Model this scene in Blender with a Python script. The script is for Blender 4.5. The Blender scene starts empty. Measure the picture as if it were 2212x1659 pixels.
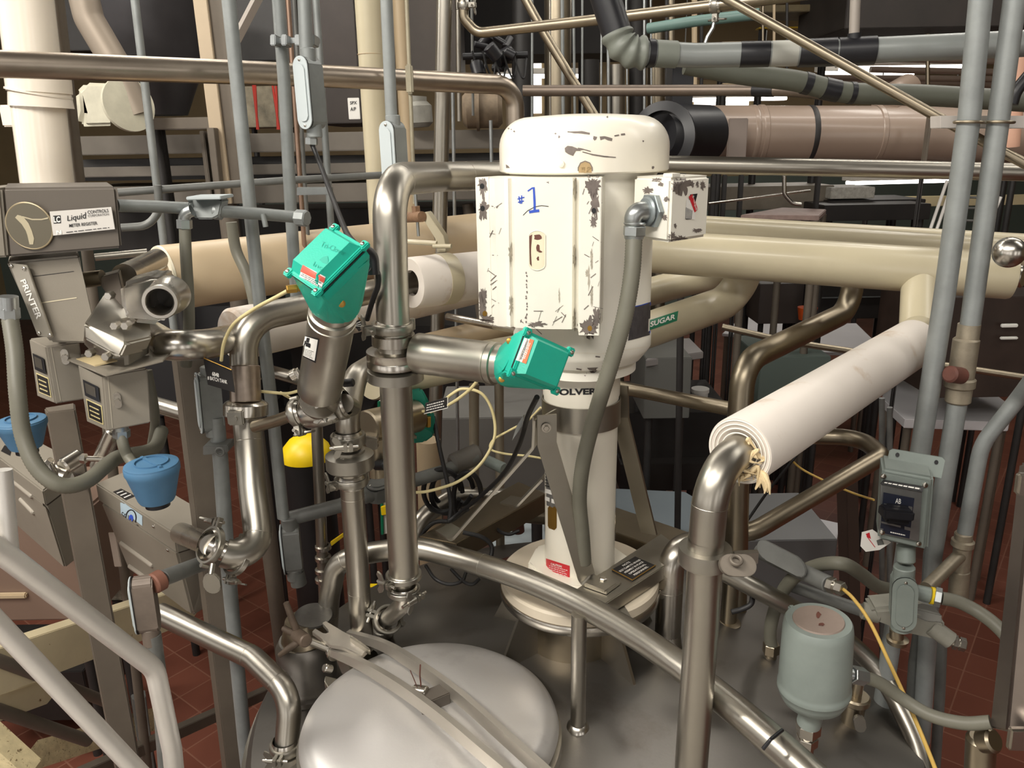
import bpy, bmesh, math, random
from mathutils import Vector, Matrix, Euler
from mathutils.bvhtree import BVHTree
random.seed(7)
SC = bpy.context.scene
COL = SC.collection
V = Vector
# ---------------------------------------------------------------- camera, world, lights, exposure
F = 1700.0; W0, H0 = 2212.0, 1659.0; CZ = 2.9
cd = bpy.data.cameras.new('camera'); cd.sensor_width = 36.0; cd.lens = F / W0 * 36.0
cd.clip_start = 0.02; cd.clip_end = 100
cam = bpy.data.objects.new('camera', cd); COL.objects.link(cam)
RM = Euler((math.radians(73.0), 0, 0)).to_matrix() @ Matrix.Rotation(-0.0168, 3, 'Z')
cam.matrix_world = Matrix.Translation((0, 0, CZ)) @ RM.to_4x4()
SC.camera = cam
CP = V((0, 0, CZ)); FWD = RM @ V((0, 0, -1))
vs = SC.view_settings; vs.view_transform = 'Standard'; vs.look = 'None'; vs.exposure = 0.08; vs.gamma = 1.0; vs.use_curve_mapping = False
wd = bpy.data.worlds.new('world'); SC.world = wd; wd.use_nodes = True
nt = wd.node_tree; bg = nt.nodes['Background']
tc = nt.nodes.new('ShaderNodeTexCoord'); sx = nt.nodes.new('ShaderNodeSeparateXYZ'); cr = nt.nodes.new('ShaderNodeValToRGB')
nt.links.new(tc.outputs['Generated'], sx.inputs[0]); nt.links.new(sx.outputs[2], cr.inputs[0]); nt.links.new(cr.outputs[0], bg.inputs[0])
cr.color_ramp.elements[0].position = 0.0; cr.color_ramp.elements[0].color = (0.36, 0.33, 0.30, 1)
cr.color_ramp.elements[1].position = 0.5; cr.color_ramp.elements[1].color = (0.70, 0.66, 0.60, 1)
bg.inputs[1].default_value = 0.62
def area_light(name, loc, target, sx_, sy_, power, col=(1, 0.95, 0.87)):
    ld = bpy.data.lights.new(name, 'AREA'); ld.shape = 'RECTANGLE'; ld.size = sx_; ld.size_y = sy_; ld.energy = power; ld.color = col
    o = bpy.data.objects.new(name, ld); COL.objects.link(o); o.location = loc
    o.rotation_euler = (V(target) - V(loc)).to_track_quat('-Z', 'Y').to_euler(); return o
area_light('ceiling_lamp_light', (-2.2, -0.5, CZ + 2.3), (-0.2, 1.8, CZ - 0.8), 2.4, 0.4, 165)
area_light('ceiling_lamp_light', (-0.3, -1.8, CZ + 2.2), (0.2, 1.6, CZ - 0.9), 2.4, 0.35, 60)
area_light('ceiling_lamp_light', (-3.6, 2.2, CZ + 2.3), (-1.2, 2.2, CZ - 0.8), 0.4, 2.4, 130)
area_light('ceiling_lamp_light', (2.8, 1.2, CZ + 2.3), (1.2, 2.0, CZ - 0.7), 0.4, 2.4, 26)
area_light('ceiling_lamp_light', (-1.8, 4.6, CZ + 2.4), (-1.4, 4.4, CZ - 0.7), 2.4, 0.3, 46)
area_light('ceiling_lamp_light', (2.6, 5.2, CZ + 2.2), (1.9, 5.0, CZ - 1), 2.4, 0.3, 34)
area_light('ceiling_lamp_light', (3.5, 9.0, CZ + 1.9), (3.0, 9.0, CZ - 1), 3, 0.4, 60)
area_light('ceiling_lamp_light', (0.2, 9.6, CZ + 1.9), (0, 9.6, CZ - 1), 3, 0.4, 45)
area_light('ceiling_lamp_light', (1.0, 3.3, CZ + 2.35), (1.0, 3.0, CZ - 1), 7.0, 0.16, 75)
# ---------------------------------------------------------------- pixel geometry (surveying helpers)
def ray(px, py):
    return (RM @ V(((px - W0 / 2) / F, (H0 / 2 - py) / F, -1))).normalized()
def at(px, py, Y):
    d = ray(px, py); return CP + d * (Y / d.y)
def atz(px, py, z):
    d = ray(px, py); return CP + d * ((z - CZ) / d.z)
def atd(px, py, dep):
    d = ray(px, py); return CP + d * (dep / d.dot(FWD))
def dep(p): return (p - CP).dot(FWD)
def pxr(w, p): return w / 2 / F * dep(p)
def proj(p):
    q = RM.transposed() @ (p - CP); return (W0 / 2 + F * q.x / -q.z, H0 / 2 - F * q.y / -q.z)
# ---------------------------------------------------------------- materials
MATS = {}
def _mat(name):
    m = bpy.data.materials.new(name); m.use_nodes = True; n = m.node_tree
    return m, n, n.nodes['Principled BSDF']
def lin(c):
    return tuple(((x / 255) / 12.92 if x / 255 <= 0.04045 else (((x / 255) + 0.055) / 1.055) ** 2.4) for x in c)
def mat(name, rgb, rough=0.5, metal=0.0, var=0.0, scale=8.0, col2=None, thr=None, soft=0.02, bump=0.0, bscale=60.0, spec=0.5, stretch=None, col3=None, thr3=None, scale3=3.0, coat=0.0):
    if name in MATS: return MATS[name]
    m, n, b = _mat(name); c = lin(rgb)
    b.inputs['Base Color'].default_value = (*c, 1); b.inputs['Roughness'].default_value = rough
    b.inputs['Metallic'].default_value = metal; b.inputs['Specular IOR Level'].default_value = spec
    if coat: b.inputs['Coat Weight'].default_value = coat; b.inputs['Coat Roughness'].default_value = 0.15
    t = n.nodes.new('ShaderNodeTexCoord'); mp = n.nodes.new('ShaderNodeMapping'); n.links.new(t.outputs['Object'], mp.inputs[0])
    if stretch: mp.inputs['Scale'].default_value = stretch
    cur = None
    def noise(s, det=4.0, rg=0.6):
        q = n.nodes.new('ShaderNodeTexNoise'); q.inputs['Scale'].default_value = s; q.inputs['Detail'].default_value = det; q.inputs['Roughness'].default_value = rg
        n.links.new(mp.outputs[0], q.inputs['Vector']); return q
    if var:
        q = noise(scale); r = n.nodes.new('ShaderNodeValToRGB')
        r.color_ramp.elements[0].position = 0.3; r.color_ramp.elements[1].position = 0.7
        r.color_ramp.elements[0].color = (*[x * (1 - var) for x in c], 1); r.color_ramp.elements[1].color = (*[min(1, x * (1 + var * 0.6)) for x in c], 1)
        n.links.new(q.outputs[0], r.inputs[0]); cur = r.outputs[0]
        rr = n.nodes.new('ShaderNodeMapRange'); rr.inputs[3].default_value = max(0.02, rough - 0.03); rr.inputs[4].default_value = rough + 0.05
        q2 = noise(scale * .8, 2.0); n.links.new(q2.outputs[0], rr.inputs[0]); n.links.new(rr.outputs[0], b.inputs['Roughness'])
    def blot(cur, cc, th, s, sf):
        q = noise(s, 8.0, 0.65); r = n.nodes.new('ShaderNodeValToRGB')
        r.color_ramp.elements[0].position = th; r.color_ramp.elements[1].position = th + sf
        r.color_ramp.elements[0].color = (0, 0, 0, 1); r.color_ramp.elements[1].color = (1, 1, 1, 1)
        n.links.new(q.outputs[0], r.inputs[0])
        mx = n.nodes.new('ShaderNodeMix'); mx.data_type = 'RGBA'
        n.links.new(r.outputs[0], mx.inputs['Factor'])
        if cur: n.links.new(cur, mx.inputs['A'])
        else: mx.inputs['A'].default_value = (*c, 1)
        mx.inputs['B'].default_value = (*lin(cc), 1); return mx.outputs['Result']
    if col3: cur = blot(cur, col3, thr3, scale3, 0.12)
    if col2: cur = blot(cur, col2, thr, scale * 2.5, soft)
    if cur: n.links.new(cur, b.inputs['Base Color'])
    if bump:
        q = noise(bscale); bp = n.nodes.new('ShaderNodeBump'); bp.inputs['Strength'].default_value = bump; bp.inputs['Distance'].default_value = 0.002
        n.links.new(q.outputs[0], bp.inputs['Height']); n.links.new(bp.outputs[0], b.inputs['Normal'])
    MATS[name] = m; return m
STEEL = mat('stainless_steel', (172, 167, 157), 0.33, 1.0, 0.07, 5)
STEELB = mat('bright_stainless_steel', (192, 187, 178), 0.26, 1.0, 0.04, 6)
STEELS = mat('brushed_stainless_steel', (174, 169, 158), 0.37, 1.0, 0.06, 9)
STEELD = mat('dull_brown_stainless_steel', (158, 147, 128), 0.36, 1.0, 0.12, 6)
SATIN = mat('satin_stainless_tank', (128, 124, 119), 0.38, 0.9, 0.06, 3, bump=0.1, bscale=180, col3=(112, 106, 99), thr3=0.58, scale3=3)
LIDM = mat('satin_stainless_lid', (216, 213, 210), 0.42, 0.7, 0.04, 3, bump=0.08, bscale=200, col3=(200, 196, 193), thr3=0.58, scale3=4)
RAIL = mat('satin_handrail_steel', (222, 218, 212), 0.40, 0.5, 0.06, 12, bump=0.1, bscale=120)
CAST = mat('cast_clamp_steel', (158, 154, 145), 0.36, 0.95, 0.08, 12)
ARMM = mat('ground_bar_steel', (186, 180, 170), 0.42, 0.8, 0.06, 14)
GALV = mat('galvanized_conduit', (142, 146, 145), 0.42, 0.35, 0.15, 18, bump=0.1, bscale=90)
GALVD = mat('dark_grey_conduit', (114, 115, 112), 0.5, 0.25, 0.2, 15)
ZINC = mat('zinc_fitting', (172, 176, 176), 0.32, 0.85, 0.12, 30)
BLUEGREY = mat('blue_grey_paint', (134, 143, 138), 0.42, 0.1, 0.1, 14)
CREAM = mat('cream_insulation_paint', (190, 180, 153), 0.35, 0.0, 0.07, 4, col2=(150, 120, 84), thr=0.71, soft=0.05, coat=0.2)
CREAM2 = mat('tan_insulation_paint', (186, 166, 136), 0.42, 0.0, 0.06, 4, col2=(150, 125, 92), thr=0.74, soft=0.05)
WHITEP = mat('white_pipe_insulation', (216, 208, 199), 0.45, 0.0, 0.04, 5, col3=(192, 172, 152), thr3=0.56, scale3=7)
FOAM = mat('cream_foam', (232, 224, 200), 0.8, 0, 0.1, 30, bump=0.4)
MOTOR = mat('chipped_cream_motor_paint', (238, 234, 222), 0.38, 0.0, 0.04, 5, col2=(112, 104, 100), thr=0.715, soft=0.012, coat=0.15)
MOTORS = mat('smooth_cream_motor_paint', (235, 229, 214), 0.35, 0.0, 0.04, 5, col2=(120, 100, 80), thr=0.745, soft=0.01, coat=0.2)
BARE = mat('bare_metal_chip', (122, 112, 106), 0.5, 0.2, 0.25, 40)
RUST = mat('rust_stain', (140, 100, 62), 0.7, 0, 0.4, 40)
GREEN = mat('green_plastic', (24, 176, 152), 0.42, 0.0, 0.04, 12, bump=0.15, bscale=300)
GREEND = mat('dark_green_plastic', (14, 112, 92), 0.5, 0.0, 0.1, 12)
BLUE = mat('blue_plastic', (74, 116, 150), 0.5, 0.0, 0.08, 20)
WGREY = mat('warm_grey_enamel', (136, 129, 117), 0.45, 0.1, 0.06, 6, bump=0.1, bscale=300)
WGREYD = mat('dark_warm_grey_enamel', (94, 87, 79), 0.45, 0.1, 0.06, 6)
POST = mat('grey_brown_steel_post', (108, 99, 88), 0.5, 0.3, 0.15, 6)
PANEL = mat('dull_steel_panel', (112, 106, 98), 0.45, 0.6, 0.15, 4)
BLACK = mat('black_rubber', (22, 21, 22), 0.5, 0, 0.2, 20)
BLACKP = mat('black_plastic_tape', (26, 26, 30), 0.38, 0, 0.2, 20)
DARKEQ = mat('dark_painted_equipment', (48, 46, 45), 0.5, 0.2, 0.25, 6)
GREYPVC = mat('grey_green_pipe_wrap', (112, 116, 108), 0.5, 0, 0.1, 10)
HOSE = mat('grey_flexible_conduit_jacket', (108, 106, 94), 0.5, 0, 0.08, 20)
TUBEY = mat('yellowed_air_tube', (222, 208, 156), 0.35, 0, 0.08, 20)
YEL = mat('yellow_plastic', (240, 205, 20), 0.4, 0, 0.08, 10)
ORNG = mat('orange_label', (232, 98, 40), 0.5)
RED = mat('red_label', (196, 38, 48), 0.45)
WHITE = mat('white_label', (232, 230, 224), 0.5)
INKB = mat('blue_marker_ink', (50, 84, 190), 0.5)
INKK = mat('black_ink', (30, 30, 32), 0.5)
GRNL = mat('green_label', (10, 112, 78), 0.45)
BRASS = mat('brass', (170, 132, 62), 0.4, 0.8, 0.1, 20)
BLKTAG = mat('black_engraved_tag', (38, 36, 36), 0.35)
TANP = mat('tan_beige_wall_paint', (150, 132, 98), 0.7, 0, 0.1, 2)
LTBLUE = mat('pale_blue_label', (176, 196, 208), 0.5)
ROPE = mat('yellow_tubing', (205, 170, 90), 0.4)
TABLEM = mat('pale_grey_table_top', (176, 176, 176), 0.4, 0.3, 0.05, 4)
DRED = mat('dark_rust_pipe_paint', (98, 58, 48), 0.6, 0, 0.3, 30)
PINKD = mat('beige_pink_duct', (146, 128, 114), 0.38, 0.05, 0.05, 3, coat=0.25)
COPPER = mat('copper_tube', (168, 140, 122), 0.35, 0.9, 0.1, 10)
def tilemat():
    m, n, b = _mat('red_quarry_tile'); t = n.nodes.new('ShaderNodeTexCoord'); mp = n.nodes.new('ShaderNodeMapping')
    mp.inputs['Rotation'].default_value = (0, 0, math.radians(38))
    br = n.nodes.new('ShaderNodeTexBrick'); br.offset = 0.0; br.inputs['Scale'].default_value = 1.0
    br.inputs['Brick Width'].default_value = 0.2; br.inputs['Row Height'].default_value = 0.2; br.inputs['Mortar Size'].default_value = 0.004
    br.inputs['Color1'].default_value = (*lin((114, 68, 54)), 1); br.inputs['Color2'].default_value = (*lin((99, 57, 45)), 1); br.inputs['Mortar'].default_value = (*lin((128, 88, 72)), 1)
    n.links.new(t.outputs['Object'], mp.inputs[0]); n.links.new(mp.outputs[0], br.inputs[0]); n.links.new(br.outputs[0], b.inputs['Base Color']); b.inputs['Roughness'].default_value = 0.35
    return m
TILE = tilemat()
def emis(name, col, s):
    m, n, b = _mat(name); b.inputs['Emission Color'].default_value = (*col, 1); b.inputs['Emission Strength'].default_value = s; return m
LAMP = emis('lit_fluorescent_tube', (1.0, 0.93, 0.86), 6.0)
# ---------------------------------------------------------------- mesh helpers
BV = {}; WL = {}
def empty(loc): return V(loc)
def _props(o, label=None, cat=None, group=None, kind=None):
    if label: o['label'] = label
    if cat: o['category'] = cat
    if group: o['group'] = group
    if kind: o['kind'] = kind
def T(name, label, cat, loc, group=None):
    o = bpy.data.objects.new(name, None); o.empty_display_size = 0.05; COL.objects.link(o); o.location = loc
    WL[o.name] = V(loc); _props(o, label, cat, group); return o
def mk(name, bm, m, parent=None, label=None, cat=None, group=None, kind=None, ang=38, flat=False):
    bmesh.ops.recalc_face_normals(bm, faces=bm.faces[:])
    ca = math.radians(ang)
    for f in bm.faces: f.smooth = not flat
    for e in bm.edges:
        e.smooth = not (len(e.link_faces) == 2 and e.calc_face_angle(0) > ca)
    bv = BVHTree.FromBMesh(bm)
    vv = [v.co for v in bm.verts]
    if parent is not None: org = WL[parent.name]
    else:
        mn = [min(v[i] for v in vv) for i in range(3)]; mxx = [max(v[i] for v in vv) for i in range(3)]
        org = V(((mn[0] + mxx[0]) / 2, (mn[1] + mxx[1]) / 2, mn[2]))
    for v in bm.verts: v.co = v.co - org
    me = bpy.data.meshes.new(name); bm.to_mesh(me); bm.free()
    me.materials.append(m)
    o = bpy.data.objects.new(name, me); COL.objects.link(o)
    if parent is not None: o.parent = parent; WL[o.name] = V(org)
    else: o.location = org; WL[o.name] = V(org)
    _props(o, label, cat, group, kind); BV[o.name] = bv
    return o
def BM(): return bmesh.new()
def frame(a, hint=None):
    a = V(a).normalized(); h = V(hint) if hint else (V((0, 0, 1)) if abs(a.z) < 0.9 else V((1, 0, 0)))
    x = h.cross(a).normalized(); y = a.cross(x).normalized(); return x, y, a
def sweep(bm, pts, r, seg=20, cap=True):
    pts = [V(p) for p in pts]; q = [pts[0]]
    rr = r if isinstance(r, (list, tuple)) else None
    keep = [0]
    for i, p in enumerate(pts[1:], 1):
        if (p - q[-1]).length > 1e-5: q.append(p); keep.append(i)
    if rr: rr = [rr[i] for i in keep]
    pts = q; n = len(pts)
    if n < 2: return
    t0 = (pts[1] - pts[0]).normalized(); x, y, _ = frame(t0); rings = []
    for i in range(n):
        if i == 0: t = t0
        elif i == n - 1: t = (pts[-1] - pts[-2]).normalized()
        else: t = ((pts[i] - pts[i - 1]).normalized() + (pts[i + 1] - pts[i]).normalized()).normalized()
        x = (x - t * x.dot(t)).normalized(); y = t.cross(x)
        rad = rr[i] if rr else r
        k = 1.0
        rings.append([bm.verts.new(pts[i] + (x * math.cos(a) + y * math.sin(a)) * rad * k) for a in [2 * math.pi * j / seg for j in range(seg)]])
    for i in range(n - 1):
        for j in range(seg):
            bm.faces.new((rings[i][j], rings[i][(j + 1) % seg], rings[i + 1][(j + 1) % seg], rings[i + 1][j]))
    if cap: bm.faces.new(rings[0][::-1]); bm.faces.new(rings[-1])
def fillet(pts, bend):
    pts = [V(p) for p in pts]; out = [pts[0]]; n = len(pts)
    for i in range(1, n - 1):
        b = bend[i - 1] if isinstance(bend, (list, tuple)) else bend
        a, p, c = pts[i - 1], pts[i], pts[i + 1]
        da, dc = (a - p), (c - p); ua, uc = da.normalized(), dc.normalized()
        ang = ua.angle(uc, math.pi)
        if ang > math.radians(178) or b <= 0: out.append(p); continue
        d = min(b / max(0.05, math.tan(ang / 2)), da.length * 0.49 if i > 1 else da.length * 0.95, dc.length * 0.49 if i < n - 2 else dc.length * 0.95)
        s, e = p + ua * d, p + uc * d
        k = 0.5523 * (1 + 0.05)
        th = math.pi - ang; k = 4 / 3 * math.tan(th / 4) / math.tan(th / 2) if th > 0.01 else 0.66
        c1, c2 = s - ua * d * k, e - uc * d * k
        N = max(4, int(th / math.radians(9)))
        for j in range(N + 1):
            u = j / N; out.append(s * (1 - u) ** 3 + c1 * 3 * u * (1 - u) ** 2 + c2 * 3 * u * u * (1 - u) + e * u ** 3)
    out.append(pts[-1]); return out
def spline(pts, n=8):
    pts = [V(p) for p in pts]; P = [pts[0] * 2 - pts[1]] + pts + [pts[-1] * 2 - pts[-2]]; out = []
    for i in range(1, len(P) - 2):
        for j in range(n):
            u = j / n; a, b, c, d = P[i - 1], P[i], P[i + 1], P[i + 2]
            out.append(0.5 * ((2 * b) + (c - a) * u + (2 * a - 5 * b + 4 * c - d) * u * u + (3 * b - a - 3 * c + d) * u ** 3))
    out.append(pts[-1]); return out
def lathe(bm, prof, org, axis=(0, 0, 1), seg=48, cap=True):
    x, y, a = frame(axis); org = V(org); rings = []
    for r, h in prof:
        if r < 1e-5: rings.append([bm.verts.new(org + a * h)])
        else: rings.append([bm.verts.new(org + a * h + (x * math.cos(t) + y * math.sin(t)) * r) for t in [2 * math.pi * j / seg for j in range(seg)]])
    for p, q in zip(rings, rings[1:]):
        for j in range(seg):
            k = (j + 1) % seg
            if len(p) == 1 and len(q) == 1: continue
            if len(p) == 1: bm.faces.new((p[0], q[k], q[j]))
            elif len(q) == 1: bm.faces.new((p[j], p[k], q[0]))
            else: bm.faces.new((p[j], p[k], q[k], q[j]))
    if cap:
        if len(rings[0]) > 1: bm.faces.new(rings[0][::-1])
        if len(rings[-1]) > 1: bm.faces.new(rings[-1])
def ring(bm, c, axis, R, r, seg=40, s2=8):
    prof = [(R + r * math.cos(t), r * math.sin(t)) for t in [2 * math.pi * i / s2 for i in range(s2 + 1)]]
    lathe(bm, prof, c, axis, seg, cap=False)
def cyl(bm, a, b, r, seg=24, r2=None, bev=0.0):
    a, b = V(a), V(b); L = (b - a).length; r2 = r if r2 is None else r2
    pr = [(r - bev, 0), (r, bev), (r2, L - bev), (r2 - bev, L)] if bev else [(r, 0), (r2, L)]
    lathe(bm, pr, a, b - a, seg)
def prism(bm, pts, vec, bev=0.0, bs=2):
    vec = V(vec); a = [bm.verts.new(V(p)) for p in pts]; b = [bm.verts.new(V(p) + vec) for p in pts]; n = len(pts)
    f = [bm.faces.new(a), bm.faces.new(b[::-1])]
    for i in range(n): f.append(bm.faces.new((a[i], b[i], b[(i + 1) % n], a[(i + 1) % n])))
    if bev:
        es = set(); [es.update(q.edges) for q in f]
        bmesh.ops.bevel(bm, geom=list(es), offset=bev, segments=bs, affect='EDGES', clamp_overlap=True)
def box(bm, c, x, y, z, bev=0.0):
    c, x, y, z = V(c), V(x), V(y), V(z)
    prism(bm, [c - x - y - z, c + x - y - z, c + x + y - z, c - x + y - z], z * 2, bev)
def abox(bm, lo, hi, bev=0.0):
    lo, hi = V(lo), V(hi); d = (hi - lo) / 2
    box(bm, (lo + hi) / 2, (d.x, 0, 0), (0, d.y, 0), (0, 0, d.z), bev)
def bolt(bm, c, n, r=0.006, h=0.004):
    x, y, a = frame(n); c = V(c)
    lathe(bm, [(r * 1.5, 0), (r * 1.5, h * .25)], c, n, 20); lathe(bm, [(r, h * .25), (r, h * .9), (r * .8, h * 1.1)], c, n, 6)
def screw(bm, c, n, r=0.004, h=0.0025): lathe(bm, [(r, 0), (r * .9, h * .6), (r * .5, h), (0, h * 1.02)], c, n, 14)
def slab(bm, c, ax, w, n, L, th, bev=0.0):
    """flat bar: centre c, long axis ax (length L), width axis w*, normal n"""
def stadium(c, ax, side, L, W, k=10):
    c, ax, side = V(c), V(ax).normalized(), V(side).normalized(); r = W / 2; h = L / 2 - r; o = []
    for i in range(k + 1):
        t = math.pi * i / k; o.append(c + ax * (h + r * math.sin(t)) + side * r * math.cos(t))
    for i in range(k + 1):
        t = math.pi + math.pi * i / k; o.append(c + ax * (-h + r * math.sin(t)) + side * r * math.cos(t))
    return o
def P(s):  # (x,y,Y) list -> points
    return [at(*p) for p in s]
def pipe(name, label, cat, m, pts, w=None, bend=0.08, D=None, seg=24, parent=None, group=None, r=None, smooth=False, cap=True):
    """pts (px,py,Y); w = width in px at first point, or r metres; with D given pts are (px,py,width_px)"""
    if D: q = [atd(p[0], p[1], D * F / p[2]) for p in pts]; r = D / 2
    else:
        q = P(pts); r = r or pxr(w, q[0])
        if pts[0][1] <= -55 and abs(pts[0][0] - pts[1][0]) < .2 * abs(pts[0][1] - pts[1][1]) and abs(pts[0][2] - pts[1][2]) < .05: q[0] = q[1] + (q[0] - q[1]) * ((5.5 - q[1].z) / (q[0].z - q[1].z))
    path = spline(q) if smooth else fillet(q, bend)
    bm = BM(); sweep(bm, path, r, seg, cap)
    o = mk(name, bm, m, parent, label, cat, group); o_path[o.name] = (path, r); return o
o_path = {}
def along(path, k):
    """point and tangent at fraction k of the path"""
    L = [0]
    for a, b in zip(path, path[1:]): L.append(L[-1] + (b - a).length)
    t = k * L[-1]
    for i in range(len(path) - 1):
        if L[i + 1] >= t or i == len(path) - 2:
            d = (path[i + 1] - path[i]); u = (t - L[i]) / max(1e-9, d.length); return path[i] + d * u, d.normalized()
def seams(parent, o, ks, m=None):
    path, r = o_path[o.name]
    for k in ks:
        p, t = along(path, k); bm = BM(); ring(bm, p, t, r * 0.997, 0.0005 + r * 0.004, 32, 6); mk('weld_seam', bm, m or STEEL, parent)
def ribbed(name, m, path, r, pitch=0.006, parent=None, label=None, cat=None, group=None, depth=0.06, seg=16):
    L = sum((b - a).length for a, b in zip(path, path[1:])); n = max(4, int(L / pitch) * 2); q = [along(path, i / n)[0] for i in range(n + 1)]
    bm = BM(); sweep(bm, q, [r * (1 if i % 2 else 1 - depth) for i in range(n + 1)], seg); o = mk(name, bm, m, parent, label, cat, group, ang=60); o_path[o.name] = (path, r); return o
def clamp(parent, c, axis, r, hd=None, hl=0.05, name='clamp', m=None, th=0.018, ears=True):
    """tri-clamp ring round a pipe: ferrule flanges, two-part ring, hinge lug and wing nut"""
    m = m or CAST; c = V(c); x, y, a = frame(axis)
    hd = V(hd) if hd else x; hd = (hd - a * hd.dot(a)).normalized(); sd = a.cross(hd)
    R = r * 1.32
    bm = BM(); lathe(bm, [(r * 1.0, -th * .9), (r * 1.22, -th * .22), (r * 1.22, th * .22), (r * 1.0, th * .9)], c, axis, 36, cap=False); mk('ferrule', bm, STEELB, parent)
    bm = BM(); lathe(bm, [(r * 1.05, -th * .5), (R * .97, -th * .5), (R, -th * .4), (R, th * .4), (R * .97, th * .5), (r * 1.05, th * .5)], c, axis, 36, cap=False)
    if ears:
        for s in (-1, 1):
            q = c + hd * (R * 1.08) + sd * s * 0.006; box(bm, q, hd * 0.016, sd * 0.004, a * th * .45, 0.001)
        q = c - hd * R * 1.04; cyl(bm, q - a * th * .6, q + a * th * .6, 0.006, 14)
    cl = mk(name, bm, m, parent)
    if ears:
        q = c + hd * (R * 1.08 + 0.006); bm = BM(); cyl(bm, q - sd * 0.022, q + sd * hl, 0.0038, 12); mk('clamp_bolt', bm, STEELB, cl)
        bm = BM(); b0 = q + sd * (hl * .45); cyl(bm, b0 - sd * 0.010, b0 + sd * .012, 0.0085, 14, r2=0.0065)
        for s in (-1, 1):
            prism(bm, [b0 + a * s * 0.004 - sd * .006, b0 + a * s * 0.022 + sd * 0.002, b0 + a * s * 0.027 + sd * 0.012, b0 + a * s * 0.018 + sd * 0.016, b0 + a * s * .004 + sd * .008], hd * 0.004, 0.0008)
        mk('wing_nut', bm, CAST, cl)
    return cl
# ---------------------------------------------------------------- decals and lettering laid on real surfaces
def _hit(tgts, px, py, off):
    d = ray(px, py); best = None
    for t in tgts:
        h = BV[t].ray_cast(CP, d)
        if h[0] is not None and (best is None or h[3] < best[1]): best = (h[0], h[3], h[1])
    if best is None: return None
    n = best[2]; n = n if n.dot(d) < 0 else -n
    return best[0] + n * off
def _tl(t): return [q.name if not isinstance(q, str) else q for q in (t if isinstance(t, (list, tuple)) else [t])]
def bil(q, u, v):  # q = bl, br, tr, tl
    a, b, c, d = [V((*p, 0)) for p in q]; r = (a * (1 - u) + b * u) * (1 - v) + (d * (1 - u) + c * u) * v; return r.x, r.y
def decal(name, m, parent, tgt, quad, nu=10, nv=10, off=0.0006, label=None):
    tg = _tl(tgt); bm = BM(); g = {}
    for i in range(nu + 1):
        for j in range(nv + 1):
            h = _hit(tg, *bil(quad, i / nu, j / nv), off)
            if h is not None: g[i, j] = bm.verts.new(h)
    for i in range(nu):
        for j in range(nv):
            k = [(i, j), (i + 1, j), (i + 1, j + 1), (i, j + 1)]
            if all(q in g for q in k): bm.faces.new([g[q] for q in k])
    if not bm.faces: bm.free(); return None
    return mk(name, bm, m, parent, label)
def blob(name, m, parent, tgt, poly, off=0.0006, rings_=3, label=None):
    tg = _tl(tgt); bm = BM(); n = len(poly); cx = sum(p[0] for p in poly) / n; cy = sum(p[1] for p in poly) / n
    c = _hit(tg, cx, cy, off)
    if c is None: bm.free(); return None
    prev = None; cv = bm.verts.new(c)
    for k in range(1, rings_ + 1):
        cur = []
        for p in poly:
            h = _hit(tg, cx + (p[0] - cx) * k / rings_, cy + (p[1] - cy) * k / rings_, off); cur.append(bm.verts.new(h) if h is not None else None)
        for i in range(n):
            j = (i + 1) % n
            if cur[i] is None or cur[j] is None: continue
            if prev is None: bm.faces.new((cv, cur[i], cur[j]))
            elif prev[i] is not None and prev[j] is not None: bm.faces.new((prev[i], cur[i], cur[j], prev[j]))
        prev = cur
    if not bm.faces: bm.free(); return None
    return mk(name, bm, m, parent, label)
def jag(cx, cy, rx, ry, n=14, rough=0.35, rot=0.0):
    o = []
    for i in range(n):
        t = 2 * math.pi * i / n; k = 1 + random.uniform(-rough, rough); x, y = rx * k * math.cos(t), ry * k * math.sin(t)
        o.append((cx + x * math.cos(rot) - y * math.sin(rot), cy + x * math.sin(rot) + y * math.cos(rot)))
    return o
def stroke(name, m, parent, tgt, pts, w, off=0.0007):
    """brush stroke in px along pts laid on the surface"""
    tg = _tl(tgt); bm = BM(); L = []
    pp = [V((p[0], p[1], 0)) for p in pts]; q = []
    for a, b in zip(pp, pp[1:]):
        k = max(1, int((b - a).length / 6)); q += [a + (b - a) * i / k for i in range(k)]
    q.append(pp[-1])
    for i, p in enumerate(q):
        t = (q[min(i + 1, len(q) - 1)] - q[max(i - 1, 0)]).normalized(); nn = V((-t.y, t.x, 0)); ww = w[min(len(w) - 1, int(i / len(q) * len(w)))] if isinstance(w, (list, tuple)) else w
        a = _hit(tg, *(p + nn * ww / 2).xy, off); b = _hit(tg, *(p - nn * ww / 2).xy, off)
        L.append((bm.verts.new(a), bm.verts.new(b)) if a is not None and b is not None else None)
    for a, b in zip(L, L[1:]):
        if a and b: bm.faces.new((a[0], b[0], b[1], a[1]))
    if not bm.faces: bm.free(); return None
    return mk(name, bm, m, parent)
_tc = {}
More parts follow.
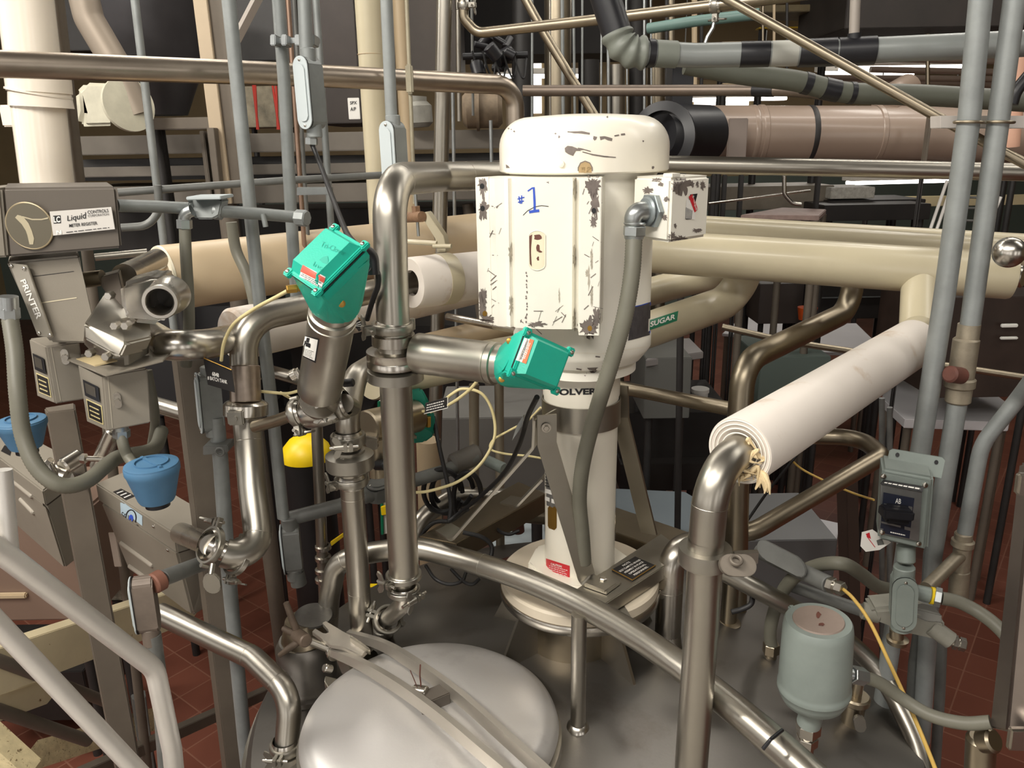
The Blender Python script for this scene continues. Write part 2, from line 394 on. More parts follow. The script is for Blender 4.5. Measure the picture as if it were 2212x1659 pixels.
def text_geo(s, bold=0.0, align='CENTER', spacing=1.0):
    k = (s, bold, align, spacing)
    if k in _tc: return _tc[k]
    cu = bpy.data.curves.new('t', 'FONT'); cu.body = s; cu.size = 1; cu.offset = bold; cu.align_x = align; cu.resolution_u = 3; cu.space_character = spacing
    ob = bpy.data.objects.new('t', cu); COL.objects.link(ob)
    dg = bpy.context.evaluated_depsgraph_get(); me = bpy.data.meshes.new_from_object(ob.evaluated_get(dg))
    vs_ = [v.co.copy() for v in me.vertices]; fs = [tuple(p.vertices) for p in me.polygons]
    bpy.data.objects.remove(ob); bpy.data.meshes.remove(me); bpy.data.curves.remove(cu)
    x0, x1 = min(v.x for v in vs_), max(v.x for v in vs_); y0, y1 = min(v.y for v in vs_), max(v.y for v in vs_)
    g = ([((v.x - x0) / (x1 - x0), (v.y - y0) / (y1 - y0)) for v in vs_], fs); _tc[k] = g; return g
def text(s, m, parent, tgt, quad, bold=0.01, off=0.0012, align='CENTER', name='lettering', spacing=1.0):
    tg = _tl(tgt); uv, fs = text_geo(s, bold, align, spacing); bm = BM(); vv = []
    for u, v in uv:
        h = _hit(tg, *bil(quad, u, v), off); vv.append(bm.verts.new(h) if h is not None else None)
    for f in fs:
        if all(vv[i] is not None for i in f):
            try: bm.faces.new([vv[i] for i in f])
            except ValueError: pass
    if not bm.faces: bm.free(); return None
    return mk(name, bm, m, parent)
def textlines(m, parent, tgt, quad, n, fill=0.45, off=0.001):
    """rows of unreadably small print, as thin dashes"""
    tg = _tl(tgt); bm = BM()
    for i in range(n):
        v0 = 1 - (i + 0.5 - fill / 2 * 0.8) / n; v1 = 1 - (i + 0.5 + fill / 2 * 0.8) / n; u = random.uniform(0, 0.06)
        end = random.uniform(0.85, 1.0)
        while u < end:
            du = random.uniform(0.06, 0.16); k = [_hit(tg, *bil(quad, a, b), off) for a, b in ((u, v1), (min(end, u + du), v1), (min(end, u + du), v0), (u, v0))]
            if all(h is not None for h in k): bm.faces.new([bm.verts.new(h) for h in k])
            u += du + 0.025
    if bm.faces: return mk('small_print', bm, m, parent)
    bm.free()
def condulet(parent, c, ax, n, L, Wd, Dp, hub=0.02, m=None, hubs=(1, 1), cm=None):
    m = m or GALV; cm = cm or mat('pale_cover_plate', (184, 192, 194), .38, .2); c, ax, n = V(c), V(ax).normalized(), V(n); n = (n - ax * n.dot(ax)).normalized(); sd = ax.cross(n)
    bm = BM(); prism(bm, [p - n * Dp / 2 for p in stadium(c, ax, sd, L, Wd)], n * Dp, Dp * 0.12)
    for s, on in ((1, hubs[0]), (-1, hubs[1])):
        if on:
            b = c + ax * s * (L / 2 - Wd * .3); cyl(bm, b, b + ax * s * (Wd * .3 + hub), Wd * .46, 24, bev=0.002)
    mk('body', bm, m, parent)
    bm = BM(); prism(bm, [p + n * Dp * .5 for p in stadium(c, ax, sd, L * 1.0, Wd * 1.08)], n * 0.002); mk('gasket', bm, BLACK, parent)
    bm = BM(); prism(bm, [p + n * (Dp * .5 + 0.002) for p in stadium(c, ax, sd, L * 1.0, Wd * 1.06)], n * 0.003, 0.0008); prism(bm, [p + n * (Dp * .5 + 0.005) for p in stadium(c, ax, sd, L * .8, Wd * .7)], n * 0.003, 0.0015)
    cv = mk('cover', bm, cm or ZINC, parent)
    bm = BM(); [screw(bm, c + ax * s * (L / 2 - Wd * .22) + n * (Dp * .5 + 0.005), n, 0.0035) for s in (-1, 1)]; mk('cover_screw', bm, STEELB, cv)
def hexnut(bm, a, b, r): cyl(bm, a, b, r, 6, bev=0.0012)
# ================================================================ floor
bm = BM(); abox(bm, (-9, -6, -0.05), (10, 14.2, 0)); mk('floor', bm, TILE, kind='structure')
# unseen steel platform behind the camera, paled and sized for its reflected light
pf = BM(); abox(pf, (-3.2, -2.0, 1.22), (1.1, .78, 1.26)); 
mk('steel_platform', pf, mat('pale_reflecting_plate', (176, 170, 162), .5, .1, .1, 6), None, 'unseen pale steel service platform, shaped to reflect light on the pipes', 'platform')
for px_ in (-2.6, .9):
    for py_ in (-1.6, .1): bm = BM(); cyl(bm, (px_, py_, 0), (px_, py_, 1.22), .05, 16); mk('platform_leg', bm, POST, None, 'steel leg under the service platform', 'leg', 'platform legs')
# ================================================================ batch tank
TC = V((0.155, 1.70, 0)); TR = 0.82
def tz(r): return CZ - 1.215 - 0.13 * (r / (TR - 0.03)) ** 2
tank = T('batch_tank', 'large round stainless steel tank with domed top under the white mixer motor', 'tank', (TC.x, TC.y, 0))
prof = [(0, tz(0))] + [(TR * k / 14, tz(TR * k / 14)) for k in range(1, 14)]
prof += [(TR - 0.02, tz(TR - 0.03) - 0.002), (TR - .005, tz(TR) - 0.016), (TR, tz(TR) - 0.04), (TR, 1.15), (TR - 0.04, 1.05), (0.2, 0.85), (0, 0.83)]
bm = BM(); lathe(bm, prof, (TC.x, TC.y, 0), seg=128, cap=False); tshell = mk('tank_shell', bm, SATIN, tank)
bm = BM(); lathe(bm, [(TR, tz(TR) - .05), (TR + .012, tz(TR) - .05), (TR + .012, tz(TR) - .12), (TR, tz(TR) - .12)], (TC.x, TC.y, 0), seg=96, cap=False); mk('rim_band', bm, STEEL, tank)
for k in range(4):
    a = math.radians(45 + 90 * k); q = V((TC.x + .7 * math.cos(a), TC.y + .7 * math.sin(a), 0)); bm = BM(); cyl(bm, q, q + V((0, 0, 1.2)), .035); mk('leg', bm, STEEL, tank)
# mixer nozzle with gussets welded on the tank
nz = tz(0.1)
bm = BM(); lathe(bm, [(.115, nz - .03), (.115, CZ - 1.083)], (TC.x - .01, 1.75, 0), seg=56, cap=False); mk('mixer_nozzle', bm, STEELD, tank)
for dg in (-55, 215, 90, 20, 150):
    a = math.radians(dg); u = V((math.cos(a), math.sin(a), 0)); o = V((TC.x - .01, 1.75, 0)); s = V((-u.y, u.x, 0)) * .004
    bm = BM(); prism(bm, [o + u * .11 + V((0, 0, CZ - 1.085)) - s, o + u * .165 + V((0, 0, CZ - 1.085)) - s, o + u * .24 + V((0, 0, tz(.2) - .02)) - s, o + u * .11 + V((0, 0, tz(.1) - .02)) - s], s * 2); mk('gusset', bm, STEEL, tank)
# ---- manway lid
LC = atz(930, 1562, CZ - 1.19); LR = 0.272
lid = T('manway_lid', 'domed round stainless hatch lid on the tank, under two curved arms', 'hatch', (LC.x, LC.y, LC.z - .03))
bm = BM()
lp = [(LR - .012, -.06), (LR - .012, -.012), (LR, -.012), (LR + .004, -.004), (LR, .006), (LR * .965, .014)]
lp += [(LR * .95 * math.cos(t),   .014 + .040 * math.sin(t)) for t in [math.pi / 2 * k / 14 for k in range(1, 15)]]
lp[-1] = (0, .054)
lathe(bm, lp, LC, seg=96, cap=False); lidm = mk('lid_dome', bm, LIDM, lid)
bm = BM(); lathe(bm, [(LR + .01, -.12), (LR + .01, -.02), (LR - .01, -.018), (LR - .012, -.12)], LC, seg=80, cap=False); mk('hatch_collar', bm, STEEL, tank)
# ---- hatch arms (two curved bars joined by a forked end plate)
arms = T('hatch_clamp_arm', 'pair of curved flat steel arms with forked end lying over the hatch lid', 'clamp arm', (LC.x, LC.y, LC.z + .05))
def bar(px, w, h, name, m, parent):
    """curved rectangular bar through (px,py,Y) points: height h vertical, width w horizontal"""
    q = spline(P(px), 6); bm = BM(); L = []
    for i, p in enumerate(q):
        t = (q[min(i + 1, len(q) - 1)] - q[max(i - 1, 0)]).normalized(); s = t.cross(V((0, 0, 1))).normalized(); u = s.cross(t)
        hh = h * (0.55 + 0.45 * min(1, i / (len(q) * .25))); L.append([bm.verts.new(p + s * a * w / 2 + u * b) for a, b in ((-1, 0), (1, 0), (1, -hh), (-1, -hh))])
    for a, b in zip(L, L[1:]):
        for j in range(4): bm.faces.new((a[j], a[(j + 1) % 4], b[(j + 1) % 4], b[j]))
    bm.faces.new(L[0]); bm.faces.new(L[-1][::-1])
    bmesh.ops.bevel(bm, geom=[e for e in bm.edges if e.calc_length() > 0 and abs((e.verts[0].co - e.verts[1].co).normalized().dot(V((0, 0, 1)))) < .9 and len(e.link_faces) == 2 and e.calc_face_angle(0) > 1.2], offset=0.0015, segments=2, affect='EDGES')
    return mk(name, bm, m, parent)
def surfY(px, py, tgt, lift):
    h = _hit(_tl(tgt), px, py, 0); return h
zl = lambda x, y, h: (x, y, atz(x, y, LC.z + h).y)
near = [zl(706, 1397, .055), zl(780, 1425, .075), zl(860, 1470, .092), zl(950, 1535, .10), zl(1040, 1610, .097), zl(1130, 1685, .08), zl(1190, 1735, .06)]
far = [zl(752, 1362, .055), zl(830, 1385, .073), zl(900, 1425, .088), zl(990, 1490, .097), zl(1080, 1568, .09), zl(1170, 1648, .07), zl(1215, 1690, .06)]
bar(near, .013, .032, 'arm', ARMM, arms); bar(far, .013, .032, 'arm', ARMM, arms)
zf = LC.z + .078
pl = [(683, 1363), (716, 1391), (745, 1398), (780, 1416), (800, 1398), (757, 1371), (728, 1358), (704, 1341), (697, 1344), (703, 1353), (713, 1363), (709, 1368), (700, 1370), (676, 1357)]
pl = [(674, 1364), (714, 1392), (740, 1396), (781, 1416), (796, 1401), (757, 1372), (741, 1364), (704, 1341), (696, 1345), (710, 1360), (711, 1366), (704, 1369), (697, 1368), (681, 1357)]
bm = BM(); prism(bm, [atz(x, y, zf) for x, y in pl], (0, 0, -.011), 0.001); mk('forked_end_plate', bm, ARMM, arms)
bm = BM(); prism(bm, [atz(x, y, zf + .012) for x, y in [(757, 1371), (796, 1398), (800, 1404), (796, 1404), (756, 1377)]], (0, 0, -.012)); mk('stop_lug', bm, STEELB, arms)
# lid pivot block between the arms with cotter
pv = T('lid_pivot_bolt', 'short pivot block with twisted wire cotter between the two hatch arms', 'bolt', atz(905, 1500, LC.z + .07))
b0 = WL[pv.name]; bm = BM(); box(bm, b0 + V((.03, -.01, -.012)), V((.028, .018, 0)), V((-.010, .017, 0)), (0, 0, .022), .002); mk('pivot_block', bm, WGREYD, pv)
bm = BM(); ax = V((.9, -.35, .1)).normalized(); cyl(bm, b0 - ax * .012 + V((0, 0, .008)), b0 + ax * .02 + V((0, 0, .008)), .013, 20, bev=.002); mk('pivot_pin', bm, STEELB, pv)
bm = BM(); sweep(bm, spline([at(905, 1496, b0.y), at(909, 1480, b0.y), at(907, 1460, b0.y), at(908, 1436, b0.y)]), .0016, 8); sweep(bm, spline([at(905, 1496, b0.y), at(897, 1474, b0.y), at(886, 1448, b0.y)]), .001, 6); mk('wire_cotter', bm, DRED, pv)
# ---- hatch hinge screw: T handle, shaft, washer, clevis
hs = T('hatch_hand_screw', 'rusty T-handle tightening screw at the left edge of the hatch lid', 'hand screw', atz(735, 1460, LC.z - .03))
zy = lambda x, y, z: atz(x, y, LC.z + z)
bm = BM(); cyl(bm, at(650, 1377, 1.6), at(733, 1410, 1.6), .0095, 20); mk('shaft', bm, STEEL, hs)
bm = BM(); sweep(bm, P([(618, 1302, 1.62), (632, 1340, 1.62), (648, 1375, 1.62)]), [.007, .0085, .0085], 14); sweep(bm, P([(648, 1385, 1.62), (625, 1400, 1.62), (604, 1416, 1.62)]), [.0085, .0085, .006], 14); cyl(bm, at(641, 1370, 1.62), at(662, 1385, 1.58), .016, 18, bev=.003); cyl(bm, at(613, 1358, 1.66), at(641, 1372, 1.63), .0075, 14); mk('t_handle', bm, mat('rusty_cast_handle', (98, 84, 72), .5, .3, .3, 20), hs)
bm = BM(); a_ = at(724, 1403, 1.61); b_ = at(734, 1408, 1.60); cyl(bm, a_, a_ + (b_ - a_).normalized() * .005, .027, 32, bev=.001); mk('washer', bm, STEELB, hs)
u = V((.85, -.5, 0)).normalized(); s = V((.5, .85, 0)).normalized(); c0 = at(742, 1438, 1.60)
bm = BM(); prism(bm, stadium(c0, V((.35, -.2, -1)), u, .085, .036), s * .014, .002); mk('clevis', bm, STEEL, hs)
bm = BM(); cyl(bm, at(700, 1442, 1.56), at(716, 1446, 1.57), .010, 18, bev=.002); mk('clevis_pin', bm, STEELB, hs)
bm = BM(); prism(bm, P([(702, 1458, 1.56), (732, 1466, 1.58), (728, 1480, 1.56), (710, 1486, 1.54), (700, 1472, 1.55)]), (0, 0, -.02), .002); mk('lid_lug', bm, CAST, hs)
# ---- small nozzle with steel cap left of the hatch
cz_ = T('capped_tank_nozzle', 'stubby steel nozzle with flat round grey cap behind the T-handle', 'nozzle', atz(668, 1474, CZ - 1.30))
n0 = WL[cz_.name]; R0 = .072
top = at(676, 1330, n0.y)
bm = BM(); lathe(bm, [(R0 * 1.25, 0), (R0 * 1.22, .012), (R0 * 1.05, .016), (R0 * 1.03, .022), (R0, .026), (R0, .12), (R0 * .86, .14)], n0 + V((0, 0, -.01)), seg=48); mk('nozzle_body', bm, SATIN, cz_)
bm = BM(); lathe(bm, [(.058, .0), (.050, .03), (.042, .06)], n0 + V((0, 0, .125)), seg=40); mk('neck', bm, STEELD, cz_)
bm = BM(); ctop = at(677, 1328, n0.y + .01); lathe(bm, [(.0, -.008), (.044, -.008), (.046, -.006), (.046, 0), (0, .002)], ctop, (.08, -.1, 1), seg=44, cap=False); mk('flat_cap', bm, mat('oiled_grey_steel', (112, 110, 106), .35, .8, .25, 20), cz_)
# ---- ring pipe over the tank top with its post
zr = lambda x, y: (x, y, atz(x, y, CZ - .94).y)
rp = T('spray_ring_pipe', 'long curved stainless pipe sweeping across the tank top below the mixer', 'pipe', atz(1300, 1330, CZ - .94))
a = [zr(800, 1185), zr(880, 1185), zr(980, 1203), zr(1100, 1240), zr(1200, 1280), zr(1300, 1330), zr(1400, 1390), zr(1500, 1462), zr(1600, 1542), zr(1700, 1628), zr(1790, 1710)]
q = P(a); low = at(708, 1420, 2.02); q0 = spline(q, 5); r = .0265
path = spline([at(704, 1500, 1.74), at(708, 1350, 1.75), at(716, 1268, 1.76), at(745, 1210, 1.76)] + q[1:], 8)
bm = BM(); sweep(bm, path, r, 28); ob = mk('pipe', bm, STEEL, rp); o_path[ob.name] = (path, r)
seams(rp, ob, [.14, .24, .47], STEEL)
foot = V((at(1250, 1420, 1.435).x, 1.435, 0)); foot.z = tz(math.hypot(foot.x - TC.x, foot.y - TC.y))
bm = BM(); tp = V((foot.x, foot.y, CZ - .945)); cyl(bm, foot - V((0, 0, .01)), tp, .0165, 24); mk('post', bm, STEEL, rp)
bm = BM(); lathe(bm, [(.026, -.004), (.024, .004), (.0165, .010)], foot, (0, -.05, 1), seg=28, cap=False); mk('post_weld', bm, STEELB, rp)
zt_ = BM(); 
tie = pipe('cable_tie', 'black cable tie looped round the tank-top pipe at lower right', 'cable tie', BLACKP, [(1648, 1618, at(1660, 1600, 1).y * 0 + atz(1660, 1600, CZ - .915).y - .02), (1665, 1597, atz(1665, 1597, CZ - .905).y - .01), (1690, 1577, atz(1690, 1577, CZ - .905).y)], r=.003, bend=.004, seg=8)
zt_.free()
# ================================================================ mixer
MX = at(1256, 800, 1.75).x; MY = 1.75
mix = T('mixer_motor', 'tall cream painted mixer motor with domed cap, chipped paint and #1 in blue', 'motor', (MX, MY, CZ - 1.12))
MO = V((MX, MY, 0))
def zat(py, Y=1.75): return at(1256, py, Y).z
def zr_(r, py): return zat(py, MY - r)   # z of the front edge seen at py for radius r
Rd = (1443 - 1078) / 2 / F * dep(V((MX, MY, zat(320)))); 
bm = BM(); zb = zr_(Rd, 377); ztp = zr_(Rd * .5, 249); fr = .062
pr = [(Rd - .012, zb + .002), (Rd - .003, zb), (Rd, zb + .003), (Rd, ztp - fr)]
pr += [(Rd - fr + fr * math.cos(t), ztp - fr + fr * math.sin(t)) for t in [math.pi / 2 * k / 10 for k in range(1, 11)]] + [(Rd * .35, ztp + .004), (0, ztp + .005)]
lathe(bm, pr, MO, seg=96, cap=False); dome = mk('fan_cover', bm, MOTORS, mix)
Rb = .152; zbb = zr_(Rb, 790)
bm = BM(); zf_ = zr_(.14, 826)
pr = [(Rd - .02, zb + .004), (Rb + .008, zb - .002), (Rb, zb - .012), (Rb, zat(745, 1.6)), (Rb + .004, zat(752, 1.6)), (Rb + .004, zat(776, 1.6)), (Rb - .002, zbb + .004), (.135, zbb - .016), (.122, zf_ + .022), (.118, zf_ + .018), (.124, zf_ + .014), (.124, zf_ - .004), (.1, zf_ - .008)]
lathe(bm, pr, MO, seg=96, cap=False); body = mk('motor_body', bm, MOTOR, mix)
# front cover sheet with mounting feet
prof = [(1033, 1.615), (1058, 1.595), (1072, 1.570), (1092, 1.566), (1100, 1.556), (1107, 1.562), (1112, 1.552), (1170, 1.536), (1236, 1.530), (1243, 1.545), (1249, 1.535), (1251, 1.506), (1296, 1.500), (1299, 1.512), (1297, 1.575), (1310, 1.62), (1250, 1.66), (1080, 1.69), (1035, 1.64)]
ptop = zat(384, 1.53); pbot = zat(711, 1.53)
bm = BM(); pp = [at(x, 550, y) for x, y in prof]; prism(bm, [V((p.x, p.y, ptop)) for p in pp], (0, 0, pbot - ptop)); cov = mk('front_cover', bm, MOTOR, mix)
fb = at(1270, 726, 1.50).z
bm = BM(); pp = [at(x, 550, y) for x, y in [(1251, 1.502), (1297, 1.496), (1299, 1.502), (1253, 1.509)]]; prism(bm, [V((p.x, p.y, ptop + .001)) for p in pp], (0, 0, fb - ptop), .001); ftr = mk('mounting_foot', bm, MOTOR, mix)
bm = BM(); pp = [at(x, 550, y) for x, y in [(1031, 1.608), (1060, 1.590), (1062, 1.597), (1033, 1.615)]]; prism(bm, [V((p.x, p.y, ptop + .001)) for p in pp], (0, 0, at(1045, 692, 1.6).z - ptop), .001); ftl = mk('mounting_foot', bm, MOTOR, mix)
allm = [body.name, cov.name, ftr.name, ftl.name]
# neck, strap, column, base
rn = .0895
zn = [zat(y, 1.66) for y in (832, 884, 938)]
bm = BM(); lathe(bm, [(rn, zf_ - .002), (rn, zn[1] + .01), (rn - .002, zn[1] + .005), (rn - .002, zn[2]), (rn - .003, zat(940, 1.66)), (rn - .004, zat(1180, 1.66)), (rn - .002, CZ - 1.035)], MO, seg=72, cap=False); colm = mk('pedestal_column', bm, MOTORS, mix)
bm = BM(); lathe(bm, [(rn, zn[2] + .0), (rn + .003, zn[2]), (rn + .003, zn[1]), (rn, zn[1])], MO, seg=72, cap=False); strap = mk('strap_band', bm, STEELS, mix)
bm = BM(); hz = CZ - .997; sq = [(-.118, -.055), (-.055, -.118), (.055, -.118), (.118, -.055), (.118, .055), (.055, .118), (-.055, .118), (-.118, .055)]
ca, sa = math.cos(.5), math.sin(.5)
prism(bm, [V((MX + x * ca - y * sa, MY + x * sa + y * ca, hz)) for x, y in sq], (0, 0, -.045), .006); mk('base_foot', bm, MOTORS, mix)
bm = BM(); lathe(bm, [(.195, CZ - 1.060), (.197, CZ - 1.058), (.197, CZ - 1.036), (.192, CZ - 1.031), (.08, CZ - 1.029)], MO, seg=88, cap=False); mk('base_flange', bm, mat('stained_cream_flange', (206, 194, 174), .5, 0, .08, 8, col2=(120, 84, 60), thr=.66, soft=.05), mix)
bm = BM(); lathe(bm, [(.09, CZ - 1.084), (.198, CZ - 1.084), (.200, CZ - 1.081), (.200, CZ - 1.063), (.198, CZ - 1.060), (.1, CZ - 1.0595)], MO, seg=88, cap=False); mk('stainless_flange_ring', bm, STEELB, mix)
# lettering and marks
dm = dome.name
def st(pts, w, t, m=BARE, nm='paint_chip'): stroke(nm, m, mix, t, pts, w)
st([(1226, 285), (1240, 286), (1256, 286), (1274, 289)], [2, 4, 5, 4], dm)
st([(1296, 299), (1306, 297), (1314, 300), (1322, 302)], [8, 5, 7, 6], dm); st([(1327, 294), (1337, 292)], 3, dm); st([(1341, 291), (1350, 290)], 4, dm)
blob('paint_chip', BARE, mix, dm, [(1220, 320), (1226, 315), (1236, 316), (1246, 320), (1256, 326), (1244, 326), (1238, 337), (1228, 333), (1221, 328)])
blob('paint_chip', BARE, mix, dm, [(1282, 294), (1290, 296), (1288, 301), (1284, 304), (1281, 300)])
st([(1248, 321), (1262, 323), (1276, 327)], [4, 2, 2], dm); st([(1258, 328), (1280, 334), (1305, 338), (1330, 340)], [2, 3, 3, 2], dm)
blob('paint_chip', BARE, mix, dm, [(1093, 355), (1098, 358), (1102, 363), (1094, 363)])
for x, y, r in ((1099, 278, 2), (1105, 280, 1.6), (1111, 284, 2), (1208, 296, 3), (1200, 289, 2), (1410, 362, 3), (1389, 305, 2), (1312, 253, 2)): blob('paint_chip', BARE, mix, dm, jag(x, y, r, r, 8))
p_ = _hit([dm], 1213, 354, 0); n_ = (p_ - V((MX, MY, p_.z))).normalized(); bm = BM(); lathe(bm, [(.0065, 0), (.0065, .004), (.004, .0055), (0, .006)], p_, n_, 16); mk('cover_screw', bm, MOTORS, mix)
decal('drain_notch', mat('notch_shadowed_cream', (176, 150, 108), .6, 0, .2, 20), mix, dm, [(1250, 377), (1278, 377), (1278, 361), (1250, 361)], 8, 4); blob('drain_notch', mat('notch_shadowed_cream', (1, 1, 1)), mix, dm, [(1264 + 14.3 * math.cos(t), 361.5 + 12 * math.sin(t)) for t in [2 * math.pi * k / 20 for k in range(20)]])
stroke('drain_notch_edge', BARE, mix, dm, [(1249, 377), (1249, 362), (1254, 352), (1264, 348), (1274, 352), (1279, 362), (1279, 377)], 2.2, .001)
decal('painted_gap_shade', BARE, mix, [dm], [(1080, 379), (1434, 379), (1434, 375.5), (1080, 375.5)], 30, 1)  # dark strip paints the shade in the gap under the fan cover
A = allm
stroke('marker_lettering', INKB, mix, A, [(1140, 413), (1150, 406), (1153, 405), (1154, 420), (1155, 440), (1155, 455)], [3, 4.5, 5, 5])
stroke('marker_lettering', INKB, mix, A, [(1143, 458), (1155, 456), (1165, 455)], 6)
for s_ in ([(1121, 424), (1124, 440)], [(1127, 422), (1127, 440)], [(1118, 430), (1133, 426)], [(1119, 437), (1132, 434)]): stroke('marker_lettering', INKB, mix, A, s_, 2.6)
stroke('scratch', INKK, mix, A, [(1130, 465), (1140, 455), (1155, 447), (1170, 444), (1185, 446)], 1.4)
# bare metal wear on feet and cover edges
for x, y, rx, ry in ((1042, 396, 9, 26), (1044, 450, 10, 22), (1041, 668, 9, 30), (1052, 690, 12, 10), (1045, 640, 7, 18), (1282, 400, 14, 22), (1284, 440, 8, 30), (1282, 478, 7, 12), (1270, 708, 18, 20), (1288, 690, 8, 22), (1278, 560, 4, 20), (1272, 600, 3, 22), (1278, 640, 4, 18), (1103, 548, 5, 22), (1104, 660, 5, 18), (1242, 410, 5, 24), (1241, 556, 5, 20), (1241, 690, 5, 20), (1160, 700, 18, 5), (1208, 640, 2, 14), (1268, 590, 5, 8)):
    blob('bare_metal_patch', BARE if rx > 6 else mat('worn_tan_grey', (176, 168, 152), .5, 0, .3, 60), mix, A, jag(x, y, rx * (1 if rx > 6 else .7), ry, 40, .42), .0008, 4)
for k in range(46):
    x, y = random.choice([(random.gauss(1060, 8), random.uniform(400, 690)), (random.gauss(1272, 9), random.uniform(400, 715)), (random.uniform(1120, 1230), random.uniform(670, 708))]); L = random.uniform(6, 24); a = random.uniform(-1.3, -.5) if random.random() < .7 else random.uniform(0, 1)
    stroke('scratch', BARE, mix, A, [(x, y), (x + L * math.cos(a), y + L * math.sin(a))], random.uniform(.8, 1.8), .0009)
for k in range(14): blob('paint_chip', BARE, mix, A, jag(1138 + random.uniform(-1.5, 1.5), 590 + k * 8 + random.uniform(-3, 3), 1.6, 2.4, 7), .0009, 1)
for x, y in ((1042, 402), (1043, 450), (1283, 455), (1274, 709), (1048, 677)): blob('bolt_hole', INKK if y < 660 else BRASS, mix, A, [(x + 5 * math.cos(t), y + 6 * math.sin(t)) for t in [2 * math.pi * k / 14 for k in range(14)]], .0014, 1)
# inspection slot
sl = stadium(V((1160.5, 541, 0)), V((0, 1, 0)), V((1, 0, 0)), 86, 35, 8)
sl = [(1160.5 + max(-17.5, min(17.5, (p.x - 1160.5) * 1.12)), p.y) for p in sl]
blob('inspection_slot', mat('stained_cream_metal', (232, 224, 196), .4, 0, .08, 14, col2=(90, 60, 40), thr=.64, soft=.06, col3=(205, 170, 100), thr3=.6, scale3=9), mix, A, sl, .0010, 6)
bm = BM(); hp = [_hit(A, x, y, .001) for x, y in sl]; sweep(bm, hp + [hp[0]], .0008, 8, cap=False); mk('slot_rim', bm, MOTORS, mix)
blob('painted_slot_shade', DRED, mix, A, [(1143.5, 510), (1150, 506), (1148, 520), (1147, 560), (1149, 576), (1145, 570)], .0014, 2)  # dark patch paints shade on the left side of the slot recess
for x, y, rx, ry in ((1163, 512, 9, 6), (1162, 535, 4, 7), (1162, 558, 3.2, 4), (1167, 543, 4, 2)): blob('slot_blotch', DRED, mix, A, jag(x, y, rx, ry, 10), .0016, 2)  # brown blotches inside the slot, largest at the top
text('OLVER', INKK, mix, colm.name, [(1208, 854), (1290, 852), (1290, 838), (1208, 840)], .045, .0008)
decal('data_plate', mat('engraved_grey_plate', (92, 90, 94), .4, .5, .3, 60), mix, [body.name], [(1356, 736), (1403, 724), (1405, 652), (1366, 664)], 12, 8, .0008)
stroke('blue_tape_edge', INKB, mix, body.name, [(1366, 663), (1385, 659), (1404, 653), (1404, 690), (1403, 720)], 2, .0012)
blob('blue_paint_dot', mat('dark_blue_ink', (30, 36, 130), .5), mix, body.name, [(1387 + 5 * math.cos(t), 770 + 6 * math.sin(t)) for t in [2 * math.pi * k / 14 for k in range(14)]], .0009)
blob('paint_chip', BARE, mix, body.name, [(1268, 794), (1292, 793), (1290, 800), (1284, 806), (1276, 806), (1272, 798)], .0009); st([(1245, 796), (1256, 798)], 3, body.name); st([(1286, 770), (1296, 771)], 3, body.name); st([(1263, 812), (1267, 806)], 3, body.name)
stroke('casting_seam', MOTORS, mix, body.name, [(1170, 745), (1240, 762), (1300, 764), (1402, 748)], 2, .0008)
pl_ = decal('name_plate', mat('engraved_steel_plate', (150, 150, 148), .35, .6, .2, 50), mix, colm.name, [(1177, 1090), (1212, 1103), (1212, 1010), (1174, 1010)], 8, 8)
for q in ([(1178, 1064), (1193, 1069), (1193, 1059), (1178, 1055)], [(1178, 1080), (1188, 1084), (1188, 1075), (1178, 1072)], [(1192, 1086), (1203, 1089), (1203, 1080), (1192, 1077)]): decal('plate_field', WHITE, mix, colm.name, q, 3, 3, .0012)
textlines(INKK, mix, colm.name, [(1178, 1052), (1200, 1058), (1200, 1018), (1178, 1014)], 6)
blob('brass_tag', BRASS, mix, colm.name, [(1184, 1097), (1187, 1093), (1199, 1094), (1203, 1100), (1203, 1140), (1198, 1145), (1187, 1141), (1184, 1136)], .001)
rl = decal('caution_label', RED, mix, colm.name, [(1181, 1243), (1231, 1259), (1231, 1222), (1180, 1206)], 10, 5, .001)
text('CAUTION', WHITE, mix, colm.name, [(1191, 1220), (1214, 1226), (1214, 1221), (1191, 1215)], .02, .0016); textlines(WHITE, mix, colm.name, [(1185, 1242), (1228, 1256), (1228, 1230), (1185, 1219)], 6, .35, .0016)
# ---- conduit box on the motor
cb = T('motor_terminal_box', 'cream terminal box with chipped corners and red sticker at motor right side', 'terminal box', at(1447, 525, 1.52))
zt1, zb1 = at(1447, 384, 1.50).z, at(1447, 524, 1.50).z
qa = [at(x, 450, y) for x, y in [(1366, 1.60), (1447, 1.495), (1531, 1.585), (1455, 1.70)]]
bm = BM(); prism(bm, [V((p.x, p.y, zb1)) for p in qa], (0, 0, zt1 - zb1), .006, 3); cbb = mk('box_shell', bm, MOTOR, cb)
bm = BM(); prism(bm, [V((p.x, p.y, zt1 + .0)) for p in [at(1432, 382, 1.53), at(1452, 380, 1.50), at(1470, 380, 1.52), at(1452, 380, 1.56)]], (0, 0, .007), .001); mk('hinge_lug', bm, MOTOR, cb)
B = [cbb.name]
for x, y, rx, ry in ((1474, 400, 16, 18), (1460, 405, 9, 14), (1494, 398, 4, 6), (1506, 397, 3, 7), (1517, 400, 5, 9), (1452, 512, 8, 10), (1470, 516, 14, 6), (1420, 388, 10, 4), (1400, 412, 9, 7), (1436, 470, 5, 6), (1458, 488, 3, 5), (1505, 498, 10, 4), (1440, 430, 5, 5), (1428, 398, 5, 4)): blob('bare_metal_patch', BARE, cb, B, jag(x, y, rx, ry, 34, .45), .0008, 3)
decal('sticker', mat('sticker_black', (28, 26, 30), .4), cb, B, [(1480, 474), (1492, 474), (1506, 418), (1490, 420)], 4, 4, .0010)
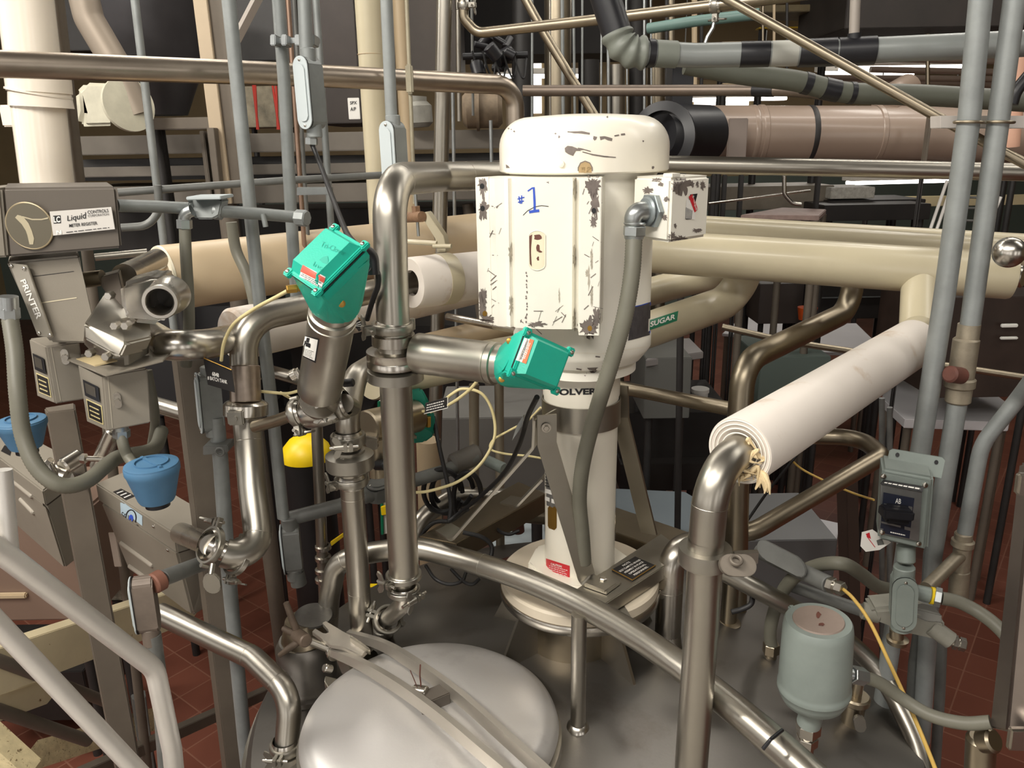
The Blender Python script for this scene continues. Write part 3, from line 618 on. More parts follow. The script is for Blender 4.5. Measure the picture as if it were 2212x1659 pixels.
decal('sticker', WHITE, cb, B, [(1478, 472), (1500, 474), (1502, 440), (1482, 428)], 4, 4, .0012)
for k in range(5): stroke('sticker_stripe', INKK, cb, B, [(1481 + k * 3, 448 + k * 1.5), (1480 + k * 3, 473)], 1.2, .0016)
decal('sticker_red_band', RED, cb, B, [(1499, 459), (1506, 452), (1494, 419), (1486, 425)], 4, 4, .0018)
text('Super-E', WHITE, cb, B, [(1500, 456), (1492, 424), (1496, 421), (1505, 452)], .01, .0024)
nl = (qa[1] - qa[0]).cross(V((0, 0, 1))).normalized(); nl = nl if nl.y < 0 else -nl
h0 = _hit(B, 1412, 455, 0); bm = BM(); hexnut(bm, h0, h0 + nl * .012, .034); cyl(bm, h0 + nl * .012, h0 + nl * .02, .027, 28, bev=.003); mk('hub_nut', bm, mat('grey_fitting', (140, 148, 150), .4, .5, .1, 20), cb)
# ---- flexible conduit from the motor
fx = T('flexible_conduit', 'thick grey flexible conduit hanging from motor terminal box elbow', 'conduit', at(1262, 1190, 1.62))
e0 = h0 + nl * .02; e2 = at(1371, 486, e0.y - .008); bm = BM(); mid = V((e2.x, e0.y + nl.y * .035, e0.z + .0))
el = fillet([e0, e0 + nl * .045, e2], .035); sweep(bm, el, [.0185 - .003 * i / len(el) for i in range(len(el))], 24); mk('elbow_fitting', bm, ZINC, fx)
dn = (at(1368, 540, e2.y) - e2).normalized()
bm = BM(); lathe(bm, [(.0195, 0), (.0215, .003), (.0195, .006)], e2 - dn * .006, dn, 28); hexnut(bm, e2 + dn * .002, e2 + dn * .020, .0225); lathe(bm, [(.019, .02), (.018, .026)], e2, dn, 28); mk('compression_nut', bm, ZINC, fx)
fp = spline([e2 + dn * .02, at(1365, 590, 1.50), at(1350, 680, 1.49), at(1325, 770, 1.49), at(1300, 850, 1.50), at(1276, 930, 1.55), at(1258, 1010, 1.58), at(1252, 1080, 1.61), at(1258, 1150, 1.625), at(1263, 1215, 1.64)], 10)
ribbed('hose', HOSE, fp, .0166, .0055, fx, depth=.05)
# ---- braces and base channels of the mixer
br = T('mixer_support_brace', 'stainless flat bar braces bolted round the mixer column', 'brace', (MX, MY, CZ - 1.05))
def flat(px, wv, th, nm='brace_bar', m=STEELS, parent=None, bend=.01):
    """flat bar along px points; wv = width vector in world, th thickness"""
    q = fillet(P(px), bend); bm = BM(); wv = V(wv); L = []
    for i, p in enumerate(q):
        t = (q[min(i + 1, len(q) - 1)] - q[max(i - 1, 0)]).normalized(); w = (wv - t * wv.dot(t)).normalized() * wv.length; n = t.cross(w).normalized() * th / 2
        L.append([bm.verts.new(p + a * w / 2 + b * n) for a, b in ((-1, -1), (1, -1), (1, 1), (-1, 1))])
    for a, b in zip(L, L[1:]):
        for j in range(4): bm.faces.new((a[j], a[(j + 1) % 4], b[(j + 1) % 4], b[j]))
    bm.faces.new(L[0]); bm.faces.new(L[-1][::-1]); return mk(nm, bm, m, parent)
flat([(1181, 896, 1.60), (1181, 958, 1.60), (1268, 1250, atz(1268, 1250, CZ - .982).y), (1300, 1262, atz(1300, 1262, CZ - .982).y), (1318, 1270, atz(1318, 1270, CZ - .982).y)], (.042, .008, 0), .006, parent=br)
flat([(1159, 902, 1.64), (1156, 962, 1.64), (985, 1156, 1.68), (958, 1140, 1.75)], (.012, .042, 0), .006, parent=br)
flat([(1338, 832, 1.76), (1340, 900, 1.76), (1402, 1152, 1.80)], (.036, -.028, 0), .006, parent=br)
flat([(1175, 1030, 1.90), (1122, 1086, 1.92), (1092, 1080, 1.98)], (.01, .04, 0), .006, parent=br)
bm = BM(); e1 = at(1197, 910, 1.665); prism(bm, [at(1165, 902, 1.60), at(1197, 884, 1.665), at(1197, 945, 1.665), at(1165, 962, 1.60)], (.006, 0.002, 0)); mk('strap_ear', bm, STEELS, br)
bm = BM(); prism(bm, [at(1150, 900, 1.62), at(1153, 900, 1.62), at(1153, 960, 1.62), at(1150, 960, 1.62)], (.02, .05, 0)); mk('strap_ear', bm, STEELS, br)
bm = BM(); bolt(bm, at(1180, 924, 1.592), (0, -1, 0), .007, .006); mk('bolt', bm, STEELB, br)
bm = BM(); q = P([(1268, 1262, 1.54), (1300, 1244, 1.57), (1344, 1256, 1.555), (1312, 1280, 1.52)]); prism(bm, [V((p.x, p.y, CZ - .982)) for p in [atz(x, y, CZ - .982) for x, y in ((1262, 1262), (1296, 1238), (1342, 1256), (1310, 1279))]], (0, 0, -.007), .001); mk('foot_plate', bm, STEELS, br)
bm = BM(); bolt(bm, atz(1303, 1255, CZ - .982), (0, 0, 1), .009, .008); bolt(bm, atz(972, 1146, CZ - 1.0), (0, 0, 1), .007, .006); mk('bolt', bm, STEELB, br)
ch = T('mixer_mounting_channel', 'stainless channel beam crossing the mixer base, black tag on it', 'channel', atz(1350, 1235, CZ - 1.06))
zc = CZ - .99
bm = BM(); prism(bm, [atz(x, y, zc) for x, y in ((1238, 1276), (1302, 1308), (1482, 1192), (1428, 1152))], (0, 0, -.038), .002); chb = mk('channel_beam', bm, STEELS, ch)
bm = BM(); prism(bm, [atz(x, y, zc - .04) for x, y in ((1300, 1308), (1345, 1300), (1385, 1370), (1372, 1382))], (0, 0, -.01), .001); mk('welded_tab', bm, STEELS, ch)
tg = T('engraved_tag', 'black engraved tag with white lettering lying on the mixer base channel', 'tag', atz(1368, 1226, zc))
bm = BM(); prism(bm, [atz(x, y, zc + .004) for x, y in ((1322, 1230), (1366, 1253), (1416, 1221), (1372, 1202))], (0, 0, -.004)); t0_ = mk('plate', bm, BLKTAG, tg)
TQ = [(1366, 1253), (1416, 1221), (1372, 1202), (1322, 1230)]
def sub(q, u0, v0, u1, v1): return [bil(q, u0, v0), bil(q, u1, v0), bil(q, u1, v1), bil(q, u0, v1)]
for s_, b_ in (('NOTE', (.35, .82, .65, .92)), ('BOLT CLAMPS TO 180 INLBS', (.06, .64, .94, .74)), ('ASSEMBLY IN PLACE', (.1, .46, .9, .56)), ('OPERATIONAL', (.15, .28, .85, .38)), ('PERSONNEL', (.2, .10, .8, .2))):
    a0, c0_, a1, c1_ = b_; text(s_, WHITE, tg, t0_.name, [bil(TQ, *p) for p in ((1 - c0_, a0), (1 - c0_, a1), (1 - c1_, a1), (1 - c1_, a0))][0:4] if False else sub([(1322, 1230), (1366, 1253), (1416, 1221), (1372, 1202)], *( (a0, 1 - c1_, a1, 1 - c0_) )) if False else sub([(1322, 1230), (1372, 1202), (1372, 1202), (1322, 1230)], 0, 0, 1, 1) if False else [bil([(1366, 1253), (1416, 1221), (1372, 1202), (1322, 1230)], u, v) for u, v in ((a0, c0_), (a1, c0_), (a1, c1_), (a0, c1_))], .01)
bm = BM()
for a_, b_ in (((1322, 1230), (1366, 1253)), ((1366, 1253), (1416, 1221))): sweep(bm, [atz(*a_, zc + .004), atz(*b_, zc + .004)], .0012, 6)
mk('bright_edge', bm, BRASS, tg)
ch2 = T('mixer_side_channel', 'dull steel channel beam running left from the mixer base', 'channel', atz(1010, 1140, CZ - 1.06))
bm = BM(); prism(bm, [atz(x, y, CZ - 1.01) for x, y in ((905, 1158), (985, 1174), (1180, 1066), (1120, 1040))], (0, 0, -.06), .002); mk('channel_beam', bm, STEELD, ch2)
bm = BM(); prism(bm, [atz(x, y, CZ - 1.004) for x, y in ((945, 1148), (984, 1160), (1000, 1148), (965, 1130))], (0, 0, -.006), .001); mk('foot_plate', bm, STEELS, ch2)
ch3 = T('mixer_rear_channel', 'dark steel channel beam behind the mixer to the right', 'channel', atz(1400, 1130, CZ - 1.1))
bm = BM(); prism(bm, [atz(x, y, CZ - 1.03) for x, y in ((1330, 1095), (1330, 1150), (1470, 1200), (1490, 1150))], (0, 0, -.05), .002); mk('channel_beam', bm, STEELD, ch3)
# ================================================================ actuated valves with green control tops
def hull(bm_, pts):
    vs_ = [bm_.verts.new(V(p)) for p in pts]; r = bmesh.ops.convex_hull(bm_, input=vs_)
    bmesh.ops.delete(bm_, geom=[g for g in r['geom_interior'] if isinstance(g, bmesh.types.BMVert)], context='VERTS')
def control_top(th, C0, s, l, Wd, L, base, axis, rb, m=GREEN):
    s = V(s).normalized(); l = V(l); l = (l - s * l.dot(s)).normalized(); n = s.cross(l).normalized()
    if n.dot(CP - C0) < 0: n = -n
    def rect(c, w, q): return [c + s * a * w / 2 + l * b * q / 2 for a, b in ((-1, -1), (1, -1), (1, 1), (-1, 1))]
    a = V(axis).normalized(); x, y, _ = frame(a, s)
    bm = BM(); hull(bm, rect(C0 - n * .002, Wd * .97, L * .97) + rect(C0 - n * .02, Wd * .97, L * .97) + [base + a * .012 + (x * math.cos(t) + y * math.sin(t)) * rb * 1.12 for t in [math.pi / 4 * k + .3 for k in range(8)]] + [base + (x * math.cos(t) + y * math.sin(t)) * rb * 1.02 for t in [math.pi / 4 * k for k in range(8)]])
    bmesh.ops.bevel(bm, geom=bm.edges[:], offset=.0025, segments=2, affect='EDGES', clamp_overlap=True)
    bd = mk('housing', bm, m, th, ang=50)
    bm = BM(); prism(bm, rect(C0 + n * .0, Wd, L), n * .008, .002)
    hull(bm, rect(C0 + n * .007, Wd * .9, L * .9) + [p for p in rect(C0 + n * .024 - l * L * .02, Wd * .76, L * .70)])
    for p in rect(C0, Wd * .93, L * 1.0): prism(bm, [p + s * u * .008 + l * v * .008 for u, v in ((-1, -1), (1, -1), (1, 1), (-1, 1))], n * .010, .002)
    ld = mk('lid', bm, m, th, ang=25)
    bm = BM(); sweep(bm, [p + n * -.001 for p in rect(C0, Wd * .985, L * .985)] + [rect(C0, Wd * .985, L * .985)[0] - n * .001], .0014, 6); mk('lid_gasket', bm, BLACK, th)
    for p in rect(C0, Wd * .93, L * 1.0): bm = BM(); screw(bm, p + n * .010, n, .0042, .003); mk('lid_screw', bm, STEELB, ld)
    return bd, ld, n
def actuator(th, a, b, r, m=STEELS):
    a, b = V(a), V(b); d = (b - a); L = d.length
    bm = BM(); lathe(bm, [(r * .75, -.004), (r, 0), (r, L * .18), (r * .985, L * .185), (r * .985, L * .82), (r, L * .83), (r, L * .86), (r * .96, L * .865), (r * .96, L * .89), (r, L * .895), (r, L * .93), (r * .9, L * .94), (r * .9, L * 1.02)], a, d, 64); return mk('actuator_cylinder', bm, m, th)
# ---- valve A (left, upright)
vA = T('upright_actuated_valve', 'upright steel valve actuator with green cap, left of the motor', 'valve', at(690, 890, 1.56))
a0, a1 = atd(690, 842, 1.58), atd(722, 662, 1.40); rA = 95 / 2 / F * 1.56
cylA = actuator(vA, a0, a1, rA)
bdA, ldA, nA = control_top(vA, atd(708, 565, 1.30), (.66, -.68, -.25), (-.6, -.45, -.62), .094, .108, a1, a1 - a0, rA)
LQ = [(712, 632), (640, 582), (700, 506), (779, 546)]
decal('warning_label', WHITE, vA, [ldA.name], [(647, 598), (695, 623), (703, 598), (655, 573)], 5, 4, .0008); decal('red_band', mat('pink_red_label', (226, 100, 84), .5), vA, [ldA.name], [(650, 586), (699, 611), (702, 601), (655, 573)], 5, 3, .0014)
textlines(INKK, vA, ldA.name, [(649, 598), (694, 622), (698, 612), (652, 588)], 3, .4, .0014)
EMB = mat('embossed_green_plastic', (20, 156, 135), .5)
for s_, q in (('Tri-Clover', [(692, 532), (744, 552), (749, 542), (697, 521)]), ('Inc.', [(676, 574), (698, 586), (702, 577), (680, 565)])): text(s_, EMB, vA, ldA.name, q, .0, .0008, name='embossed_lettering')
blob('embossed_emblem', EMB, vA, ldA.name, [(702 + 8 * math.cos(t) * (1 + .5 * (k % 2)), 562 + 7 * math.sin(t) * (1 + .5 * (k % 2))) for k, t in enumerate([2 * math.pi * k / 6 for k in range(6)])], .0009)
bq = decal('label_black_edge', INKK, vA, cylA.name, [(646, 766), (682, 784), (690, 732), (655, 724)], 8, 6, .0005); decal('pictogram_label', WHITE, vA, cylA.name, [(647, 764), (680, 779), (687, 734), (656, 725)], 8, 6, .0008)
for q in ([(657, 746), (669, 750), (672, 742), (660, 738)], [(662, 738), (668, 740), (670, 730), (664, 729)], [(656, 742), (661, 744), (662, 736), (657, 735)], [(667, 750), (671, 751), (672, 744), (668, 743)]): decal('pictogram', INKK, vA, cylA.name, q, 2, 2, .0012)
textlines(INKK, vA, cylA.name, [(649, 764), (676, 775), (680, 758), (652, 750)], 5, .35, .0012)
bm = BM(); c_ = at(629, 624, 1.33); d_ = V((.75, .35, 0)).normalized(); hexnut(bm, c_ - d_ * .008, c_ + d_ * .010, .0075); cyl(bm, c_, c_ + d_ * .03, .006, 14); mk('brass_air_fitting', bm, BRASS, vA)
for x, y in ((650, 633), (738, 656)):
    h = _hit([bdA.name], x, y, 0)
    if h is not None: bm = BM(); lathe(bm, [(.0065, 0), (.0065, .002), (.0045, .003), (0, .003)], h, (CP - h), 16); mk('port_plug', bm, ZINC if x < 700 else BRASS, vA)
# body: crosswise pipe stub, clamps, ball body
k1, k2 = at(612, 902, 1.62), at(752, 868, 1.60); dr = (k2 - k1).normalized()
bm = BM(); c_ = at(690, 886, 1.585); lathe(bm, [(.03, -.036), (.034, -.03), (.036, 0), (.034, .03), (.03, .036)], c_, dr, 40); lathe(bm, [(.026, 0), (.031, .02), (.031, .045), (.04, .047), (.04, .053)], c_, (a0 - c_), 36); mk('valve_body', bm, STEELB, vA)
for x, y, r_ in ((640, 893, .030), (664, 888, .030), (716, 878, .034), (738, 872, .034)): clamp(vA, at(x, y, 1.6), dr, r_ * .78, (0, -.5, -1) if x < 650 else (0, -1, .3), .03, ears=x in (640, 716), th=.014)
bm = BM(); q_ = at(632, 795, 1.52); prism(bm, [at(634, 805, 1.53), at(640, 800, 1.53), at(690, 880, 1.5), at(682, 884, 1.5)], (.0, .012, .004), .001); cyl(bm, at(629, 812, 1.54), at(641, 806, 1.54), .012, 20, bev=.001); cyl(bm, at(712, 852, 1.54), at(724, 852, 1.53), .009, 16); mk('yoke_bracket', bm, STEELB, vA)
bm = BM(); cyl(bm, at(742, 828, 1.55), at(764, 826, 1.545), .0085, 16, bev=.002); cyl(bm, at(724, 826, 1.56), at(744, 828, 1.55), .005, 12); mk('black_vent_fitting', bm, BLACKP, vA)
pipe('cross_pipe', 'short thin steel pipe from left vertical pipe into the upright valve', 'pipe', STEELD, [(550, 922, 1.66), (600, 908, 1.63), (640, 893, 1.6)], 26, bend=.0)
# cord grip on the back of cap A
cg = T('black_cord_grip', 'black cord grip and cable at right side of the upright green cap', 'cable', at(800, 560, 1.42))
bm = BM(); sweep(bm, fillet([at(785, 540, 1.42), at(803, 552, 1.43), at(806, 592, 1.43)], .02), .0125, 16); mk('grip_nut', bm, BLACKP, cg)
bm = BM(); sweep(bm, spline([at(798, 580, 1.42), at(815, 588, 1.43), at(817, 615, 1.44), at(808, 640, 1.46), at(800, 665, 1.48), at(793, 690, 1.5)]), .0052, 12); mk('cable', bm, BLACK, cg)
# air tube from cap A
pipe('air_tube', 'thin yellowed air tube looping from the upright green cap down to the left', 'tube', TUBEY, [(629, 624, 1.33), (600, 640, 1.4), (548, 668, 1.5), (505, 700, 1.56), (484, 740, 1.6), (478, 779, 1.62)], r=.0036, smooth=True, seg=10)
pipe('air_tube', 'thin yellowed air tube running level behind the upright steel valve', 'tube', TUBEY, [(558, 845, 1.75), (590, 848, 1.75), (620, 850, 1.74), (650, 843, 1.72)], r=.0036, smooth=True, seg=10)
pipe('air_tube', 'short yellowed air tube slanting down beside the cross pipe', 'tube', TUBEY, [(606, 848, 1.78), (640, 868, 1.74), (652, 880, 1.7)], r=.0036, smooth=True, seg=10)
# ---- vertical pipe A with elbows, check valve sleeve, clamps
PA = T('left_product_pipe', 'stainless pipe bending down left of the upright valve to the meter', 'pipe', at(560, 1245, 1.6))
Y_ = lambda w: .0635
oA = pipe('pipe', None, None, STEEL, [(905, 606, 47), (660, 664, 57), (524, 693, 60), (531, 880, 59), (545, 1050, 60), (567, 1222, 62), (484, 1194, 63)], D=.0635, bend=[.1, .085, .0, .0, .05], parent=PA, seg=32)
seams(PA, oA, [.30, .74, .92])
a_, b_ = atd(528, 790, 1.80), atd(531, 868, 1.80); bm = BM(); cyl(bm, a_, b_, .0345, 32, bev=.002); cyl(bm, a_ + (b_ - a_) * .35, a_ + (b_ - a_) * .4, .036, 32); mk('coupling_sleeve', bm, mat('heat_tinted_steel', (164, 150, 138), .35, 1, .2, 20), PA)
c_ = atd(531, 884, 1.81); ax_ = (atd(532, 960, 1.82) - c_).normalized()
bm = BM(); lathe(bm, [(.034, -.022), (.044, -.018), (.05, -.012), (.05, .012), (.045, .016), (.034, .018)], c_, ax_, 40); mk('union_nut', bm, STEELB, PA)
bm = BM(); box(bm, c_ + V((-.006, -.05, -.002)), (.018, 0, 0), (0, .008, 0), (0, 0, .017), .003); cyl(bm, c_ + V((-.006, -.058, -.002)), c_ + V((-.006, -.062, -.002)), .006, 16); mk('clamp_lug', bm, CAST, PA)
cl1 = clamp(PA, atd(512, 1202, 1.735), (atd(484, 1194, 1.7) - atd(540, 1208, 1.75)), .032, (0, -.3, -1), .04, th=.014)
cl2 = clamp(PA, atd(455, 1178, 1.72), (atd(484, 1194, 1.7) - atd(540, 1208, 1.75)), .032, (-.4, -.2, 1), .05, th=.014)
bm = BM(); cyl(bm, atd(500, 1198, 1.72), atd(456, 1178, 1.72), .022, 28); cyl(bm, atd(456, 1178, 1.72), at(392, 1152, 2.0), .024, 28, r2=.03); mk('inlet_ferrule', bm, STEELB, PA)
bm = BM(); wp = atd(460, 1257, 1.68); prism(bm, stadium(wp, (0, 0, 1), (1, 0, 0), .05, .036), (0, -.008, 0), .002); cyl(bm, atd(460, 1218, 1.68), wp + V((0, -.004, .02)), .006, 14); mk('hanging_wing_nut', bm, CAST, PA)
# black tag on it
tb = T('batch_tank_tag', 'black engraved tag reading BATCH TANK hung beside the left vertical pipe', 'tag', at(470, 830, 1.6))
q = P([(439, 773, 1.62), (500, 799, 1.60), (507, 848, 1.60), (449, 831, 1.62)]); bm = BM(); prism(bm, q, (0, .003, 0)); ta = mk('plate', bm, BLKTAG, tb)
text('6B48', WHITE, tb, ta.name, [(459, 811), (474, 815), (473, 806), (459, 802)], .02); text('# BATCH TANK', WHITE, tb, ta.name, [(449, 820), (492, 830), (491, 821), (449, 811)], .01)
pipe('tag_hanger_wire', None, None, BRASS, [(439, 773, 1.615), (500, 799, 1.595)], r=.0012, bend=0, parent=tb, seg=6)
# ---- valve B: centre vertical pipe with horizontal actuator
PB = T('centre_product_pipe', 'stainless pipe bending down just left of the motor to the tank', 'pipe', at(850, 1330, 1.5))
oB = pipe('pipe', None, None, STEEL, [(1110, 380, 1.98), (948, 382, 1.80), (840, 388, 1.52), (845, 600, 1.49), (857, 880, 1.5), (873, 1245, 1.51)], 57, bend=[.05, .085, 0, 0], parent=PB, seg=32); pipe('lower_elbow', None, None, STEEL, [(873, 1240, 1.51), (872, 1304, 1.52), (824, 1350, 1.72)], 40, bend=.05, parent=PB, seg=28)
seams(PB, oB, [.12, .36])
rB = o_path[oB.name][1]; dn = (at(857, 880, 1.5) - at(845, 600, 1.49)).normalized()
clamp(PB, at(848, 706, 1.495), dn, rB * .96, (-.85, -.55, 0), .03, th=.018)
bm = BM(); c_ = at(851, 760, 1.5); lathe(bm, [(rB * .95, -.04), (rB * 1.3, -.036), (rB * 1.32, -.016), (rB, -.012), (rB, -.006), (rB * 1.68, -.003), (rB * 1.68, .012), (rB * 1.66, .013), (rB * 1.68, .014), (rB * 1.68, .027), (rB, .03)], c_, dn, 44, cap=False); bdB = mk('valve_body_flange', bm, STEELB, PB)
bm = BM(); lathe(bm, [(rB * 1.0, -.018), (rB * 1.72, -.010), (rB * 1.75, .010), (rB * 1.0, .016)], at(854, 808, 1.5), dn, 44, cap=False); mk('lower_flange', bm, CAST, PB)
clamp(PB, at(872, 1243, 1.51), (0, 0, -1), rB * .92, (-.6, -.8, 0), .03, th=.012); clamp(PB, at(872, 1275, 1.515), (0, 0, -1), rB * .85, (.8, -.6, 0), .05, th=.012)
clamp(PB, at(838, 1338, 1.66), (at(822, 1352, 1.74) - at(860, 1312, 1.58)), rB * .85, (-.9, 0, .35), .03, th=.016)
bm = BM(); hT = _hit([tshell.name], 828, 1372, 0); cyl(bm, at(824, 1350, 1.74), hT, rB * .8, 28); mk('tank_nozzle', bm, STEEL, PB)
vB = T('horizontal_actuated_valve', 'horizontal steel valve actuator with green cap in front of the motor', 'valve', at(985, 830, 1.45))
b0_, b1_ = at(903, 763, 1.49), at(1086, 787, 1.405); rBv = 88 / 2 / F * dep(b0_)
cylB = actuator(vB, b0_, b1_, rBv)
bm = BM(); prism(bm, [at(879, 752, 1.49), at(886, 737, 1.49), at(905, 734, 1.48), at(903, 812, 1.48), at(897, 800, 1.48), at(899, 745, 1.48), at(889, 744, 1.49), at(883, 756, 1.49)], (0, .04, 0), .001); cyl(bm, at(862, 762, 1.5), at(905, 763, 1.49), .013, 20); mk('yoke_bracket', bm, STEELB, vB)
bdB2, ldB, nB = control_top(vB, at(1166, 781, 1.335), (-.36, -.28, -.87), (.78, .55, -.5), .080, .108, b1_, b1_ - b0_, rBv * .95)
decal('warning_label', WHITE, vB, [ldB.name], [(1115, 778), (1137, 786), (1154, 735), (1134, 730)], 5, 5, .0009); decal('orange_band', ORNG, vB, [ldB.name], [(1128, 783), (1137, 786), (1154, 735), (1145, 732)], 4, 5, .0014)
text('WARNING', WHITE, vB, ldB.name, [(1135, 777), (1147, 742), (1143, 741), (1131, 776)], .01, .002)
textlines(INKK, vB, ldB.name, [(1128, 779), (1143, 735), (1135, 732), (1118, 776)], 4, .4, .0014)
for x, y in ((1107, 719), (1101, 737), (1084, 819)):
    h = _hit([bdB2.name], x, y, 0)
    if h is not None: bm = BM(); d_ = (CP - h).normalized(); lathe(bm, [(.006, -.004), (.006, .001), (.0045, .002), (0, .002)], h, d_, 16); mk('brass_plug', bm, BRASS, vB)
# ---- pipe C under the upright valve
PC = T('lower_product_pipe', 'stainless pipe with clamps and check valve standing under the upright valve', 'pipe', at(778, 1400, 1.68))
oC = pipe('pipe', None, None, STEEL, [(830, 772, 1.95), (768, 812, 1.74), (750, 900, 1.66), (760, 1050, 1.67), (777, 1300, 1.68), (784, 1400, 1.69)], 46, bend=[.06, .03, 0, 0], parent=PC, seg=28)
rC = o_path[oC.name][1]; seams(PC, oC, [.55, .82]); dn = V((0, 0, -1))
bm = BM(); cyl(bm, at(742, 872, 1.60), at(757, 880, 1.66), .022, 24); mk('branch', bm, STEEL, PC)
clamp(PC, at(752, 948, 1.66), dn, rC * 1.1, (.2, -1, 0), .04, th=.022)
bm = BM(); lathe(bm, [(rC, -.03), (rC * 1.3, -.026), (rC * 1.3, -.02), (rC * 2.0, -.014), (rC * 2.02, .016), (rC * 1.9, .02), (rC, .022)], at(756, 994, 1.665), dn, 44, cap=False); mk('check_valve_flange', bm, CAST, PC)
clamp(PC, at(759, 1038, 1.67), dn, rC * 1.08, (-.75, -.6, 0), .03, th=.018)
bm = BM(); lathe(bm, [(rC * 1.3, .05), (rC * 1.25, .0), (rC, -.003)], V((at(784, 1400, 1.69).x, 1.69, tz(.5) - .01)), seg=28, cap=False); mk('weld_collar', bm, STEEL, PC)
# sample cock hardware beside check valve
sm = T('side_tee_fitting', 'dull steel tee fitting lying behind the clamps of the lower pipe', 'fitting', at(840, 960, 1.9))
bm = BM(); cyl(bm, at(790, 925, 1.85), at(898, 898, 2.0), .045, 28, bev=.004); cyl(bm, at(812, 940, 1.85), at(818, 1020, 1.86), .036, 24); mk('tee_body', bm, STEELD, sm)
bm = BM(); cyl(bm, at(812, 1004, 1.83), at(836, 1004, 1.8), .014, 16, bev=.003); mk('black_knob', bm, BLACKP, sm)
bm = BM(); prism(bm, [at(786, 940, 1.8), at(815, 946, 1.8), at(816, 970, 1.8), at(800, 975, 1.8), at(789, 962, 1.8)], (0, .03, 0), .002); mk('latch', bm, STEELB, sm)
# valve C (behind, darker)
vC = T('rear_green_valve', 'green capped steel valve half hidden behind the centre pipe', 'valve', at(905, 960, 2.1))
c0_, c1_ = at(860, 915, 2.1), at(903, 905, 2.05); bm = BM(); cyl(bm, c0_, c1_, .055, 36, bev=.006); mk('actuator_cylinder', bm, STEELB, vC)
bm = BM(); hull(bm, P([(886, 842, 2.0), (910, 838, 2.0), (922, 858, 2.0), (940, 900, 2.03), (938, 940, 2.03), (918, 955, 2.03), (890, 958, 2.03), (884, 900, 2.0)]) + P([(886, 846, 2.12), (915, 845, 2.12), (936, 900, 2.12), (918, 950, 2.12), (890, 953, 2.12)])); bmesh.ops.bevel(bm, geom=bm.edges[:], offset=.004, segments=2, affect='EDGES', clamp_overlap=True); mk('housing', bm, GREEND, vC, ang=50)
bm = BM(); hexnut(bm, at(925, 900, 2.0), at(925, 922, 2.0), .008); mk('brass_fitting', bm, BRASS, vC)
pipe('air_tube', 'yellowed air tube looping from rear green valve past black tag', 'tube', TUBEY, [(884, 876, 1.98), (905, 888, 1.97), (925, 886, 1.96), (952, 872, 1.94), (975, 852, 1.93), (1000, 840, 1.93), (1040, 850, 1.93), (1064, 890, 1.93), (1068, 945, 1.92), (1040, 1000, 1.9), (990, 1040, 1.88), (930, 1060, 1.87), (896, 1064, 1.86)], r=.004, smooth=True, seg=10)
pipe('air_tube', 'yellowed air tube running up to the horizontal valve underside', 'tube', TUBEY, [(930, 890, 1.95), (970, 874, 1.9), (1010, 846, 1.85), (1040, 815, 1.8), (1075, 800, 1.6)], r=.004, smooth=True, seg=10)
pipe('air_tube', 'thin yellow air tube curling between rear posts toward the mixer brace', 'tube', TUBEY, [(1168, 880, 1.85), (1140, 908, 1.88), (1100, 930, 1.92), (1066, 950, 1.95), (1060, 970, 1.95), (1090, 980, 1.95), (1140, 985, 1.95), (1170, 990, 1.95)], r=.003, smooth=True, seg=10)
t2 = T('cable_tag', 'small black engraved tag tied to air tube under horizontal valve', 'tag', at(942, 890, 1.9))
bm = BM(); prism(bm, P([(917, 893, 1.9), (966, 881, 1.9), (967, 858, 1.9), (919, 871, 1.9)]), (0, .002, 0)); tq = mk('plate', bm, BLKTAG, t2); textlines(WHITE, t2, tq.name, [(920, 889), (963, 879), (963, 862), (921, 873)], 3, .5); bm = BM(); sweep(bm, P([(916, 894, 1.899), (967, 881, 1.899), (967, 858, 1.899)]), .001, 6); mk('bright_edge', bm, WHITE, t2)
t3 = T('cable_tag', 'tiny black engraved tag hanging on wire beside the upright valve cylinder', 'tag', at(778, 710, 1.5))
bm = BM(); prism(bm, P([(762, 700, 1.5), (778, 688, 1.5), (790, 708, 1.5), (775, 716, 1.5)]), (0, .002, 0)); tq = mk('plate', bm, BLKTAG, t3); textlines(WHITE, t3, tq.name, [(766, 705), (786, 707), (778, 692), (764, 700)], 3, .4); bm = BM(); sweep(bm, P([(774, 686, 1.499), (792, 706, 1.499), (800, 712, 1.499)]), .001, 6); mk('wire', bm, BRASS, t3)
# black cables
for lb, pts, r_ in (('black cable dropping from the horizontal green cap behind the mixer brace', [(1160, 858, 1.45), (1140, 900, 1.55), (1122, 960, 1.7), (1090, 1020, 1.78), (1040, 1070, 1.85), (990, 1110, 1.9), (970, 1125, 1.9)], .0055),
                    ('black cable falling from rear green valve to the side channel', [(936, 900, 2.05), (950, 970, 2.0), (966, 1040, 1.97), (974, 1090, 1.95), (970, 1128, 1.93)], .006),
                    ('black cable with looped end over the tank top under spray pipe', [(905, 1180, 1.95), (915, 1150, 1.95), (940, 1128, 1.95), (975, 1124, 1.95), (1010, 1100, 1.9)], .006),
                    ('black cable sagging below the spray ring pipe at left', [(920, 1222, 1.8), (940, 1250, 1.75), (970, 1262, 1.74), (998, 1255, 1.75), (1006, 1238, 1.78)], .0045),
                    ('short black cable sagging below the spray ring pipe', [(975, 1230, 1.8), (1000, 1255, 1.75), (1020, 1262, 1.74), (1036, 1250, 1.75)], .0045),
                    ('black cable looping under the side channel near the mixer foot', [(1000, 1150, 1.9), (1040, 1160, 1.9), (1062, 1180, 1.9), (1058, 1215, 1.88)], .006),
                    ('black cable curling off the side channel to the rusty fitting', [(1064, 1130, 2.0), (1080, 1148, 2.0), (1100, 1154, 2.0), (1122, 1146, 2.0)], .005)):
    pipe('black_cable', lb, 'cable', BLACK, pts, r=r_, smooth=True, seg=10)
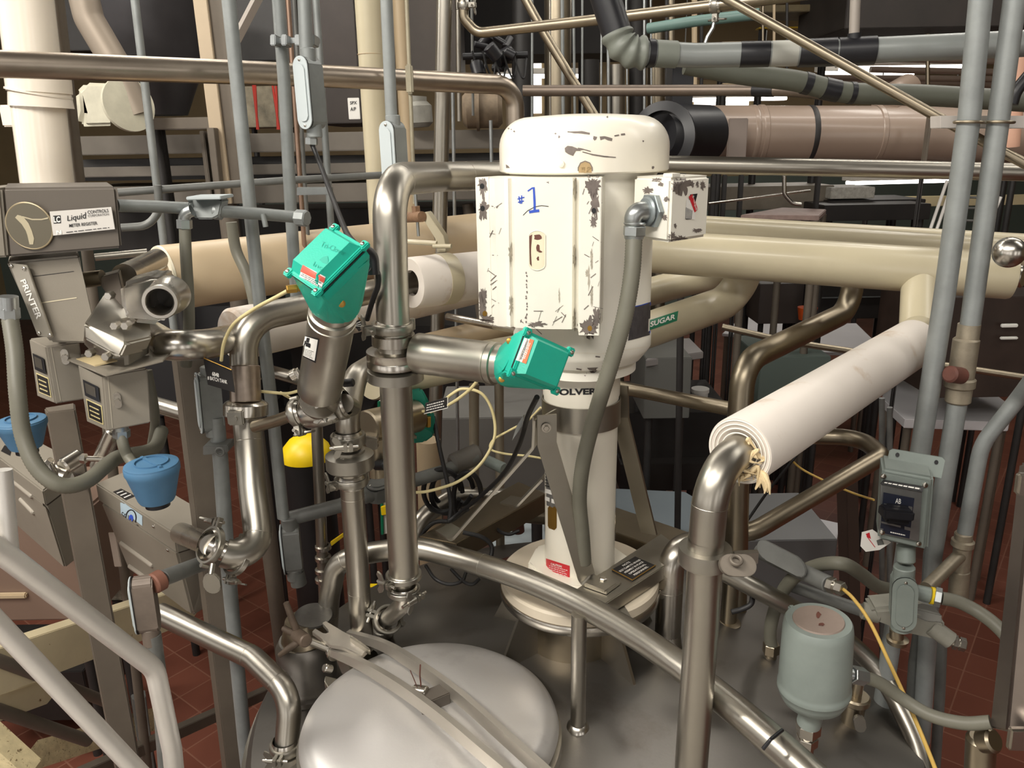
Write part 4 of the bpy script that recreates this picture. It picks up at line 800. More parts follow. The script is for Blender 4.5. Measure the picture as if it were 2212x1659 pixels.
for i, (cx, cy, rx, ry, yy) in enumerate(((955, 1060, 40, 46, 2.15), (965, 1065, 34, 44, 2.17), (978, 1055, 44, 40, 2.19), (1010, 1075, 30, 55, 2.13))):
    pipe('cable_coil', ['outermost hanging loop of black coiled cable left of the mixer base', 'second hanging loop of black coiled cable left of the mixer base', 'rearmost hanging loop of black coiled cable left of the mixer base', 'narrow hanging loop of black coiled cable nearest the mixer column'][i], 'cable', BLACK, [(cx + rx * math.cos(t), cy + ry * math.sin(t), yy + .02 * math.sin(t)) for t in [2 * math.pi * k / 14 + .4 for k in range(14)]], r=.0075, smooth=True, seg=10, group='black coiled cable loops')
# plate with blue ties on cable
tp_ = T('cable_tag', 'narrow grey tag tied along a black cable left of mixer strap', 'tag', at(1122, 930, 1.7)); bm = BM(); prism(bm, P([(1106, 952, 1.7), (1129, 918, 1.7), (1130, 898, 1.7), (1116, 920, 1.7)]), (.004, .01, 0)); mk('plate', bm, ZINC, tp_)
# ================================================================ right foreground: insulated pipe and drop pipe
WP = T('white_insulated_pipe', 'short white insulated pipe slanting back at right, smudged, frayed open end', 'insulated pipe', at(1600, 1050, 1.2))
w0, w1 = at(1597, 975, 1.20), at(1972, 742, 1.80); Rw = 152 / 2 / F * dep(w0)
bm = BM(); lathe(bm, [(Rw * .45, .012), (Rw * .62, .004), (Rw * .97, 0), (Rw, .004), (Rw * .985, (w1 - w0).length * .5), (Rw * .98, (w1 - w0).length), (Rw * .6, (w1 - w0).length + .02)], w0, w1 - w0, 64); wj = mk('insulation_jacket', bm, WHITEP, WP)
u = (w0 - w1).normalized(); bm = BM()
for k in (.55, .68, .8, .92): ring(bm, w0 + u * .0002, u, Rw * k, .0011, 48, 6)
mk('foam_layer_edge', bm, mat('off_white_foam', (238, 234, 222), .7), WP)
bm = BM(); random.seed(3); x_, y_, _ = frame(u)
for k in range(26):
    t = random.uniform(0, 6.28); q = w0 + u * random.uniform(.0, .012) + (x_ * math.cos(t) + y_ * math.sin(t)) * Rw * random.uniform(.38, .6); q.z -= abs(math.sin(t)) * .01; sweep(bm, spline([q, q + V((random.uniform(-.012, .012), -.006, random.uniform(-.012, .01))), q + V((random.uniform(-.02, .02), -.008, random.uniform(-.03, 0)))], 3), [.004, .0045, .004, .003, .002, .001, .0005], 7)
for k in range(8):
    q = _hit([wj.name], 1632 + k * 3, 1010 + k * 2, .002)
    q = q if q is not None else at(1635, 1020, 1.2); sweep(bm, spline([q, q + V((.004, -.01, -.012)), q + V((random.uniform(-.005, .008), -.012, -.03))], 3), [.005, .005, .004, .004, .003, .002, .001], 7)
mk('frayed_foam', bm, mat('yellowed_foam', (222, 200, 158), .85, 0, .2, 60, bump=.5), WP)
DP = T('right_drop_pipe', 'stainless pipe bending from white insulation straight down at lower right', 'pipe', at(1495, 1659, 1.14))
cD = w0 + u * .085; yD = cD.y; pD = fillet([w0 - u * .25, cD, at(1524, 1190, yD), at(1516, 1350, yD), at(1494, 1640, yD), at(1492, 1700, yD)], [.10, 0, 0, 0]); rD = pxr(76, at(1524, 1190, yD))
bm = BM(); sweep(bm, pD, rD, 36); oD = mk('pipe', bm, STEEL, DP); o_path[oD.name] = (pD, rD); seams(DP, oD, [.40])
c_ = at(1523, 1198, yD); bm = BM(); lathe(bm, [(rD, -.028), (rD * 1.02, -.01), (rD * 1.36, -.007), (rD * 1.36, .012), (rD * 1.2, .016), (rD * 1.02, .017), (rD * 1.02, .022), (rD, .024)], c_, (0, 0, -1), 48, cap=False); mk('ferrule', bm, STEEL, DP)
bm = BM(); lathe(bm, [(rD * 1.02, -.013), (rD * 1.48, -.013), (rD * 1.52, 0), (rD * 1.48, .014), (rD * 1.02, .012)], c_, (0, 0, -1), 48, cap=False); q = c_ + V((.052, -.01, .0)); prism(bm, [q + V((-.01, -.012, -.010)), q + V((.03, -.006, -.010)), q + V((.03, .004, -.010)), q + V((-.01, 0, -.010))], (0, 0, .022), .001); cdp = mk('clamp', bm, CAST, DP)
bm = BM(); q = at(1590, 1222, 1.09); prism(bm, stadium(q, (1, -.1, .0), (0, .6, .8), .055, .034), (.0, -.012, .008), .001); ring(bm, at(1590, 1210, 1.075), (0, -.5, 1), .008, .003); cyl(bm, at(1584, 1200, 1.1), at(1590, 1222, 1.09), .006, 14); mk('wing_nut', bm, mat('dull_cast_nut', (120, 112, 102), .6, .6, .15, 30), DP)
# pipe behind: short vertical spool (1450) with elbow
SP = T('bright_riser_pipe', 'short polished stainless riser with elbow just left of the right drop pipe', 'pipe', at(1440, 1390, 1.5))
oS = pipe('pipe', None, None, STEELB, [(1530, 1165, 1.80), (1452, 1190, 1.73), (1447, 1268, 1.72), (1441, 1400, 1.72)], 55, bend=[.055, 0], parent=SP, seg=32); seams(SP, oS, [.55, .97])
bm = BM(); h = V((at(1441, 1400, 1.72).x, 1.72, 0)); rr_ = math.hypot(h.x - TC.x, h.y - TC.y); lathe(bm, [(.04, -.01), (.036, .0), (.03, .06)], V((h.x, h.y, tz(rr_))), seg=32, cap=False); mk('tank_ferrule', bm, STEEL, SP)
# second ring pipe / product pipe passing right behind the drop pipe
pipe('curved_rim_pipe', 'thick stainless pipe following the right rim of the tank behind the round grey gauge', 'pipe', STEEL, [(1545, 1225, 1.62), (1640, 1275, 1.6), (1740, 1330, 1.62), (1830, 1385, 1.65), (1900, 1455, 1.63), (1950, 1540, 1.55), (1985, 1620, 1.48), (2000, 1700, 1.42)], 42, smooth=True, seg=28)
pipe('angled_return_pipe', 'brown tinted steel pipe doubling back behind the switch box', 'pipe', STEELD, [(1560, 1152, 2.0), (1625, 1150, 1.98), (1905, 985, 2.15), (1860, 945, 2.3), (1700, 940, 2.4)], 40, bend=[.1, .03, .12], seg=28)
pipe('tall_brown_pipe', 'tall brown tinted steel pipe bending down behind the white insulated pipe', 'pipe', STEELD, [(1842, 600, 2.4), (1842, 668, 2.4), (1606, 782, 2.0), (1598, 900, 1.98), (1592, 1050, 1.97), (1586, 1400, 1.95)], 46, bend=[.1, .1, 0, 0], seg=28)
pipe('level_rail_pipe', 'level stainless pipe running right from behind the mixer neck', 'pipe', STEELD, [(1290, 822, 2.35), (1345, 838, 2.3), (1580, 884, 2.05)], 28, bend=0, seg=24)
# ================================================================ round grey gauge on the tank (right)
GA = T('round_grey_transmitter', 'round blue-grey instrument with flat rusty cap on hex stem, tank right side', 'gauge', at(1745, 1620, 1.22))
g0, g1 = at(1757, 1500, 1.17), at(1768, 1340, 1.17); ax_ = (g1 - g0); L_ = ax_.length; rg = 150 / 2 / F * dep(at(1760, 1450, 1.17))
bm = BM(); lathe(bm, [(.026, -.032), (rg * .5, -.026), (rg * .86, -.010), (rg * .97, .004), (rg * .99, .012), (rg * 1.02, .014), (rg * 1.02, .022), (rg * .995, .024), (rg * .995, .030), (rg * .95, L_ - .016), (rg * .92, L_ - .004), (rg * .88, L_), (0, L_ + .0)], g0, ax_, 64, cap=False); mk('housing', bm, BLUEGREY, GA)
bm = BM(); lathe(bm, [(rg * .70, 0), (rg * .68, .0025), (0, .003)], g1, ax_, 48, cap=False); cap_ = mk('rusty_cap_plate', bm, mat('pinkish_dirty_plate', (150, 134, 124), .45, .2, .1, 20, col2=(110, 60, 44), thr=.66, soft=.06), GA)
for x, y, rx, ry in ((1768, 1328, 5, 7), (1775, 1350, 6, 3)): blob('rust_spot', DRED, GA, [cap_.name], jag(x, y, rx, ry, 10), .001)
bm = BM(); x_, y_, a_ = frame(ax_)
q = at(1712, 1330, 1.22); box(bm, q, x_ * .012, y_ * .006, a_ * .016, .003)
mk('lug', bm, BLUEGREY, GA)
bm = BM(); g2, g3, g4 = at(1747, 1562, 1.175), at(1743, 1608, 1.18), at(1741, 1640, 1.19); cyl(bm, g0 - (g1 - g0).normalized() * .03, g2, .021, 28); mk('stem_collar', bm, BLUEGREY, GA)
bm = BM(); hexnut(bm, g2, g2 + (g3 - g2) * .45, .022); cyl(bm, g2, g3, .014, 20); hexnut(bm, g2 + (g3 - g2) * .6, g3, .019); hT = _hit([tshell.name], 1740, 1642, 0); cyl(bm, g3, V((g3.x, g3.y, tz(math.hypot(g3.x - TC.x, g3.y - TC.y)) - .01)), .013, 20); lathe(bm, [(.03, 0), (.028, .006), (.013, .012)], V((g3.x, g3.y, tz(math.hypot(g3.x - TC.x, g3.y - TC.y)) - .002)), seg=28, cap=False); mk('hex_stem', bm, STEELB, GA)
bm = BM(); hexnut(bm, at(1838, 1456, 1.18), at(1866, 1462, 1.19), .016); cyl(bm, at(1828, 1455, 1.18), at(1840, 1457, 1.18), .011, 16); mk('cable_fitting', bm, ZINC, GA)
pipe('flexible_conduit', 'grey flexible conduit curving from round grey gauge to the right cabinet edge', 'conduit', HOSE, [(1862, 1461, 1.19), (1900, 1475, 1.19), (1950, 1510, 1.18), (2010, 1545, 1.15), (2080, 1562, 1.12), (2140, 1560, 1.1)], r=.0115, smooth=True)
pipe('yellow_tube', 'thin yellow tube running down from a steel fitting to the bottom right edge', 'tube', ROPE, [(1822, 1273, 1.5), (1845, 1295, 1.46), (1880, 1345, 1.4), (1925, 1440, 1.3), (1975, 1550, 1.2), (2020, 1660, 1.1), (2030, 1700, 1.08)], r=.0038, smooth=True, seg=10)
# thermometer well near the gauge
TW = T('small_sanitary_port', 'small dark steel clamp port on tank between gauge and rim pipe', 'port', at(1840, 1560, 1.35))
h = _hit([tshell.name], 1838, 1560, 0); bm = BM(); cyl(bm, h - V((0, 0, .01)), h + V((.004, 0, .06)), .024, 24, bev=.004); cyl(bm, h + V((.004, 0, .055)), h + V((.004, 0, .075)), .032, 24, bev=.004); cyl(bm, h + V((.004, 0, .07)), h + V((.006, 0, .11)), .012, 18); mk('port', bm, STEELD, TW)
bm = BM(); prism(bm, stadium(h + V((0, -.035, .03)), (.2, -.1, -1), (1, 0, 0), .045, .026), (0, -.008, 0), .002); mk('wing_nut', bm, CAST, TW)
T8 = T('tank_thermowell', 'dark steel fitting standing on the tank right behind the riser pipe', 'fitting', at(1575, 1340, 1.62))
bm = BM(); q = at(1573, 1345, 1.86); cyl(bm, q, at(1580, 1240, 1.86), .022, 20); lathe(bm, [(.034, 0), (.034, .012), (.022, .018)], q - V((0, 0, .01)), seg=28); cyl(bm, V((q.x, q.y, tz(math.hypot(q.x - TC.x, q.y - TC.y)) - .01)), q, .02, 20); mk('well', bm, STEELD, T8)
pipe('black_cable', 'short black cable curving from tank fitting up behind the steel rim pipe', 'cable', BLACK, [(1580, 1322, 1.6), (1602, 1316, 1.6), (1622, 1305, 1.6), (1626, 1285, 1.62)], r=.0065, smooth=True, seg=10)
# second flexible hose arch
pipe('flexible_conduit', 'grey flexible conduit arching over the tank right rim', 'conduit', HOSE, [(1667, 1400, 1.72), (1664, 1360, 1.71), (1680, 1300, 1.68), (1712, 1250, 1.64), (1765, 1222, 1.6), (1820, 1218, 1.55), (1860, 1240, 1.58), (1895, 1266, 1.6), (1930, 1275, 1.62)], r=.0155, smooth=True)
FT = T('conduit_end_fitting', 'dark fitting where the arching flexible conduit meets the tank', 'fitting', at(1664, 1420, 1.72)); bm = BM(); h = at(1666, 1396, 1.72); cyl(bm, h, V((h.x, h.y, tz(math.hypot(h.x - TC.x, h.y - TC.y)) - .01)), .016, 20); hexnut(bm, h - V((0, 0, .02)), h + V((0, 0, .008)), .021); mk('nut', bm, STEELD, FT)
# grey cylinder with cord connector
CC = T('grey_cord_connector', 'dull grey conduit stub with bright cord connector pointing right', 'connector', at(1770, 1250, 1.56))
bm = BM(); cyl(bm, at(1640, 1190, 1.75), at(1790, 1262, 1.53), .019, 24, bev=.002); prism(bm, stadium(at(1690, 1205, 1.62), V((.55, -.45, -.15)), (0, .3, 1), .12, .045), (-.01, -.02, .01), .004); mk('conduit_stub', bm, GALVD, CC)
bm = BM(); a_, b_ = at(1790, 1262, 1.53), at(1822, 1273, 1.5); hexnut(bm, a_, a_ + (b_ - a_) * .4, .018); cyl(bm, a_, b_, .012, 18); hexnut(bm, a_ + (b_ - a_) * .55, b_, .0155); mk('bright_connector', bm, STEELB, CC)
pipe('rigid_conduit', 'dark grey rigid conduit slanting below the cord connector to grey tee box', 'conduit', GALVD, [(1700, 1262, 1.68), (1870, 1322, 1.6)], 26, bend=0)
# ---- tee conduit body and oval-cover body below the switch
TB = T('grey_tee_conduit_body', 'grey tee conduit box lying under the oval-cover conduit body', 'conduit body', at(1985, 1380, 1.45))
bm = BM(); cyl(bm, at(1862, 1318, 1.5), at(1900, 1328, 1.49), .019, 24, bev=.002); cyl(bm, at(2010, 1352, 1.45), at(2055, 1385, 1.43), .019, 24, bev=.002)
prism(bm, P([(1885, 1318, 1.47), (1960, 1310, 1.47), (2045, 1345, 1.43), (2040, 1392, 1.43), (1960, 1370, 1.46), (1890, 1345, 1.48)]), (0, .05, 0.01), .008); mk('body', bm, mat('weathered_grey_casting', (140, 138, 128), .5, .2, .12, 30), TB)
bm = BM(); prism(bm, P([(1962, 1310, 1.47), (2036, 1328, 1.44), (2036, 1346, 1.43), (2005, 1345, 1.44), (1964, 1328, 1.46)]), (0, .035, 0), .003); mk('cover', bm, mat('dark_cover', (98, 96, 90), .5, .2), TB)
bm = BM(); a_, b_ = at(2054, 1385, 1.43), at(2086, 1394, 1.42); cyl(bm, a_, b_, .011, 18); hexnut(bm, a_ + (b_ - a_) * .15, a_ + (b_ - a_) * .45, .0155); hexnut(bm, a_ + (b_ - a_) * .55, b_, .0145); mk('bright_connector', bm, STEELB, TB)
OB = T('oval_cover_conduit_body', 'light grey conduit body with long oval cover under the switch box', 'conduit body', at(1940, 1370, 1.4))
condulet(OB, at(1950, 1292, 1.42), at(1957, 1215, 1.42) - at(1950, 1350, 1.42), (-.35, -1, .25), .125, .045, .045, .012, BLUEGREY, cm=BLUEGREY)
bm = BM(); a_, b_ = at(1975, 1278, 1.44), at(2010, 1286, 1.43); cyl(bm, a_, b_, .016, 24, bev=.002); mk('side_hub', bm, BLUEGREY, OB)
bm = BM(); lathe(bm, [(.018, 0), (.018, .006)], b_, (b_ - a_), 24); mk('yellow_seal_ring', bm, YEL, OB)
bm = BM(); c_ = at(2034, 1292, 1.42); cyl(bm, b_, c_, .013, 18); hexnut(bm, b_ + (c_ - b_) * .35, c_, .02); mk('hex_fitting', bm, ZINC, OB)
bm = BM(); a_ = at(1937, 1358, 1.42); cyl(bm, a_, at(1937, 1385, 1.42), .014, 20); lathe(bm, [(.0, 0), (.02, .004), (.022, .014), (.012, .018)], at(1937, 1392, 1.42), (0, 0, 1), 24); mk('bottom_plug', bm, STEELD, OB)
pipe('flexible_conduit', 'grey flexible conduit curving right from the oval-cover conduit body', 'conduit', HOSE, [(2034, 1292, 1.42), (2070, 1300, 1.41), (2110, 1320, 1.39), (2145, 1345, 1.36), (2175, 1375, 1.33), (2190, 1400, 1.3)], r=.0135, smooth=True)
# ---- switch box
SW = T('grey_switch_box', 'grey wall switch box with black toggle plate at the right, mounting ears above', 'switch box', at(1960, 1180, 1.45))
n_ = V((-.30, -1, .16)).normalized(); q4 = P([(1896, 1166, 1.40), (2005, 1190, 1.40), (2018, 1032, 1.40), (1906, 1012, 1.40)])
bm = BM(); prism(bm, q4, (.03, .075, 0), .006, 3); sb = mk('box_body', bm, BLUEGREY, SW)
qi = P([(1902, 1160, 1.397), (1994, 1182, 1.397), (2006, 1040, 1.397), (1910, 1021, 1.397)]); bm = BM(); prism(bm, qi, (-.002, -.006, 0), .0015); fp_ = mk('front_plate', bm, BLUEGREY, SW)
bm = BM(); prism(bm, P([(1914, 1010, 1.44), (2034, 1034, 1.44), (2042, 995, 1.47), (2036, 988, 1.47), (1930, 970, 1.47), (1922, 974, 1.47)]), (0, .003, 0), .0008); er = mk('mounting_ear', bm, BLUEGREY, SW)
for x, y in ((1938, 983), (2022, 999)): blob('mounting_hole', INKK, SW, [er.name], [(x + 4.5 * math.cos(t), y + 5 * math.sin(t)) for t in [2 * math.pi * k / 14 for k in range(14)]], .001, 1)
qn = P([(1895, 1150, 1.386), (1965, 1166, 1.386), (1976, 1064, 1.386), (1903, 1050, 1.386)])
bm = BM(); prism(bm, P([(1900, 1152, 1.384), (1985, 1170, 1.384), (1992, 1062, 1.375), (1904, 1046, 1.375)]), (0.001, .008, 0), .001); np_ = mk('toggle_bracket', bm, ZINC, SW)
bm = BM(); prism(bm, P([(1903, 1046, 1.372), (1993, 1063, 1.372), (1996, 1052, 1.385), (1911, 1038, 1.385)]), (0, .004, 0)); hd_ = mk('bracket_hood', bm, INKK, SW); textlines(WHITE, SW, hd_.name, [(1908, 1045), (1990, 1061), (1992, 1054), (1912, 1041)], 1, .6)
decal('black_face', mat('navy_black_enamel', (34, 38, 52), .4), SW, [np_.name], [(1901, 1150), (1964, 1163), (1975, 1076), (1908, 1063)], 4, 4, .0008)
for q in ([(1908, 1090), (1932, 1094), (1932, 1090), (1908, 1086)], [(1961, 1100), (1970, 1102), (1970, 1094), (1962, 1092)], [(1903, 1129), (1945, 1139), (1945, 1135), (1903, 1125)], [(1953, 1143), (1966, 1146), (1966, 1139), (1953, 1136)]): decal('silver_mark', ZINC, SW, [np_.name], q, 2, 1, .0016)
for s_, q in (('AB', [(1933, 1086), (1945, 1088), (1946, 1077), (1934, 1075)]),): text(s_, WHITE, SW, np_.name, q, .01, .0016)
textlines(WHITE, SW, [np_.name], [(1922, 1151), (1955, 1158), (1955, 1153), (1922, 1146)], 1, .6, .0016)
bm = BM(); box(bm, at(1936, 1108, 1.362), (.030, 0, -.004), (0, .014, 0), (0, 0, .011), .004); box(bm, at(1936, 1110, 1.372), (.022, 0, -.003), (0, .012, 0), (0, 0, .018), .003); mk('black_toggle', bm, BLACKP, SW)
for x, y in ((1908, 1029), (1998, 1048), (1984, 1174), (1905, 1150)): bm = BM(); p = _hit([fp_.name, np_.name], x, y, 0); p = p if p is not None else at(x, y, 1.39); screw(bm, p, (0, -1, 0), .0055, .004); mk('cover_screw', bm, STEELB, SW)
bm = BM(); cyl(bm, at(1957, 1176, 1.43), at(1957, 1215, 1.42), .018, 24, bev=.003); mk('bottom_hub', bm, BLUEGREY, SW)
LT = T('lockout_tag', 'white tag with red mark hanging at lower left of the switch box', 'tag', at(1890, 1190, 1.42)); bm = BM(); prism(bm, P([(1862, 1150, 1.42), (1885, 1144, 1.42), (1925, 1172, 1.42), (1900, 1188, 1.42), (1870, 1192, 1.42), (1859, 1180, 1.42)]), (0, .001, 0)); lt = mk('paper', bm, WHITE, LT)
decal('red_print', RED, LT, [lt.name], [(1873, 1160), (1881, 1164), (1878, 1150), (1870, 1153)], 2, 2); stroke('red_print', RED, LT, [lt.name], [(1872, 1158), (1890, 1182)], 1.5); decal('grey_print', GALVD, LT, [lt.name], [(1896, 1178), (1910, 1176), (1905, 1163), (1893, 1167)], 2, 2)
# ---- right conduits
def vcond(label, pts, w, m=GALV, cat='conduit', name='rigid_conduit', grp=None, **k): return pipe(name, label, cat, m, pts, w, bend=k.pop('bend', .12), group=grp, **k)
vcond('left one of two tall grey conduits at the right edge, strapped to a white bar', [(2124, -60, 1.62), (2094, 250, 1.62), (2040, 640, 1.62), (1988, 975, 1.62), (1900, 1560, 1.62)], 48, bend=0)
RC = T('right_tall_conduit', 'right one of two tall grey conduits at the right edge, with fittings below', 'conduit', at(2060, 1150, 1.62))
pipe('conduit', None, None, GALV, [(2200, -60, 1.62), (2158, 250, 1.62), (2096, 700, 1.62), (2080, 760, 1.62)], 46, bend=0, parent=RC)
c0, c1 = at(2088, 730, 1.62), at(2068, 870, 1.62); bm = BM(); cyl(bm, c0, c1, .026, 28, bev=.004); cyl(bm, at(2094, 700, 1.62), at(2089, 738, 1.62), .022, 24); lathe(bm, [(.026, 0), (.031, .004), (.031, .02), (.026, .024)], at(2075, 815, 1.62), c1 - c0, 28, cap=False); mk('explosionproof_union', bm, mat('weathered_zinc', (160, 150, 132), .45, .6, .25, 25), RC)
bm = BM(); cyl(bm, at(2078, 812, 1.60), at(2050, 808, 1.58), .018, 20, bev=.004); mk('rusty_plug', bm, DRED, RC)
pipe('lower_conduit', None, None, GALV, [(2068, 870, 1.62), (2045, 1010, 1.62), (2015, 1200, 1.62), (1990, 1600, 1.62)], 40, bend=0, parent=RC)
vcond('grey conduit bending in from the right edge toward lower fitting stack', [(2260, 780, 1.5), (2200, 860, 1.58), (2120, 960, 1.6), (2083, 1160, 1.6)], 36, bend=[.05, .14])
CF = T('conduit_fitting_stack', 'weathered brass-coloured conduit fittings stacked below the curved right conduit', 'fitting', at(2060, 1300, 1.58))
fm = mat('weathered_zinc', (1, 1, 1)); bm = BM(); cyl(bm, at(2082, 1150, 1.6), at(2074, 1240, 1.6), .019, 24, bev=.003); lathe(bm, [(.019, 0), (.024, .003), (.024, .016), (.019, .02)], at(2081, 1165, 1.6), (-.02, 0, -1), 28, cap=False); cyl(bm, at(2078, 1195, 1.6), at(2002, 1270, 1.52), .015, 20); cyl(bm, at(2074, 1230, 1.6), at(2068, 1300, 1.6), .021, 20, bev=.003); mk('coupling', bm, fm, CF)
vcond('slim grey conduit passing behind the tee box down to the floor at right', [(1995, 1300, 1.66), (1975, 1430, 1.66), (1960, 1640, 1.66)], 24, GALVD, bend=0)
vcond('dark capped conduit stub rising from floor behind the tee box', [(2035, 1370, 1.85), (2030, 1500, 1.85), (2020, 1660, 1.85)], 22, GALVD, bend=0)
SB = T('strut_bar', 'white painted strut bar carrying the two tall right conduits', 'strut', at(2120, 265, 1.66)); bm = BM(); prism(bm, P([(2031, 250, 1.66), (2260, 250, 1.66), (2260, 277, 1.66), (2031, 277, 1.66)]), (0, .04, 0), .001); mk('channel', bm, mat('light_grey_strut', (196, 190, 184), .4, .2, .1, 10), SB)
for x in (2094, 2157): bm = BM(); c_ = at(x, 264, 1.62); ring(bm, c_, (0.03, 0, 1), .0265, .003, 32, 8); mk('u_bolt', bm, STEELD, SB)
# ---- stainless cabinet edge at the right bottom
CB = T('steel_cabinet', 'stainless steel cabinet corner cut off by the lower right edge', 'cabinet', at(2190, 1650, 1.05))
cs = mat('cabinet_steel', (150, 140, 134), .35, .9, .15, 5)
bm = BM(); prism(bm, P([(2135, 1572, 1.10), (2176, 1582, 1.06), (2230, 1000, 1.06), (2200, 1000, 1.10)]), (.30, .03, 0), .004); mk('side_panel', bm, cs, CB)
bm = BM(); prism(bm, P([(2174, 1592, 1.05), (2330, 1600, 1.05), (2340, 1000, 1.05), (2228, 1000, 1.05)]), (.02, -.02, 0), .004); mk('door', bm, cs, CB)
for y in (1042, 1590): bm = BM(); prism(bm, P([(2186 - (y - 1042) * .03, y + 22, 1.03), (2232, y + 24, 1.03), (2234, y - 24, 1.03), (2192 - (y - 1042) * .03, y - 24, 1.03)]), (0, -.012, 0), .003); mk('hinge', bm, STEELB, CB)
bm = BM(); cyl(bm, at(2120, 1590, 1.12), at(2115, 1680, 1.12), .024, 24, bev=.006); cyl(bm, at(2118, 1600, 1.11), at(2150, 1600, 1.09), .02, 20, bev=.004); mk('elbow_foot', bm, STEELD, CB)
# ================================================================ left: meters, boxes, posts, rails
MR = T('meter_register', 'large grey meter register head with round dial and white nameplate, top left', 'meter', at(130, 740, 1.62))
q4 = P([(2, 556, 1.52), (264, 536, 1.52), (251, 402, 1.52), (0, 407, 1.52)]); bm = BM(); q4[0] = at(20, 556, 1.52); q4[3] = at(-2, 406, 1.52); prism(bm, [at(18, 556, 1.52), at(264, 536, 1.52), at(251, 403, 1.52), at(4, 406, 1.52)], (-.085, .15, .003), .005, 3); rgb_ = mk('register_housing', bm, WGREYD, MR)
bm = BM(); prism(bm, P([(-60, 560, 1.50), (16, 556, 1.515), (2, 406, 1.515), (-60, 406, 1.50)]), (-.02, .16, 0), .004); mk('side_housing', bm, WGREY, MR)
bm = BM(); dc = at(64, 488, 1.515); ring(bm, dc, (0, 1, .05), .043, .0022, 56, 8); dl = mk('dial_ring', bm, mat('bronze_ring', (170, 156, 128), .35, .6), MR)
bm = BM(); lathe(bm, [(.043, 0), (.042, .002), (0, .003)], dc, (0, -1, -.05), 56, cap=False); dd_ = mk('dial', bm, mat('dark_olive_dial', (96, 90, 76), .4), MR)
DM = mat('tan_dial_mark', (176, 166, 140), .5); blob('dial_mark', DM, MR, [dd_.name], [(33, 470), (38, 464), (46, 466), (52, 470), (62, 482), (69, 498), (74, 515), (72, 528), (64, 528), (62, 515), (56, 498), (46, 482)], .0006, 1)
stroke('dial_mark', DM, MR, [dd_.name], [(48, 468), (70, 474), (90, 474), (104, 471)], 3)
bm = BM(); prism(bm, P([(107, 457, 1.512), (115, 509, 1.512), (248, 495, 1.512), (240, 447, 1.512)]), (0, .002, 0)); npm = mk('nameplate', bm, mat('silver_nameplate', (204, 200, 194), .4, .2), MR); N = [npm.name]
for s_, q, b_ in (('Liquid', [(146, 481), (186, 476), (186, 458), (146, 466)], .005), ('CONTROLS', [(190, 462), (235, 458), (234, 451), (189, 455)], .01), ('CORPORATION', [(191, 469), (236, 465), (235, 460), (190, 464)], .0), ('METER REGISTER', [(150, 491), (211, 485), (210, 478), (150, 484)], .015), ('LC', [(117, 481), (131, 480), (130, 467), (116, 468)], .03), ('N', [(123, 506), (134, 505), (133, 497), (122, 498)], .03)):
    if s_ in ('LC', 'N'): decal('logo_block', INKK, MR, N, [(q[0][0] - 1, q[0][1] + 2), (q[1][0] + 1, q[1][1] + 2), (q[2][0] + 1, q[2][1] - 2), (q[3][0] - 1, q[3][1] - 2)], 1, 1, .0005)
    text(s_, WHITE if s_ in ('LC', 'N') else INKK, MR, N, q, b_, .0010)
textlines(INKK, MR, N, [(138, 505), (240, 493), (239, 489), (138, 500)], 1, .4)
bm = BM(); prism(bm, P([(14, 566, 1.55), (172, 552, 1.55), (178, 590, 1.55), (216, 742, 1.55), (110, 740, 1.55), (70, 690, 1.55)]), (-.08, .14, 0), .004); lowr = mk('counter_housing', bm, WGREY, MR)
bm = BM(); prism(bm, P([(19, 568, 1.535), (58, 573, 1.535), (113, 730, 1.535), (81, 726, 1.535)]), (0, .006, 0), .001); agp = mk('angled_side_plate', bm, mat('pale_steel_plate', (168, 162, 150), .4, .5, .1, 10), MR)
for s_, q in (('PRINTER', [(85, 689), (97, 684), (57, 598), (44, 604)]),):
    text(s_, WHITE, MR, [agp.name], [(44, 606), (80, 690), (92, 686), (55, 602)], .02, .001)
for x, y in ((24, 575), (52, 580), (84, 720), (108, 724)): bm = BM(); screw(bm, at(x, y, 1.534), (0, -1, 0), .004, .003); mk('plate_screw', bm, STEELB, MR)
stroke('painted_highlight', mat('seam_highlight_colour', (200, 190, 164), .4), MR, [lowr.name], [(90, 654), (166, 643)], 2.4); stroke('seam_line', INKK, MR, [lowr.name], [(72, 597), (160, 586)], 1.2)  # pale stroke paints a highlight along the housing, dark one is the joint
